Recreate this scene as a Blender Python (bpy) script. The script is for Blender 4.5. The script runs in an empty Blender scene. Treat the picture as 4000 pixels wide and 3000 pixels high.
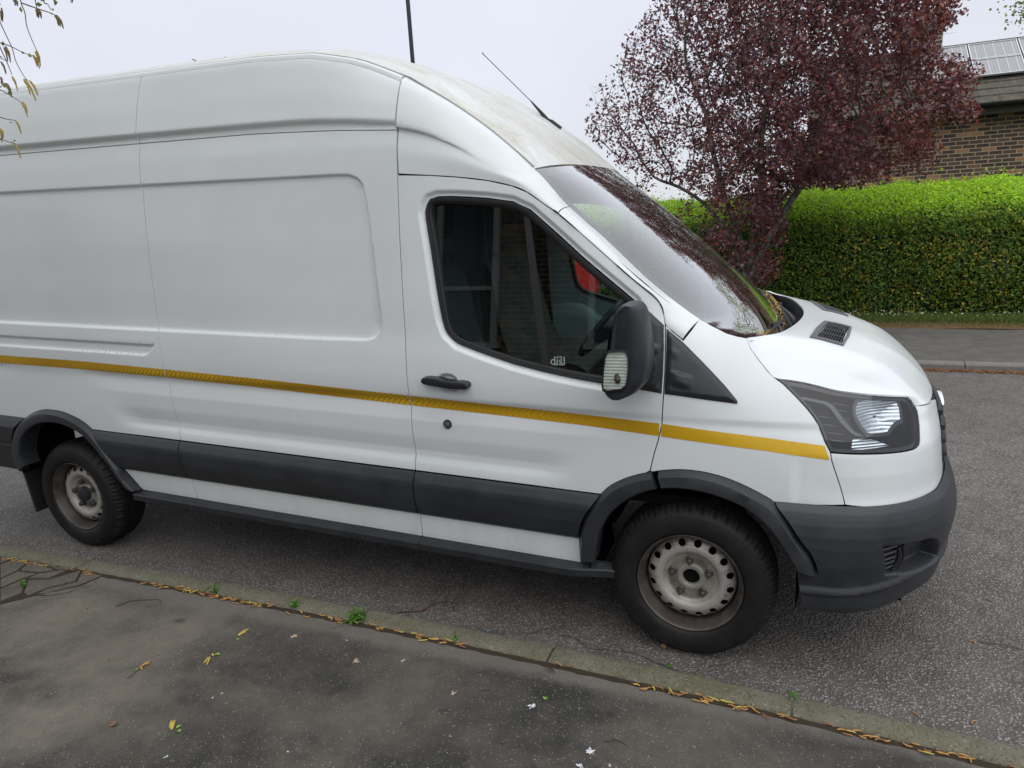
import bpy, math, random
import numpy as np
from mathutils import Vector, Matrix
from mathutils.geometry import delaunay_2d_cdt
random.seed(7); rng = np.random.default_rng(7)
SC = bpy.context.scene
COL = SC.collection
R = math.radians

# ------------------------------------------------------------------ camera
F = 2763.98                                   # focal length for a 4000 px wide frame
CAM = np.array([0.4156776, -3.7459502, 1.8772937])
_yaw, _pit, _rol = -0.4015926, -0.2296527, -0.0576175
_f = np.array([math.sin(_yaw)*math.cos(_pit), math.cos(_yaw)*math.cos(_pit), math.sin(_pit)])
_r = np.array([math.cos(_yaw), -math.sin(_yaw), 0.0]); _u = np.cross(_r, _f)
_r, _u = _r*math.cos(_rol)+_u*math.sin(_rol), -_r*math.sin(_rol)+_u*math.cos(_rol)
cam = bpy.data.cameras.new('camera'); cam.sensor_width = 36; cam.lens = F/4000*36
cam.clip_start = 0.05; cam.clip_end = 2000
camo = bpy.data.objects.new('camera', cam); COL.objects.link(camo)
camo.matrix_world = Matrix(((_r[0], _u[0], -_f[0], CAM[0]), (_r[1], _u[1], -_f[1], CAM[1]), (_r[2], _u[2], -_f[2], CAM[2]), (0, 0, 0, 1)))
SC.camera = camo

# ------------------------------------------------------------------ light: overcast spring sky
w = bpy.data.worlds.new('World'); SC.world = w; w.use_nodes = True
nt = w.node_tree; nt.nodes.clear()
N = nt.nodes.new; LK = nt.links.new
out = N('ShaderNodeOutputWorld'); bg = N('ShaderNodeBackground')
sky = N('ShaderNodeTexSky'); sky.sky_type = 'NISHITA'; sky.sun_disc = False
SUN_EL, SUN_AZ = R(52), R(140)
sky.sun_elevation = SUN_EL; sky.sun_rotation = SUN_AZ
tc = N('ShaderNodeTexCoord'); sep = N('ShaderNodeSeparateXYZ'); LK(tc.outputs['Generated'], sep.inputs[0])
ramp = N('ShaderNodeValToRGB'); LK(sep.outputs[2], ramp.inputs[0])
el = ramp.color_ramp.elements
el[0].position = 0.0; el[0].color = (8.6, 8.85, 9.6, 1)
el[1].position = 0.9; el[1].color = (14.5, 14.9, 15.8, 1)
e2 = el.new(0.35); e2.color = (9.0, 9.35, 10.5, 1)
noi = N('ShaderNodeTexNoise'); noi.inputs['Scale'].default_value = 2.2; noi.inputs['Detail'].default_value = 3
LK(tc.outputs['Generated'], noi.inputs['Vector'])
mr = N('ShaderNodeMapRange'); mr.inputs[1].default_value = .3; mr.inputs[2].default_value = .7; mr.inputs[3].default_value = .93; mr.inputs[4].default_value = 1.05
LK(noi.outputs[0], mr.inputs[0])
mul = N('ShaderNodeVectorMath'); mul.operation = 'SCALE'; LK(ramp.outputs[0], mul.inputs[0]); LK(mr.outputs[0], mul.inputs['Scale'])
mx = N('ShaderNodeMix'); mx.data_type = 'RGBA'; mx.inputs[0].default_value = 0.92
LK(sky.outputs[0], mx.inputs[6]); LK(mul.outputs[0], mx.inputs[7])
LK(mx.outputs[2], bg.inputs[0]); bg.inputs[1].default_value = 0.085; LK(bg.outputs[0], out.inputs[0])
sun = bpy.data.lights.new('sun', 'SUN'); sun.energy = 0.9; sun.angle = R(75); sun.color = (1, .97, .92)
suno = bpy.data.objects.new('sun', sun); COL.objects.link(suno)
sd = Vector((math.sin(SUN_AZ)*math.cos(SUN_EL), math.cos(SUN_AZ)*math.cos(SUN_EL), math.sin(SUN_EL)))
suno.rotation_euler = sd.to_track_quat('Z', 'Y').to_euler()
SC.view_settings.view_transform = 'Standard'; SC.view_settings.look = 'None'
SC.view_settings.gamma = 1; SC.view_settings.exposure = 0.17

# ------------------------------------------------------------------ helpers
def tag(o, label=None, cat=None, group=None, kind=None):
    if label: o['label'] = label
    if cat: o['category'] = cat
    if group: o['group'] = group
    if kind: o['kind'] = kind
    return o
def empty(name, loc=(0, 0, 0), rz=0):
    o = bpy.data.objects.new(name, None); COL.objects.link(o); o.location = loc; o.rotation_euler = (0, 0, rz); o.empty_display_size = .1
    return o
def meshobj(name, verts, faces, mat=None, parent=None, smooth=True, sharp=None):
    me = bpy.data.meshes.new(name)
    me.from_pydata([tuple(map(float, v)) for v in verts], [], [tuple(map(int, f)) for f in faces]); me.update()
    if mat:
        for m in (mat if isinstance(mat, (list, tuple)) else [mat]): me.materials.append(m)
    if smooth: me.polygons.foreach_set('use_smooth', [True]*len(me.polygons))
    if sharp is not None and smooth: me.set_sharp_from_angle(angle=R(sharp))
    o = bpy.data.objects.new(name, me); COL.objects.link(o)
    if parent: o.parent = parent
    return o
class MB:
    def __init__(s): s.v = []; s.f = []; s.mi = []
    def add(s, vs, fs, mi=0):
        n = len(s.v); s.v += [tuple(map(float, v)) for v in vs]; s.f += [tuple(int(i)+n for i in f) for f in fs]; s.mi += [mi]*len(fs)
    def box(s, c, d, rz=0, ry=0, rx=0, mi=0, bev=0):
        hx, hy, hz = d[0]/2, d[1]/2, d[2]/2
        if bev <= 0:
            vs = [(x, y, z) for x in (-hx, hx) for y in (-hy, hy) for z in (-hz, hz)]
            fs = [(0, 1, 3, 2), (4, 6, 7, 5), (0, 4, 5, 1), (2, 3, 7, 6), (0, 2, 6, 4), (1, 5, 7, 3)]
        else:
            b = min(bev, hx*.9, hy*.9, hz*.9); vs = []; fs = []
            import itertools
            idx = {}
            for sx, sy, sz in itertools.product((-1, 1), repeat=3):
                for a in range(3):
                    p = [sx*(hx-b), sy*(hy-b), sz*(hz-b)]; p[a] += (sx, sy, sz)[a]*b
                    idx[(sx, sy, sz, a)] = len(vs); vs.append(tuple(p))
            for a in range(3):
                o1, o2 = [k for k in range(3) if k != a]
                for sg in (-1, 1):
                    q = []
                    for s1, s2 in ((-1, -1), (1, -1), (1, 1), (-1, 1)):
                        sgn = [0, 0, 0]; sgn[a] = sg; sgn[o1] = s1; sgn[o2] = s2; q.append(idx[(*sgn, a)])
                    fs.append(q)
            for a in range(3):
                o1, o2 = [k for k in range(3) if k != a]
                for s1 in (-1, 1):
                    for s2 in (-1, 1):
                        q = []
                        for sa, ax in ((-1, o1), (1, o1), (1, o2), (-1, o2)):
                            sgn = [0, 0, 0]; sgn[a] = sa; sgn[o1] = s1; sgn[o2] = s2; q.append(idx[(*sgn, ax)])
                        fs.append(q)
            for sx, sy, sz in itertools.product((-1, 1), repeat=3):
                fs.append([idx[(sx, sy, sz, a)] for a in range(3)])
        M = Matrix.Rotation(rz, 3, 'Z') @ Matrix.Rotation(ry, 3, 'Y') @ Matrix.Rotation(rx, 3, 'X')
        vs = [tuple(M @ Vector(v) + Vector(c)) for v in vs]
        s.add(vs, fs, mi)
    def tube(s, pts, r, n=8, caps=True, mi=0):
        pts = [np.array(p, float) for p in pts]; rs = r if hasattr(r, '__len__') else [r]*len(pts)
        vs = []; up = None
        for i, p in enumerate(pts):
            t = pts[min(i+1, len(pts)-1)]-pts[max(i-1, 0)]; t = t/(np.linalg.norm(t)+1e-12)
            if up is None: up = np.array([0, 0, 1.]) if abs(t[2]) < .9 else np.array([1., 0, 0])
            a = np.cross(t, up); a /= np.linalg.norm(a)+1e-12; b = np.cross(a, t); up = b
            for k in range(n):
                th = 2*math.pi*k/n; vs.append(p+rs[i]*(math.cos(th)*a+math.sin(th)*b))
        fs = [(i*n+k, i*n+(k+1) % n, (i+1)*n+(k+1) % n, (i+1)*n+k) for i in range(len(pts)-1) for k in range(n)]
        if caps: fs += [tuple(range(n))[::-1], tuple((len(pts)-1)*n+k for k in range(n))]
        s.add(vs, fs, mi)
    def grid(s, P, mi=0, closeu=False, flip=False):
        P = np.asarray(P, float); a, b = P.shape[:2]
        fs = []
        for i in range(a-1):
            for j in range(b if closeu else b-1):
                q = (i*b+j, i*b+(j+1) % b, (i+1)*b+(j+1) % b, (i+1)*b+j); fs.append(q[::-1] if flip else q)
        s.add(P.reshape(-1, 3), fs, mi)
    def build(s, name, mat, parent=None, smooth=True, sharp=35):
        o = meshobj(name, s.v, s.f, mat, parent, smooth, sharp)
        if any(s.mi): o.data.polygons.foreach_set('material_index', s.mi)
        return o
def lathe(prof, n=48, axis='y'):
    """prof: list of (radius, offset along axis)"""
    P = []
    for r, o in prof:
        row = []
        for k in range(n):
            th = 2*math.pi*k/n
            row.append((r*math.cos(th), o, r*math.sin(th)) if axis == 'y' else (r*math.cos(th), r*math.sin(th), o))
        P.append(row)
    return np.array(P)

# ---- materials
def newmat(name):
    m = bpy.data.materials.new(name); m.use_nodes = True
    nt = m.node_tree; b = nt.nodes['Principled BSDF']; return m, nt, b
def noise(nt, scale, detail=3, rough=.5, vec=None, dist=0):
    n = nt.nodes.new('ShaderNodeTexNoise'); n.inputs['Scale'].default_value = scale; n.inputs['Detail'].default_value = detail
    n.inputs['Roughness'].default_value = rough; n.inputs['Distortion'].default_value = dist
    if vec is None: vec = coord(nt)
    nt.links.new(vec, n.inputs['Vector']); return n.outputs[0]
def coord(nt, scale=None, kind='Object'):
    t = nt.nodes.new('ShaderNodeTexCoord')
    if scale is None: return t.outputs[kind]
    m = nt.nodes.new('ShaderNodeMapping'); m.inputs['Scale'].default_value = scale; nt.links.new(t.outputs[kind], m.inputs['Vector']); return m.outputs[0]
def rampn(nt, fac, stops, interp='LINEAR'):
    r = nt.nodes.new('ShaderNodeValToRGB'); r.color_ramp.interpolation = interp; e = r.color_ramp.elements
    while len(e) > 1: e.remove(e[-1])
    e[0].position = stops[0][0]; e[0].color = (*stops[0][1], 1)
    for p, c in stops[1:]:
        k = e.new(p); k.color = (*c, 1)
    nt.links.new(fac, r.inputs[0]); return r.outputs[0]
def mixc(nt, fac, a, b, mode='MIX'):
    m = nt.nodes.new('ShaderNodeMix'); m.data_type = 'RGBA'; m.blend_type = mode
    for s, v in ((0, fac), (6, a), (7, b)):
        if isinstance(v, (int, float)): m.inputs[s].default_value = v
        elif isinstance(v, tuple): m.inputs[s].default_value = (*v, 1) if len(v) == 3 else v
        else: nt.links.new(v, m.inputs[s])
    return m.outputs[2]
def maprange(nt, v, a, b, c=0., d=1.):
    m = nt.nodes.new('ShaderNodeMapRange')
    for i, x in zip((1, 2, 3, 4), (a, b, c, d)): m.inputs[i].default_value = x
    nt.links.new(v, m.inputs[0]); return m.outputs[0]
def mathn(nt, op, a, b=None):
    m = nt.nodes.new('ShaderNodeMath'); m.operation = op
    for i, v in enumerate((a, b)):
        if v is None: continue
        if isinstance(v, (int, float)): m.inputs[i].default_value = v
        else: nt.links.new(v, m.inputs[i])
    return m.outputs[0]
def bump(nt, b, h, strength=.3, dist=.01):
    n = nt.nodes.new('ShaderNodeBump'); n.inputs['Strength'].default_value = strength; n.inputs['Distance'].default_value = dist
    nt.links.new(h, n.inputs['Height']); nt.links.new(n.outputs[0], b.inputs['Normal']); return n
def simple(name, col, rough=.5, metal=0., spec=.5, coat=0., var=0., vs=8):
    m, nt, b = newmat(name)
    b.inputs['Base Color'].default_value = (*col, 1); b.inputs['Roughness'].default_value = rough; b.inputs['Metallic'].default_value = metal
    b.inputs['Specular IOR Level'].default_value = spec; b.inputs['Coat Weight'].default_value = coat; b.inputs['Coat Roughness'].default_value = .04
    n = noise(nt, vs, 4)
    k = var if var else .08
    nt.links.new(mixc(nt, n, tuple(c*(1-k) for c in col), tuple(min(1, c*(1+k)) for c in col)), b.inputs['Base Color'])
    return m
# white van paint: coat, faint road film, rising from the sills, speckles
def paint_mat(name, roof=False):
    m, nt, b = newmat(name)
    n1 = noise(nt, 1.3, 5, .6); n2 = noise(nt, 9, 4, .6, coord(nt, (1, 1, .25)))
    base = mixc(nt, maprange(nt, n1, .3, .72), (.79, .825, .83), (.72, .757, .755))
    g = nt.nodes.new('ShaderNodeSeparateXYZ'); nt.links.new(coord(nt), g.inputs[0])
    low = maprange(nt, g.outputs[2], .85, .35, 0, .22)
    dirt = mathn(nt, 'MULTIPLY', low, maprange(nt, n2, .35, .7))
    base = mixc(nt, dirt, base, (.42, .40, .34))
    if roof:
        st = noise(nt, 3.5, 6, .7, coord(nt, (.6, 2.2, 1)), .8)
        sp = noise(nt, 60, 3, .6)
        d = mathn(nt, 'MULTIPLY', maprange(nt, st, .34, .64, .15, 1.), maprange(nt, sp, .3, .6, .6, 1))
        base = mixc(nt, d, base, (.50, .465, .36))
    b.inputs['Roughness'].default_value = .35
    v = nt.nodes.new('ShaderNodeTexVoronoi'); v.inputs['Scale'].default_value = 9; v.inputs['Randomness'].default_value = 1; nt.links.new(coord(nt), v.inputs['Vector'])
    n3 = noise(nt, 3, 2)
    spot = mathn(nt, 'MULTIPLY', mathn(nt, 'LESS_THAN', v.outputs['Distance'], .016), mathn(nt, 'GREATER_THAN', n3, .5))
    base = mixc(nt, mathn(nt, 'MULTIPLY', spot, .75), base, (.10, .08, .06))
    nt.links.new(base, b.inputs['Base Color'])
    b.inputs['Coat Weight'].default_value = .55 if not roof else .15
    nt.links.new(maprange(nt, n1, .3, .7, .05, .16), b.inputs['Coat Roughness'])
    b.inputs['Specular IOR Level'].default_value = .45
    bump(nt, b, noise(nt, 2.2, 2), .05, .01)
    return m
M = {}
M['paint'] = paint_mat('white_paint'); M['roofpaint'] = paint_mat('dirty_white_paint', True)
def plastic(name, col=(.022, .024, .028), rough=.40):
    m, nt, b = newmat(name)
    n = noise(nt, 6, 5, .6); n2 = noise(nt, 400, 2)
    c = mixc(nt, maprange(nt, n, .35, .75), col, tuple(min(1, x*1.55+.004) for x in col))
    nt.links.new(c, b.inputs['Base Color'])
    nt.links.new(maprange(nt, n, .3, .7, rough-.06, rough+.12), b.inputs['Roughness'])
    bump(nt, b, n2, .12, .001); return m
M['plastic'] = plastic('dark_grey_plastic'); M['plastic2'] = plastic('black_plastic', (.016, .017, .02), .36)
M['rubber'] = simple('black_rubber', (.012, .012, .014), .55)
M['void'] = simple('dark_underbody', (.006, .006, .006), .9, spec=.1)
M['cloth'] = simple('grey_seat_cover', (.035, .04, .04), .9, var=.35, vs=12)
M['trim'] = simple('grey_cab_trim', (.16, .21, .22), .6)
M['dash'] = simple('dark_cab_trim', (.05, .06, .065), .55)
M['chrome'] = simple('chrome', (.8, .82, .85), .12, 1.)
M['bolt'] = simple('weathered_steel', (.09, .08, .075), .5, .6, var=.4, vs=60)
M['black_gloss'] = simple('gloss_black', (.008, .008, .009), .12)
def glass(name, tint, refl=1.0, rough=0.0):
    m = bpy.data.materials.new(name); m.use_nodes = True; nt = m.node_tree; nt.nodes.clear()
    o = nt.nodes.new('ShaderNodeOutputMaterial'); tr = nt.nodes.new('ShaderNodeBsdfTransparent'); gl = nt.nodes.new('ShaderNodeBsdfGlossy')
    ge = nt.nodes.new('ShaderNodeNewGeometry'); dt = nt.nodes.new('ShaderNodeVectorMath'); dt.operation = 'DOT_PRODUCT'; nt.links.new(ge.outputs['Normal'], dt.inputs[0]); nt.links.new(ge.outputs['Incoming'], dt.inputs[1])
    fres = mathn(nt, 'ADD', mathn(nt, 'MULTIPLY', mathn(nt, 'POWER', mathn(nt, 'SUBTRACT', 1., mathn(nt, 'ABSOLUTE', dt.outputs['Value'])), 5.), .96), .045)
    mx = nt.nodes.new('ShaderNodeMixShader'); tr.inputs[0].default_value = (*tint, 1); gl.inputs['Roughness'].default_value = rough
    f = mathn(nt, 'MULTIPLY', fres, refl); f = mathn(nt, 'MINIMUM', f, 1.)
    nt.links.new(f, mx.inputs[0]); nt.links.new(tr.outputs[0], mx.inputs[1]); nt.links.new(gl.outputs[0], mx.inputs[2])
    nt.links.new(mx.outputs[0], o.inputs[0]); return m, nt, mx, o
M['glass'] = glass('tinted_glass', (.66, .78, .74), 1.6)[0]
M['lens'] = glass('clear_lens', (.92, .95, .97), 1.5)[0]
def ws_glass():
    m, nt, mx, o = glass('windscreen_glass', (.80, .88, .84), 4.6, .015)
    d = nt.nodes.new('ShaderNodeBsdfDiffuse'); d.inputs[0].default_value = (.22, .24, .15, 1)
    g = nt.nodes.new('ShaderNodeSeparateXYZ'); nt.links.new(coord(nt), g.inputs[0])
    n = noise(nt, 22, 6, .7); n2 = noise(nt, 2.0, 3)
    ydirt = maprange(nt, g.outputs[1], -.3, .7, .05, .5)
    f = mathn(nt, 'MULTIPLY', mathn(nt, 'MULTIPLY', maprange(nt, n, .35, .75), ydirt), maprange(nt, n2, .3, .6, .6, 1.2))
    v = nt.nodes.new('ShaderNodeTexVoronoi'); v.inputs['Scale'].default_value = 26; nt.links.new(coord(nt), v.inputs['Vector'])
    f = mathn(nt, 'MAXIMUM', f, mathn(nt, 'MULTIPLY', mathn(nt, 'LESS_THAN', v.outputs['Distance'], .085), mathn(nt, 'GREATER_THAN', noise(nt, 6, 2), .52)))
    m2 = nt.nodes.new('ShaderNodeMixShader'); nt.links.new(f, m2.inputs[0]); nt.links.new(mx.outputs[0], m2.inputs[1]); nt.links.new(d.outputs[0], m2.inputs[2]); nt.links.new(m2.outputs[0], o.inputs[0])
    return m
M['wsglass'] = ws_glass()

# ------------------------------------------------------------------ numeric tools
def ray(px, py): return _f+(px-2000)/F*_r-(py-1500)/F*_u
RK = 0.0307                                   # the empty van sits tail-high
def on_y(px, py, Y):                          # point on the vertical plane y = Y, in body coordinates (x, y, height)
    d = ray(px, py); t = (Y-CAM[1])/d[1]; P = CAM+t*d; return np.array([P[0], P[1], P[2]+RK*P[0]])
def on_z(px, py, Z):
    d = ray(px, py); t = (Z-CAM[2])/d[2]; return CAM+t*d
def on_yw(px, py, Y):
    d = ray(px, py); t = (Y-CAM[1])/d[1]; return CAM+t*d
def B2W(P):
    P = np.array(P, float); Q = P.copy(); Q[..., 2] = P[..., 2]-RK*P[..., 0]; return Q
def lin(x, xs, ys): return np.interp(x, xs, ys)
def sstep(a, b, x):
    t = np.clip((x-a)/(b-a), 0, 1); return t*t*(3-2*t)
def catmull(P, n):
    P = np.asarray(P, float); out = []
    for i in range(len(P)-1):
        p0 = P[max(i-1, 0)]; p1 = P[i]; p2 = P[i+1]; p3 = P[min(i+2, len(P)-1)]
        if i == 0: p0 = 2*p1-p2
        if i == len(P)-2: p3 = 2*p2-p1
        for k in range(n):
            t = k/n; out.append(.5*((2*p1)+(-p0+p2)*t+(2*p0-5*p1+4*p2-p3)*t*t+(-p0+3*p1-3*p2+p3)*t**3))
    out.append(P[-1]); return np.array(out)
def resample(P, step, closed=False):
    P = np.asarray(P, float)
    if closed: P = np.vstack([P, P[:1]])
    out = []
    for a, b in zip(P[:-1], P[1:]):
        L = np.linalg.norm(b-a); n = max(1, int(math.ceil(L/step)))
        for k in range(n): out.append(a+(b-a)*k/n)
    if not closed: out.append(P[-1])
    return np.array(out)
def inside(P, poly):
    x, y = P[:, 0], P[:, 1]; c = np.zeros(len(P), bool); n = len(poly)
    for i in range(n):
        x1, y1 = poly[i]; x2, y2 = poly[(i+1) % n]
        if y1 == y2: continue
        k = ((y1 > y) != (y2 > y)) & (x < (x2-x1)*(y-y1)/(y2-y1)+x1); c ^= k
    return c
def dist_poly(P, poly, closed=True):
    P = np.asarray(P, float); best = np.full(len(P), 1e9); n = len(poly)
    for i in range(n if closed else n-1):
        a = np.asarray(poly[i]); b = np.asarray(poly[(i+1) % n]); d = b-a; L = d@d
        t = np.clip(((P-a)@d)/(L+1e-15), 0, 1); q = a+t[:, None]*d
        best = np.minimum(best, np.hypot(*(P-q).T))
    return best
def area(p): p = np.asarray(p); x, y = p.T; return .5*np.sum(x*np.roll(y, -1)-np.roll(x, -1)*y)
def offset(poly, d):
    """inset (d>0) a closed polygon"""
    p = np.asarray(poly, float); s = 1 if area(p) > 0 else -1
    keep = [i for i in range(len(p)) if np.linalg.norm(p[i]-p[i-1]) > 1e-6]; p = p[keep]
    a = p-np.roll(p, 1, 0); b = np.roll(p, -1, 0)-p
    na = np.stack([-a[:, 1], a[:, 0]], 1)/np.linalg.norm(a, axis=1)[:, None]; nb = np.stack([-b[:, 1], b[:, 0]], 1)/np.linalg.norm(b, axis=1)[:, None]
    m = na+nb; m /= np.maximum(np.linalg.norm(m, axis=1)[:, None], 1e-6)
    k = 1/np.maximum((m*na).sum(1), .35); return p+s*d*m*k[:, None]

# ------------------------------------------------------------------ body side as one master surface S(u, v)
def rr_path(c): return c
U0, U1, DU = -5.2, 1.95, .01
V0, V1, DV = .2, 2.75, .005
US = np.arange(U0, U1+1e-9, DU); VS = np.arange(V0, V1+1e-9, DV)
cargo = [(.2, .88), (.28, .95), (.335, .984), (.42, .991), (.47, .994), (.56, 1.002), (.70, 1.006), (.76, 1.005), (.95, 1.003), (1.03, .999), (1.075, 1.012), (1.15, 1.015), (1.25, 1.009), (1.35, .996), (1.5, .991), (1.75, .973), (1.98, .948), (2.08, .936), (2.185, .921), (2.28, .899), (2.30, .898), (2.322, .916), (2.44, .888), (2.52, .862), (2.612, .83), (2.75, .70)]
st = {-5.2: cargo, -1.27: [(v, y) for v, y in cargo if v < 2.1]+[(2.185, .905), (2.25, .888), (2.262, .884), (2.285, .893), (2.36, .876), (2.453, .835), (2.6, .74)],
      -.7: [(v, y) for v, y in cargo if v < 1.2]+[(1.25, 1.008), (1.4, .980), (1.6, .957), (1.8, .932), (1.985, .902), (2.08, .884), (2.2, .865), (2.75, .8)],
      -.4: [(v, y) for v, y in cargo if v < 1.2]+[(1.25, 1.002), (1.4, .972), (1.6, .937), (1.745, .902), (1.9, .872), (2.75, .75)],
      -.1: [(v, y) for v, y in cargo if v < 1.0]+[(1.0, 1.002), (1.15, .998), (1.25, .982), (1.35, .962), (1.45, .938), (1.53, .918), (1.7, .87), (2.75, .7)],
      .06: [(v, y) for v, y in cargo if v < .9]+[(1.0, .999), (1.1, .993), (1.2, .974), (1.3, .938), (1.38, .885), (1.416, .84), (1.5, .74)],
      .2: [(v, y-.004) for v, y in cargo if v < .8]+[(.955, .993), (1.1, .978), (1.2, .945), (1.3, .885), (1.365, .833), (1.45, .73)]}
VEX = ([-5.2, -2.07, -1.74, -1.52, -1.43, -1.27, -.7, 2], [2.612, 2.612, 2.596, 2.551, 2.52, 2.453, 2.2, 2.2])
def VE(x): return np.interp(x, *VEX)
st.pop(-1.27)
for _x in list(np.arange(-5.2, -2.1, .5))+list(np.arange(-2.1, -1.26, .06))+[-1.26]:
    _s = (2.612-2.2)/(VE(_x)-2.2)
    st[round(float(_x), 3)] = [(v, y) for v, y in cargo if v <= 2.2]+[(2.2+(v-2.2)/_s, y) for v, y in cargo if v > 2.2]
sx = sorted(st)
Wst = np.array([np.interp(VS, *zip(*st[x])) for x in sx])
cols = {.2: None,
 .76: [(.35, .990), (.5, .975), (.6, .955), (.7, .915), (.79, .845), (.855, .768), (.92, .66), (.965, .5), (.995, .31), (1.01, 0)],
 .955: [(.35, .98), (.5, .955), (.6, .925), (.7, .873), (.788, .82), (.84, .765), (.895, .68), (.94, .52), (.97, .32), (.99, 0)],
 1.1: [(.35, .955), (.5, .915), (.59, .875), (.68, .83), (.765, .77), (.815, .715), (.865, .63), (.913, .48), (.94, .3), (.955, 0)],
 1.2: [(.34, .89), (.5, .865), (.57, .84), (.65, .79), (.73, .73), (.78, .67), (.82, .59), (.87, .45), (.9, .28), (.91, 0)],
 1.3: [(.30, .82), (.44, .79), (.5, .76), (.58, .71), (.66, .65), (.7, .59), (.74, .5), (.79, .39), (.82, .25), (.83, 0)]}
cols[.2] = cols[.76]; cols[1.5] = [(x-.12, y*.9) for x, y in cols[1.3]]; cols[2.75] = cols[1.5]
ck = sorted(cols)
c955 = np.array([(.2, .993)]+cols[.955]); arc = .2+np.concatenate([[0], np.cumsum(np.hypot(*np.diff(c955, axis=0).T))])
UMAX = arc[-1]
CX = np.zeros((len(US), len(VS))); CY = np.zeros_like(CX)
nb = US <= .2
for j, v in enumerate(VS):
    wcol = np.interp(US[nb], sx, Wst[:, j]); CX[nb, j] = US[nb]; CY[nb, j] = wcol
kn = np.concatenate([[.06], arc])
for j, v in enumerate(VS):
    pts = [(.06, Wst[sx.index(.06), j]), (.2, Wst[sx.index(.2), j])]
    for k in range(10):
        pts.append((np.interp(v, ck, [cols[c][k][0] for c in ck]), np.interp(v, ck, [cols[c][k][1] for c in ck])))
    pts = np.array(pts); pts = np.vstack([pts, [pts[-1, 0], -pts[-2, 1]]]); kk = np.append(kn, 2*kn[-1]-kn[-2])
    fine = catmull(pts, 8); fk = np.concatenate([kk[i]+(kk[i+1]-kk[i])*np.arange(8)/8 for i in range(len(kk)-1)]+[[kk[-1]]])
    CX[~nb, j] = np.interp(US[~nb], fk, fine[:, 0]); CY[~nb, j] = np.interp(US[~nb], fk, fine[:, 1])
def smooth(A, ax, sig):
    n = int(3*sig)+1; k = np.exp(-.5*(np.arange(-n, n+1)/sig)**2); k /= k.sum()
    P = np.pad(A, [(n, n) if a == ax else (0, 0) for a in (0, 1)], mode='edge')
    return np.apply_along_axis(lambda r: np.convolve(r, k, 'valid'), ax, P)
def sstep0(a, b, x):
    t = np.clip((x-a)/(b-a), 0, 1); return t*t*(3-2*t)
sm = sstep0(2.24, 2.27, VS)*(1-sstep0(2.37, 2.42, VS))   # keep the roof band crisp
CYs = smooth(CY, 1, 4.0); CY = CYs*(1-sm)+smooth(CY, 1, 1.0)*sm
CY = smooth(CY, 0, 5.0)
CXs = smooth(CX, 0, 3.0); CX = CXs
_mk = (sstep0(.02, .18, US)*(1-sstep0(.85, 1.05, US)))[:, None]*sstep0(1.0, 1.12, VS)[None, :]
for _ in range(2):
    CY = CY*(1-_mk)+smooth(smooth(CY, 0, 9.0), 1, 7.0)*_mk; CX = CX*(1-_mk)+smooth(smooth(CX, 0, 9.0), 1, 7.0)*_mk
def lookup(A, u, v):
    a = np.clip((u-U0)/DU, 0, len(US)-1.001); b = np.clip((v-V0)/DV, 0, len(VS)-1.001)
    i = a.astype(int); j = b.astype(int); p = a-i; q = b-j
    return A[i, j]*(1-p)*(1-q)+A[i+1, j]*p*(1-q)+A[i, j+1]*(1-p)*q+A[i+1, j+1]*p*q
RECESS = []                                    # polygons (u, v) pressed in: (poly, depth, bevel)
AR_F, AR_R = (0.0, .36), (-3.755, .455)        # arch centres in body coordinates
def S(u, v, feat=True):
    u = np.asarray(u, float); v = np.asarray(v, float); sh = u.shape; u = u.ravel(); v = v.ravel()
    x = lookup(CX, u, v); y = lookup(CY, u, v)
    if feat:
        # long scoop between the wheel arches
        sc = np.interp(v, [.72, .745, .775, .80, .84, .87, .95, 1.00, 1.03, 1.045, 1.07], [0, -.004, -.015, -.015, -.006, .000, .004, -.003, -.009, -.009, 0])
        rf = np.hypot(u-AR_F[0], v-AR_F[1]); rr = np.hypot(u-AR_R[0], v-AR_R[1])
        mask = sstep(.60, .80, rf)*sstep(.60, .80, rr)
        front = 1-sstep(.2, .35, u)
        y = y+sc*mask*(front+(1-front)*.6)
        y = y+.006*(1-mask)*np.exp(-((v-.85)/.18)**2)*(u < .4)
        for poly, dep, bev in RECESS:
            mn = np.min(poly, 0)-bev; mxx = np.max(poly, 0)+bev
            k = (u > mn[0]) & (u < mxx[0]) & (v > mn[1]) & (v < mxx[1])
            if not k.any(): continue
            P = np.stack([u[k], v[k]], 1); d = dist_poly(P, poly); d = np.where(inside(P, poly), d, -d)
            y[k] = y[k]-dep*sstep(-bev*.0, bev, d)
    return np.stack([x, -y, v], 1).reshape(*sh, 3)
def SN(u, v, Sf=None, h=.004):
    Sf = Sf or S
    a = Sf(u+h, v)-Sf(u-h, v); b = Sf(u, v+h)-Sf(u, v-h)
    n = np.cross(a, b); return n/np.maximum(np.linalg.norm(n, axis=-1, keepdims=True), 1e-9)
def UV(px, py, Sf=None, g=None, it=14):
    """where the line of sight of a traced feature meets the body side"""
    Sf = Sf or (lambda u, v: S(u, v, False))
    if g is None:
        P = on_y(px, py, -.95); g = (min(P[0], 1.2), P[2])
    x = np.array(g, float); d = ray(px, py)
    def res(x):
        P = B2W(Sf(np.array([x[0]]), np.array([x[1]]))[0]); q = P-CAM; z = q@_f
        return np.array([2000+F*(q@_r)/z-px, 1500-F*(q@_u)/z-py])
    for _ in range(it):
        r0 = res(x); J = np.stack([(res(x+e)-r0)/.002 for e in np.eye(2)*.002], 1)
        try: s = np.linalg.solve(J, r0)
        except Exception: break
        m = np.abs(s).max(); s = s*min(1, .15/max(m, 1e-9)); x = x-s
        if m < 1e-5: break
    return x
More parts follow.
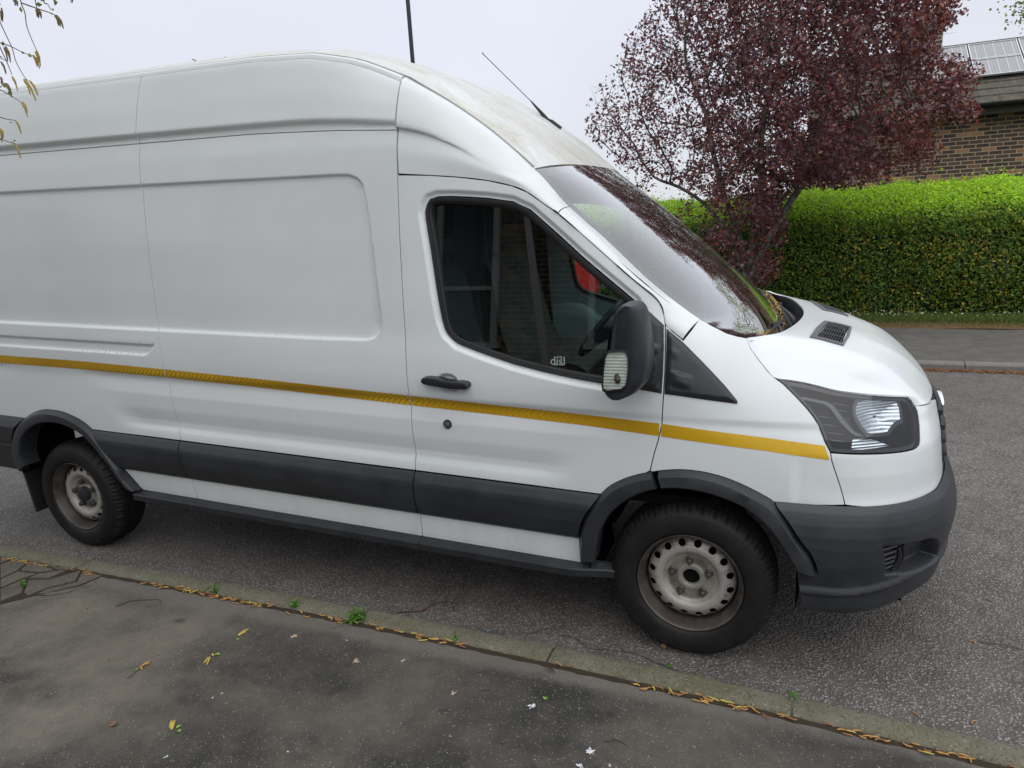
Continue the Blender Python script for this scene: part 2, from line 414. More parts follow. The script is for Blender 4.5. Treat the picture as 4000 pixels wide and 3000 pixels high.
def UVs(pts, **k):
    out = []; g = None
    for p in pts:
        q = UV(*p, g=None, **k)
        out.append(q)
    return np.array(out)

VAN = empty('delivery_van')
tag(VAN, 'white high-roof panel van with yellow side tape and rusty steel wheels, parked at the kerb', 'van')
def ngon_tri(outer, holes, rows, du, rings=(), ubreak=()):
    outer = resample(outer, du, True); holes = [resample(h, du, True) for h in holes]
    lo = outer.min(0); hi = outer.max(0)
    us = np.arange(math.floor(lo[0]/du)*du, hi[0]+du, du)
    rows = [r for r in rows if lo[1] < r < hi[1]]
    G = np.array([(u, v) for v in rows for u in us]) if rows else np.zeros((0, 2))
    extra = [G]
    for line, closed, offs in rings:
        for o in offs:
            L = offset(line, o) if closed else np.asarray(line)
            extra.append(resample(L, du*.6, closed))
    G = np.vstack(extra)
    k = inside(G, outer)
    for h in holes: k &= ~inside(G, h)
    G = G[k]; d = dist_poly(G, outer)
    for h in holes: d = np.minimum(d, dist_poly(G, h))
    G = G[d > .003]
    # thin out near duplicates
    key = {}
    for p in G: key.setdefault((round(p[0]/.0035), round(p[1]/.0035)), p)
    G = np.array(list(key.values())) if key else np.zeros((0, 2))
    loops = [outer]+holes; P = []; E = []; 
    for L in loops:
        n = len(P); P += [tuple(p) for p in L]; E += [(n+i, n+(i+1) % len(L)) for i in range(len(L))]
    nbd = len(P); P += [tuple(p) for p in G]
    vs, es, fs, ov, oe, of = delaunay_2d_cdt([Vector(p) for p in P], E, [], 0, 1e-7)
    V = np.array([(v.x, v.y) for v in vs]); T = np.array([f[:] for f in fs])
    c = V[T].mean(1); k = inside(c, outer)
    for h in holes: k &= ~inside(c, h)
    T = T[k]
    a = V[T]; ar = (a[:, 1, 0]-a[:, 0, 0])*(a[:, 2, 1]-a[:, 0, 1])-(a[:, 1, 1]-a[:, 0, 1])*(a[:, 2, 0]-a[:, 0, 0])
    T[ar < 0] = T[ar < 0][:, ::-1]
    used = np.unique(T); rm = -np.ones(len(V), int); rm[used] = np.arange(len(used)); return V[used], rm[T]
ROWS = sorted(set([round(x, 4) for x in list(np.arange(.2, .72, .03))+list(np.arange(.72, 1.3, .015))+list(np.arange(1.24, 1.34, .008))+list(np.arange(1.34, 2.05, .05))+list(np.arange(2.05, 2.26, .02))+list(np.arange(2.25, 2.34, .006))+list(np.arange(2.34, 2.64, .02))]))
def panel(name, outer, mat, holes=(), Sf=None, parent=None, rows=None, du=.03, rings=(), inset=.0022, flap=.016, mirror=True, lift=0., w=True, label=None, raw=False):
    Sf = Sf or S; parent = parent or VAN
    o2 = offset(outer, inset) if inset else np.asarray(outer)
    hs = [offset(h, -inset) if inset else np.asarray(h) for h in holes]
    V, T = ngon_tri(o2, hs, ROWS if rows is None else rows, du, rings)
    P = Sf(V[:, 0], V[:, 1]); Nn = SN(V[:, 0], V[:, 1], Sf); P = P+Nn*lift
    # boundary flaps
    ed = {}
    for t in T:
        for a, b in ((t[0], t[1]), (t[1], t[2]), (t[2], t[0])):
            if (b, a) in ed: del ed[(b, a)]
            else: ed[(a, b)] = 1
    faces = [tuple(t) for t in T]; verts = list(P); norms = list(Nn); n0 = len(P)
    if flap != 0:
        mp = {}
        for a, b in ed:
            for q in (a, b):
                if q not in mp: mp[q] = (len(verts), len(verts)+1); verts += [P[q], P[q]-Nn[q]*flap]
        fl = [(b, a, mp[a][0], mp[b][0]) for a, b in ed]
        for a, b in ed: faces.append((mp[b][0], mp[a][0], mp[a][1], mp[b][1]))
    objs = []
    for sgn in ((1, -1) if mirror else (1,)):
        Q = B2W(np.array(verts)); Q[:, 1] *= sgn
        ff = faces if sgn == 1 else [f[::-1] for f in faces]
        ob = meshobj(name, Q, ff, mat, parent); me = ob.data
        nw = Nn.copy(); nw[:, 1] *= sgn
        # body -> world slope for normals
        nn = nw.copy(); nn[:, 0] = nw[:, 0]+RK*nw[:, 2]; nn /= np.linalg.norm(nn, axis=1)[:, None]
        full = np.zeros((len(verts), 3)); full[:n0] = nn
        me.update(); 
        if flap != 0:
            vn = np.zeros(len(verts)*3); me.vertices.foreach_get('normal', vn); full[n0:] = vn.reshape(-1, 3)[n0:]
        me.normals_split_custom_set_from_vertices([tuple(q) for q in full])
        if label: ob['label'] = label
        objs.append(ob)
    return objs[0]
def strip_obj(name, P, mat, parent=None, mirror=True, sharp=40, flip=False):
    """P: grid of body-coordinate points"""
    P = np.asarray(P, float); o = None
    for sgn in ((1, -1) if mirror else (1,)):
        Q = B2W(P); Q[..., 1] *= sgn; mb = MB(); mb.grid(Q, flip=(sgn < 0) != flip); k = mb.build(name, mat, parent or VAN, True, sharp); o = o or k
    return o
#@@BODY
# ------------------------------------------------------------------ shut lines (traced, then carried onto the body)
def fitx(pts, deg=2):
    q = UVs(pts); c = np.polyfit(q[:, 1], q[:, 0], deg); return lambda v: np.polyval(c, v)
sgap = fitx([(548, 304), (530, 429), (549, 542), (545, 655), (558, 750), (572, 967), (599, 1170), (613, 1315), (638, 1442), (665, 1550), (698, 1663), (706, 1721), (741, 1877), (784, 1952)])
bgap = fitx([(1565, 316), (1552, 484), (1552, 678), (1565, 976), (1588, 1338), (1590, 1500), (1606, 1586), (1610, 1717), (1622, 1835), (1649, 2047)])
XR = -4.955                                     # rear end of the body
def gut(x): return np.interp(x, [-5, -2.06, -1.6, -1.27], [2.274, 2.276, 2.262, 2.242])
def vline(fx, v0, v1, n=24): return [(float(fx(v)), float(v)) for v in np.linspace(v0, v1, n)]
def hline(fv, x0, x1, n=24): return [(float(x), float(fv(x))) for x in np.linspace(x0, x1, n)]
cst = lambda c: (lambda x: c)
CT, CB, SB = .702, .476, .36                     # cladding top / bottom, sill bottom
# recessed panel and rail groove
rec = [(-4.80, 2.074), (-1.72, 2.074)]
q = UVs([(1316, 678), (1362, 678), (1398, 692), (1420, 719), (1432, 773), (1452, 908), (1470, 1066), (1490, 1225), (1493, 1270), (1488, 1297), (1466, 1322), (1434, 1333)])
rec = [(-4.82, 2.072)]+[tuple(p) for p in q[:1]]+[tuple(p) for p in q[1:]]+[(q[-1][0]-.25, 1.309), (-4.82, 1.309)]
RECESS.append((np.array(rec), .012, .014))
sg = float(sgap(1.23))
RECESS.append((np.array([(-4.7, 1.238), (sg-.015, 1.238), (sg-.03, 1.232), (sg-.10, 1.178), (sg-.13, 1.172), (-4.7, 1.172)]), .012, .010))
# handle cup
q = UVs([(1707, 1470), (1722, 1459), (1740, 1456), (1765, 1460), (1785, 1474), (1792, 1490), (1792, 1505), (1790, 1525), (1785, 1535), (1765, 1540), (1745, 1539), (1722, 1530), (1710, 1517), (1705, 1495)])
CUP = q.copy(); RECESS.append((CUP, .020, .022))
win_px = [(1658, 854), (1656, 827), (1662, 800), (1674, 779), (1705, 768), (1760, 767), (1814, 769), (1904, 775), (2000, 788), (2068, 820), (2158, 899), (2271, 1003), (2362, 1080), (2479, 1178), (2492, 1215), (2488, 1300), (2470, 1420), (2455, 1512), (2344, 1499), (2226, 1478), (2113, 1453), (2000, 1423), (1859, 1374), (1782, 1342), (1741, 1302), (1723, 1252), (1705, 1157), (1678, 976)]
WIN = UVs(win_px)
RECESS.append((offset(WIN, -.030), .014, .022))
RECESS.append((WIN, .004, .004))

# arch outlines
fo_px = [(2261, 2182), (2262, 2106), (2271, 2052), (2294, 2002), (2344, 1936), (2384, 1898), (2452, 1866), (2533, 1846), (2633, 1835), (2723, 1841), (2814, 1862), (2904, 1898), (3000, 1950), (3036, 1979), (3081, 2038), (3127, 2110), (3167, 2160), (3188, 2205), (3197, 2242)]
fi_px = [(2323, 2194), (2332, 2140), (2339, 2088), (2360, 2045), (2389, 2002), (2452, 1952), (2515, 1923), (2588, 1909), (2678, 1911), (2769, 1929), (2859, 1961), (2927, 1997), (3000, 2060), (3045, 2119), (3081, 2178), (3113, 2232)]
ro_px = [(90, 1842), (59, 1785), (57, 1726), (67, 1679), (88, 1644), (118, 1620), (157, 1603), (196, 1601), (243, 1609), (294, 1630), (333, 1654), (362, 1681), (400, 1726), (439, 1781), (474, 1832), (509, 1883), (543, 1916)]
ri_px = [(92, 1822), (80, 1785), (80, 1746), (88, 1707), (114, 1675), (149, 1656), (188, 1650), (235, 1656), (282, 1675), (325, 1703), (364, 1742), (400, 1785), (431, 1824), (462, 1871), (492, 1909)]
FO = np.array([on_y(*p, -1.012)[[0, 2]] for p in fo_px]); FI = np.array([on_y(*p, -1.04)[[0, 2]] for p in fi_px])
RO = np.array([on_y(*p, -1.012)[[0, 2]] for p in ro_px]); RI = np.array([on_y(*p, -1.04)[[0, 2]] for p in ri_px])
def arcpoly(L, n): 
    L = catmull(L, 6); d = np.concatenate([[0], np.cumsum(np.hypot(*np.diff(L, axis=0).T))]); t = np.linspace(0, d[-1], n)
    return np.stack([np.interp(t, d, L[:, 0]), np.interp(t, d, L[:, 1])], 1)
FOc, ROc = arcpoly(FO, 60), arcpoly(RO, 60)
def above(L, v): 
    """portion of an arch outline above height v"""
    return [tuple(p) for p in L if p[1] > v]
def arch_x(L, v, side):
    k = [p for p in L]; c = L[:, 1].argmax(); part = L[:c+1] if side < 0 else L[c:]
    o = np.argsort(part[:, 1]); return float(np.interp(v, part[o, 1], part[o, 0]))

P = M['paint']
# upper side panels
for x0f, x1f in ((lambda v: XR, sgap), (sgap, bgap)):
    a = [(float(x0f(2.28)), float(gut(x0f(2.28))))]; b = float(x1f(2.27))
    top = hline(lambda x: VE(x), float(x1f(2.5)), float(x0f(2.6)), 30)
    poly = hline(gut, float(x0f(2.275)), b, 16)+vline(x1f, float(gut(b))+.02, float(VE(x1f(2.5)))-.01, 12)+top+vline(x0f, 2.58, 2.30, 10)
    panel('roof_side_panel', poly, P)
# load-area panels with the recess
poly = [(XR, CT)]+[(arch_x(ROc, CT, -1), CT)]+above(ROc, CT+.004)+[(arch_x(ROc, CT, 1), CT)]+hline(cst(CT), arch_x(ROc, CT, 1)+.03, float(sgap(CT)), 12)+vline(sgap, CT+.02, 2.25)+hline(gut, float(sgap(2.27)), XR, 24)
ringz = [(RECESS[0][0], True, (0, .005, .010, .014, -.005)), (RECESS[1][0], True, (0, .004, .008, .011, -.004))]
panel('rear_side_panel', poly, P, rings=ringz)
poly = hline(cst(CT), float(sgap(CT)), float(bgap(CT)), 16)+vline(bgap, CT+.02, 2.22)+hline(gut, float(bgap(2.24)), float(sgap(2.27)), 16)+vline(sgap, 2.25, CT+.02)
panel('middle_side_panel', poly, P, rings=ringz)
# front door
dtop = UVs([(1678, 685), (1791, 692), (1904, 705), (2000, 726), (2059, 750), (2120, 793), (2181, 836), (2250, 894), (2316, 953), (2384, 1014), (2452, 1075), (2510, 1123), (2556, 1161), (2576, 1183), (2588, 1207), (2595, 1235), (2599, 1268)])
dfr = UVs([(2599, 1360), (2597, 1450), (2592, 1543), (2585, 1658), (2573, 1715), (2556, 1771), (2541, 1836)])
fa = [p for p in FOc if p[0] < dfr[-1][0]-.01 and p[1] > CT]
door = [(float(bgap(CT)), CT), (arch_x(FOc, CT, -1), CT)]+[tuple(p) for p in fa]+[tuple(p) for p in dfr[::-1]]+[tuple(p) for p in dtop[::-1]]+vline(bgap, 2.052, CT+.02, 40)
tri_d = UVs([(2478, 1162), (2540, 1214), (2599, 1268), (2600, 1360), (2598, 1450), (2592, 1541), (2540, 1533), (2452, 1518)])
DOORHOLE = WIN
panel('front_door', door, P, holes=[WIN], rings=[(offset(WIN, -.030), True, (-.004, 0, .006, .012, .018, .024)), (CUP, True, (-.004, 0, .006, .012, .018, .024))], du=.025)
# wing
w_ls = UVs([(2599, 1268), (2630, 1297), (2669, 1329)])
w_seam = UVs([(2700, 1290), (2732, 1245)])
w_gl = UVs([(2778, 1270), (2836, 1300), (2880, 1313), (2918, 1320)])
w_bg = UVs([(2931, 1360), (2963, 1405), (3000, 1451), (3027, 1476)])
w_hl = UVs([(3059, 1500), (3113, 1554), (3150, 1594), (3176, 1627), (3199, 1663), (3212, 1695), (3222, 1726), (3244, 1766)])
w_np = UVs([(3249, 1798), (3262, 1840), (3280, 1893), (3292, 1935), (3301, 1974)])
WV = .748
fb = [p for p in FOc if p[0] > dfr[-1][0]+.004 and p[1] > WV+.004]
wing = [tuple(p) for p in list(dfr[::-1])]+[tuple(p) for p in w_ls]+[tuple(p) for p in w_seam]+[tuple(p) for p in w_gl]+[tuple(p) for p in w_bg]+[tuple(p) for p in w_hl]+[tuple(p) for p in w_np]+[(arch_x(FOc, WV, 1), WV)]+[tuple(p) for p in fb[::-1]]
panel('front_wing', wing, P, du=.025, rows=list(np.arange(.7, 1.45, .0125)))
# nose: white lower front, headlight between it and the bonnet
UG = float(arc[8]+.08)
hl_b = UVs([(3244, 1768), (3300, 1772), (3362, 1774), (3452, 1772), (3510, 1767), (3542, 1762), (3570, 1755)])
hl_f = UVs([(3583, 1747), (3592, 1735), (3594, 1717), (3593, 1690), (3592, 1658), (3588, 1630), (3583, 1604), (3574, 1585)])
hl_t = UVs([(3554, 1556), (3533, 1545), (3475, 1543), (3384, 1538), (3271, 1525), (3200, 1508), (3136, 1493), (3080, 1484), (3027, 1476)])
lipv = 1.088
nose = [tuple(p) for p in w_np[::-1]]+[(float(w_np[0][0]), .98)]
nose = [tuple(p) for p in hl_b]+[tuple(p) for p in hl_f]+[(float(hl_f[-1][0])+.02, lipv+.01), (UG-.1, lipv-.012), (UG, lipv-.02), (UG, .80), (UG+.02, .765), (UG, .752), (1.0, .752), (float(w_np[-1][0])+.1, .75)]+[tuple(p) for p in w_np[::-1]]
panel('nose_panel', nose, P, du=.025, rows=list(np.arange(.7, 1.12, .0125)), flap=.03)
HL = np.array([tuple(p) for p in hl_b]+[tuple(p) for p in hl_f]+[tuple(p) for p in hl_t]+[tuple(p) for p in w_hl[:-1]])


# ------------------------------------------------------------------ cab upper panel, pillar (lofted between shut line and glass edge)
EGE = np.array([(-.68, .77, 2.055), (-.54, .775, 1.90), (-.43, .785, 1.81), (-.285, .795, 1.675), (-.19, .81, 1.59), (-.09, .82, 1.512), (.01, .83, 1.442), (.063, .833, 1.416), (.12, .833, 1.388), (.165, .828, 1.374), (.20, .815, 1.364)])
def egp(x): return np.array([x, np.interp(x, EGE[:, 0], EGE[:, 1]), np.interp(x, EGE[:, 0], EGE[:, 2])])
tabs = {-1.262: [(2.16, .922), (2.242, .898), (2.265, .912), (2.35, .886), (2.453, .832), (2.478, .785)],
 -1.15: [(2.13, .917), (2.205, .895), (2.228, .903), (2.29, .882), (2.386, .828), (2.410, .780)],
 -1.04: [(2.10, .913), (2.155, .896), (2.175, .898), (2.235, .876), (2.32, .825), (2.343, .777)],
 -.90: [(2.05, .908), (2.08, .900), (2.11, .890), (2.15, .870), (2.227, .823), (2.245, .775)],
 -.77: [(2.015, .903), (2.03, .895), (2.045, .885), (2.075, .865), (2.124, .82), (2.138, .773)]}
gap_st = [((1556, 679), -1.262), ((1678, 685), -1.15), ((1791, 692), -1.04), ((1904, 705), -.90), ((2000, 726), -.77), ((2059, 750), -.66), ((2120, 793), -.60), ((2181, 836), -.535),
          ((2316, 953), -.40), ((2452, 1075), -.262), ((2510, 1123), -.20), ((2556, 1161), -.15), ((2588, 1207), -.10), ((2599, 1268), -.05), ((2630, 1297), -.02), ((2667, 1327), .020)]
rowsP = []
for (px, xe) in gap_st:
    u, v = UV(*px); a = S(np.array([u]), np.array([v]))[0]; a[1] = -a[1]
    if xe == -1.262: pts = [a]+[np.array([float(bgap(vv))+.002, y, vv+(float(VE(bgap(vv)))-2.453)*(vv > 2.3)]) for vv, y in tabs[xe]]
    elif xe in tabs: pts = [a]+[np.array([a[0]+(xe-a[0])*(k/6), y, vv]) for k, (vv, y) in enumerate(tabs[xe], 1)]
    else:
        e = egp(xe); kz = .78 if xe < -.3 else .66; c = np.array([(e[0]+a[0])/2, a[1]-.003, a[2]*(1-kz)+e[2]*kz])
        pts = [(1-t)**2*a+2*t*(1-t)*c+t*t*e for t in np.linspace(0, 1, 7)]
    rowsP.append(np.array(pts))
rowsP = np.array(rowsP)
def densify(G, n1, n2):
    A = np.array([catmull(G[:, j], n1) for j in range(G.shape[1])]).transpose(1, 0, 2)
    return np.array([catmull(A[i], n2) for i in range(A.shape[0])])
G = densify(rowsP, 6, 4); G[..., 1] *= -1
def loft_panel(name, G, mat, edge=(1, 1, 1, 1), flap=.014, mirror=True, flip=False):
    """grid panel with folded edges; edge flags: first row, last row, first column, last column"""
    G = np.array(G); a = np.gradient(G, axis=0); b = np.gradient(G, axis=1); n = np.cross(a, b); n /= np.maximum(np.linalg.norm(n, axis=-1, keepdims=True), 1e-9)
    if flip: n = -n
    mbs = []
    for sgn in ((1, -1) if mirror else (1,)):
        mb = MB()
        def put(g, fl):
            Q = B2W(g); Q[..., 1] *= sgn; mb.grid(Q, flip=fl if sgn > 0 else not fl)
        put(G, flip)
        if edge[0]: put(np.array([G[0], G[0]-n[0]*flap]), not flip)
        if edge[1]: put(np.array([G[-1], G[-1]-n[-1]*flap]), flip)
        if edge[2]: put(np.array([G[:, 0], G[:, 0]-n[:, 0]*flap]), flip)
        if edge[3]: put(np.array([G[:, -1], G[:, -1]-n[:, -1]*flap]), not flip)
        mbs.append(mb.build(name, mat, VAN, True, 50))
    return mbs[0]
kc = 7*6
g1 = G[:kc+1].copy(); g2 = G[kc:].copy()
def shrink(g, d=.0022):
    g = g.copy(); 
    g[:, 0] += (g[:, 1]-g[:, 0])/np.linalg.norm(g[:, 1]-g[:, 0], axis=-1, keepdims=True)*d
    g[0] += (g[1]-g[0])/np.linalg.norm(g[1]-g[0], axis=-1, keepdims=True)*d
    g[-1] += (g[-2]-g[-1])/np.linalg.norm(g[-2]-g[-1], axis=-1, keepdims=True)*d
    return g
loft_panel('cab_side_panel', shrink(g1), P)
loft_panel('windscreen_pillar', shrink(g2), P, flap=.008)

# ------------------------------------------------------------------ roof
def seam(x):
    if x < -1.262: return (.785, float(VE(x))+.024)
    k = sorted(tabs); return (float(np.interp(x, k+[-.68], [tabs[q][-1][1] for q in k]+[.770])), float(np.interp(x, k+[-.68], [tabs[q][-1][0] for q in k]+[2.055])))
rs = [(-4.93, -4.95, 2.725), (-4, -4.0, 2.735), (-3, -3, 2.742), (-2.4, -2.38, 2.742), (-2.1, -2.06, 2.735), (-1.74, -1.69, 2.690), (-1.52, -1.46, 2.628), (-1.43, -1.36, 2.588), (-1.262, -1.19, 2.518), (-1.15, -1.07, 2.452), (-1.04, -.96, 2.385), (-.90, -.82, 2.282), (-.77, -.685, 2.172), (-.684, -.595, 2.092)]
rr_ = []
for xe, xc, vc in rs:
    ye, ve = seam(xe); row = []
    for w_ in np.linspace(-1, 1, 49):
        aw = abs(w_); x = xc+(xe-xc)*aw**2.2; v = vc+(ve-vc)*(.25*aw**2+.75*aw**5)
        row.append((x, w_*ye, v))
    rr_.append(row)
rr_ = densify(np.array(rr_), 6, 1)
yy = np.abs(rr_[..., 1]); xx = rr_[..., 0]
rr_[..., 2] -= .007*np.exp(-((yy-.30)/.016)**4)*sstep(-.85, -.95, xx)*1.0
rr_[..., 2] -= .004*np.exp(-((yy-.52)/.014)**4)*sstep(-1.4, -1.6, xx)
loft_panel('roof', rr_, M['roofpaint'], edge=(1, 1, 1, 1), mirror=False, flap=.02)
# drip seams and side bead between roof skin and the side
bead = []
for x in np.concatenate([np.linspace(-4.93, -2.1, 14), np.linspace(-2.0, float(bgap(2.47))-.001, 18)]):
    ve = float(VE(x)) if x < -1.262 else None
    if x < -1.262:
        e = S(np.array([x]), np.array([ve-.001]))[0]; ye, vv = seam(x); ed = (-e[1], e[2])
        m = ((ed[0]+ye)/2+.008, max(ed[1], vv)-.004)
        bead.append([(x, -ed[0], ed[1]), (x, -m[0], m[1]), (x, -ye-.004, vv+.001), (x, -ye, vv-.012)])
bead = np.array([catmull(np.array(b), 4) for b in bead])
bs = bgap(2.46)
loft_panel('roof_rail', bead, P, edge=(1, 1, 0, 0), flip=False)
sb = []
for x in np.concatenate([np.linspace(-4.93, -2.1, 10), np.linspace(-2.0, -.69, 22)]):
    ye, vv = seam(x); sb.append((x, ye-.002, vv+.0015))
mb = MB()
for sg_ in (-1, 1):
    q = B2W(np.array(sb)); q[:, 1] *= sg_; mb.tube(q, .0055, 6)
mb.build('roof_seam_sealant', simple('grey_sealant', (.30, .30, .28), .6), VAN)

# ------------------------------------------------------------------ windscreen
CEN = [(-.59, 2.09), (-.44, 1.98), (-.32, 1.885), (-.17, 1.757), (-.06, 1.660), (.05, 1.562), (.15, 1.468), (.22, 1.400), (.28, 1.338), (.33, 1.285), (.37, 1.24)]
def ws_grid(w0=-1, w1=1, n=41, drop=0., t0=0, t1=None):
    rows = []
    for (xe, ye, ve), (xc, vc) in zip(EGE, CEN):
        row = []
        for w_ in np.linspace(w0, w1, n):
            aw = abs(w_); row.append((xc+(xe-xc)*aw**2.3, w_*ye, vc+(ve-vc)*aw**2.5))
        rows.append(row)
    return densify(np.array(rows), 5, 1)
wsg = ws_grid()
loft_panel('windscreen', wsg, M['wsglass'], edge=(0, 0, 0, 0), mirror=False)
bord = wsg.copy(); a = np.gradient(bord, axis=0); b = np.gradient(bord, axis=1); n_ = np.cross(a, b); n_ /= np.linalg.norm(n_, axis=-1, keepdims=True)
bord = bord-n_*.004
mb = MB(); nr, nc = bord.shape[:2]
Q = B2W(bord).reshape(-1, 3); ff = []
for i in range(nr-1):
    for j in range(nc-1):
        if j < 1 or j >= nc-2 or i < 1 or i > nr-8: ff.append((i*nc+j, i*nc+j+1, (i+1)*nc+j+1, (i+1)*nc+j))
# top sun band and sensor patch
for i in range(1, 5):
    for j in range(18, 22): ff.append((i*nc+j, i*nc+j+1, (i+1)*nc+j+1, (i+1)*nc+j))
mb.add(Q, ff); mb.build('windscreen_border', M['black_gloss'], VAN)

# ------------------------------------------------------------------ bonnet
bn = [[(.405, 0, 1.357), (.385, .28, 1.357), (.325, .6, 1.360), (.205, .833, 1.364)],
 [(.52, 0, 1.340), (.50, .28, 1.343), (.42, .62, 1.337), (.228, .845, 1.318)],
 [(.62, 0, 1.314), (.60, .28, 1.317), (.50, .64, 1.304), (.27, .862, 1.262)],
 [(.72, 0, 1.277), (.70, .28, 1.279), (.60, .645, 1.272), (.317, .872, 1.218)],
 [(.80, 0, 1.234), (.78, .28, 1.236), (.69, .63, 1.232), (.46, .866, 1.202)],
 [(.865, 0, 1.184), (.845, .28, 1.184), (.765, .595, 1.186), (.60, .845, 1.182)],
 [(.915, 0, 1.128), (.895, .27, 1.130), (.825, .56, 1.142), (.72, .80, 1.166)],
 [(.940, 0, 1.092), (.922, .27, 1.097), (.865, .535, 1.110), (.778, .752, 1.152)],
 [(.952, 0, 1.064), (.938, .27, 1.070), (.895, .52, 1.080), (.820, .716, 1.113)]]
bn = np.array(bn)
# side column follows the traced shut line
def to3(uvp): q = S(uvp[:, 0], uvp[:, 1]); q[:, 1] *= -1; return q
sidec = to3(np.vstack([w_bg[0:1], w_bg[1:2], w_bg[3:4], hl_t[::-1][3:4], hl_t[::-1][4:5], hl_t[::-1][6:7], hl_t[::-1][7:8]]))
bn[1, 3] = sidec[0]; bn[2, 3] = sidec[1]; bn[3, 3] = sidec[2]; bn[4, 3] = sidec[3]; bn[5, 3] = sidec[4]; bn[6, 3] = sidec[5]; bn[7, 3] = sidec[6]
bn[8, 3] = to3(hl_f[-1:])[0]
for k in range(1, 9):
    sgn_ = bn[k, 3]-bn[k, 2]; bn[k, 3] -= sgn_/np.linalg.norm(sgn_)*.003
sd_uv = np.vstack([w_gl[-1:], w_bg, hl_t[::-1][1:], hl_f[-1:]]); sd = to3(sd_uv)
sd_t = np.array([0, .06, .17, .28, .36, .405, .45, .50, .585, .69, .78, .86, .92, 1.0])
ext = []
t9 = np.linspace(0, 1, 9)
B9 = [catmull(bn[:, j], 8) for j in range(3)]; tf = np.linspace(0, 1, len(B9[0]))
for k in range(len(sd)):
    gq = [np.array([np.interp(sd_t[k], tf, B9[j][:, c]) for c in range(3)]) for j in range(3)]
    g2_, g3_ = gq[2], sd[k].copy(); d_ = g2_-g3_; g3_ = g3_+d_/np.linalg.norm(d_)*.003; t = .62; p = g2_+(g3_-g2_)*t; p[2] = g2_[2]+(g3_[2]-g2_[2])*(.34 if sd_t[k] < .8 else .42)
    ext.append([gq[0], gq[1], g2_, p, g3_])
ext = np.array(ext)
full = np.concatenate([ext[:, ::-1]*np.array([1, 1, 1]), ext[:, 1:]*np.array([1, -1, 1])], axis=1)
# order so that y runs from -side to +side
full[:, :5, 1] *= 1; full = full*np.array([1, -1, 1])
BN = densify(full, 5, 8)
yb = np.abs(BN[..., 1]); tb = np.interp(np.linspace(0, len(sd_t)-1, BN.shape[0]), np.arange(len(sd_t)), sd_t)[:, None]
BN[..., 2] += .006*np.exp(-((yb-(.36-.14*tb))/.05)**2)*sstep(.25, .5, tb)
BN[..., 2] += .004*np.exp(-((yb-.60)/.05)**2)*sstep(0, .2, tb)*sstep(1, .7, tb)
loft_panel('bonnet', BN, P, edge=(1, 1, 1, 1), flap=.007, mirror=False)
def bon(x, y):                                   # height and normal of the bonnet above a point
    d = (BN[..., 0]-x)**2+(BN[..., 1]-y)**2; i, j = np.unravel_index(d.argmin(), d.shape); i = min(max(i, 1), BN.shape[0]-2); j = min(max(j, 1), BN.shape[1]-2)
    a = BN[i+1, j]-BN[i-1, j]; b = BN[i, j+1]-BN[i, j-1]; n = np.cross(a, b); n *= np.sign(n[2]); n /= np.linalg.norm(n)
    p = BN[i, j]; z = p[2]-(n[0]*(x-p[0])+n[1]*(y-p[1]))/n[2]; return np.array([x, y, z]), n
# bonnet vents
def on_bon(px, py):
    v = 1.3
    for _ in range(8):
        P_ = on_z(px, py, v-RK*.45); p, n = bon(P_[0], P_[1]); v = p[2]-RK*P_[0]+RK*.45
    return p
ven = [bon(*q)[0] for q in ((.4306, -.5975), (.4917, -.190), (.6119, -.1705), (.563, -.555))]   # outer rear, inner rear, inner front, outer front
def quad(a, b, c, d, s, t): return (a*(1-s)+b*s)*(1-t)+(d*(1-s)+c*s)*t
for sg_ in (1, -1):
    fr_ = MB(); sl = MB(); bk = MB()
    def vp(s, t, h=0):
        q = quad(*ven, s, t); p, n = bon(q[0], q[1]); p = p+n*h; p = B2W(p); p[1] *= sg_; return p
    m0, m1, m2, m3 = .07, .93, .22, .90
    ringo = [(0, 0), (.5, -.04), (1, 0), (1, .5), (1, 1), (.5, 1.06), (0, 1), (0, .5)]; ringi = [(m0, m2), (.5, m2-.03), (m1, m2), (m1, .5), (m1, m3), (.5, m3+.05), (m0, m3), (m0, .5)]
    rows_ = [[vp(s, t, -.004) for s, t in ringo], [vp(*(np.array(a)*.93+np.array(b)*.07), .007) for a, b in zip(ringo, ringi)], [vp(*(np.array(a)*.15+np.array(b)*.85), .008) for a, b in zip(ringo, ringi)], [vp(s, t, -.004) for s, t in ringi]]
    fr_.grid(np.array(rows_), closeu=True, flip=sg_ < 0)
    vo = fr_.build('bonnet_vent', simple('faded_grey_plastic', (.12, .12, .125), .5) if sg_ > 0 else bpy.data.materials['faded_grey_plastic'], VAN, True, 30)
    bk.grid(np.array([[vp(s, t, .0015) for s in (m0, .5, m1)] for t in (m2-.02, .5, m3+.02)]), flip=sg_ < 0); bk.build('grille_backing', M['void'], vo)
    for k in range(1, 4):
        s_ = m0+(m1-m0)*k/4; sl.tube([vp(s_, t, .006) for t in np.linspace(m2, m3, 6)], .0035, 4)
    for k in range(0, 9):
        t_ = m2+(m3-m2)*(k+.5)/9; sl.tube([vp(s, t_, .004) for s in np.linspace(m0, m1, 6)], .0028, 4)
    sl.build('grille_bars', M['plastic'], vo)
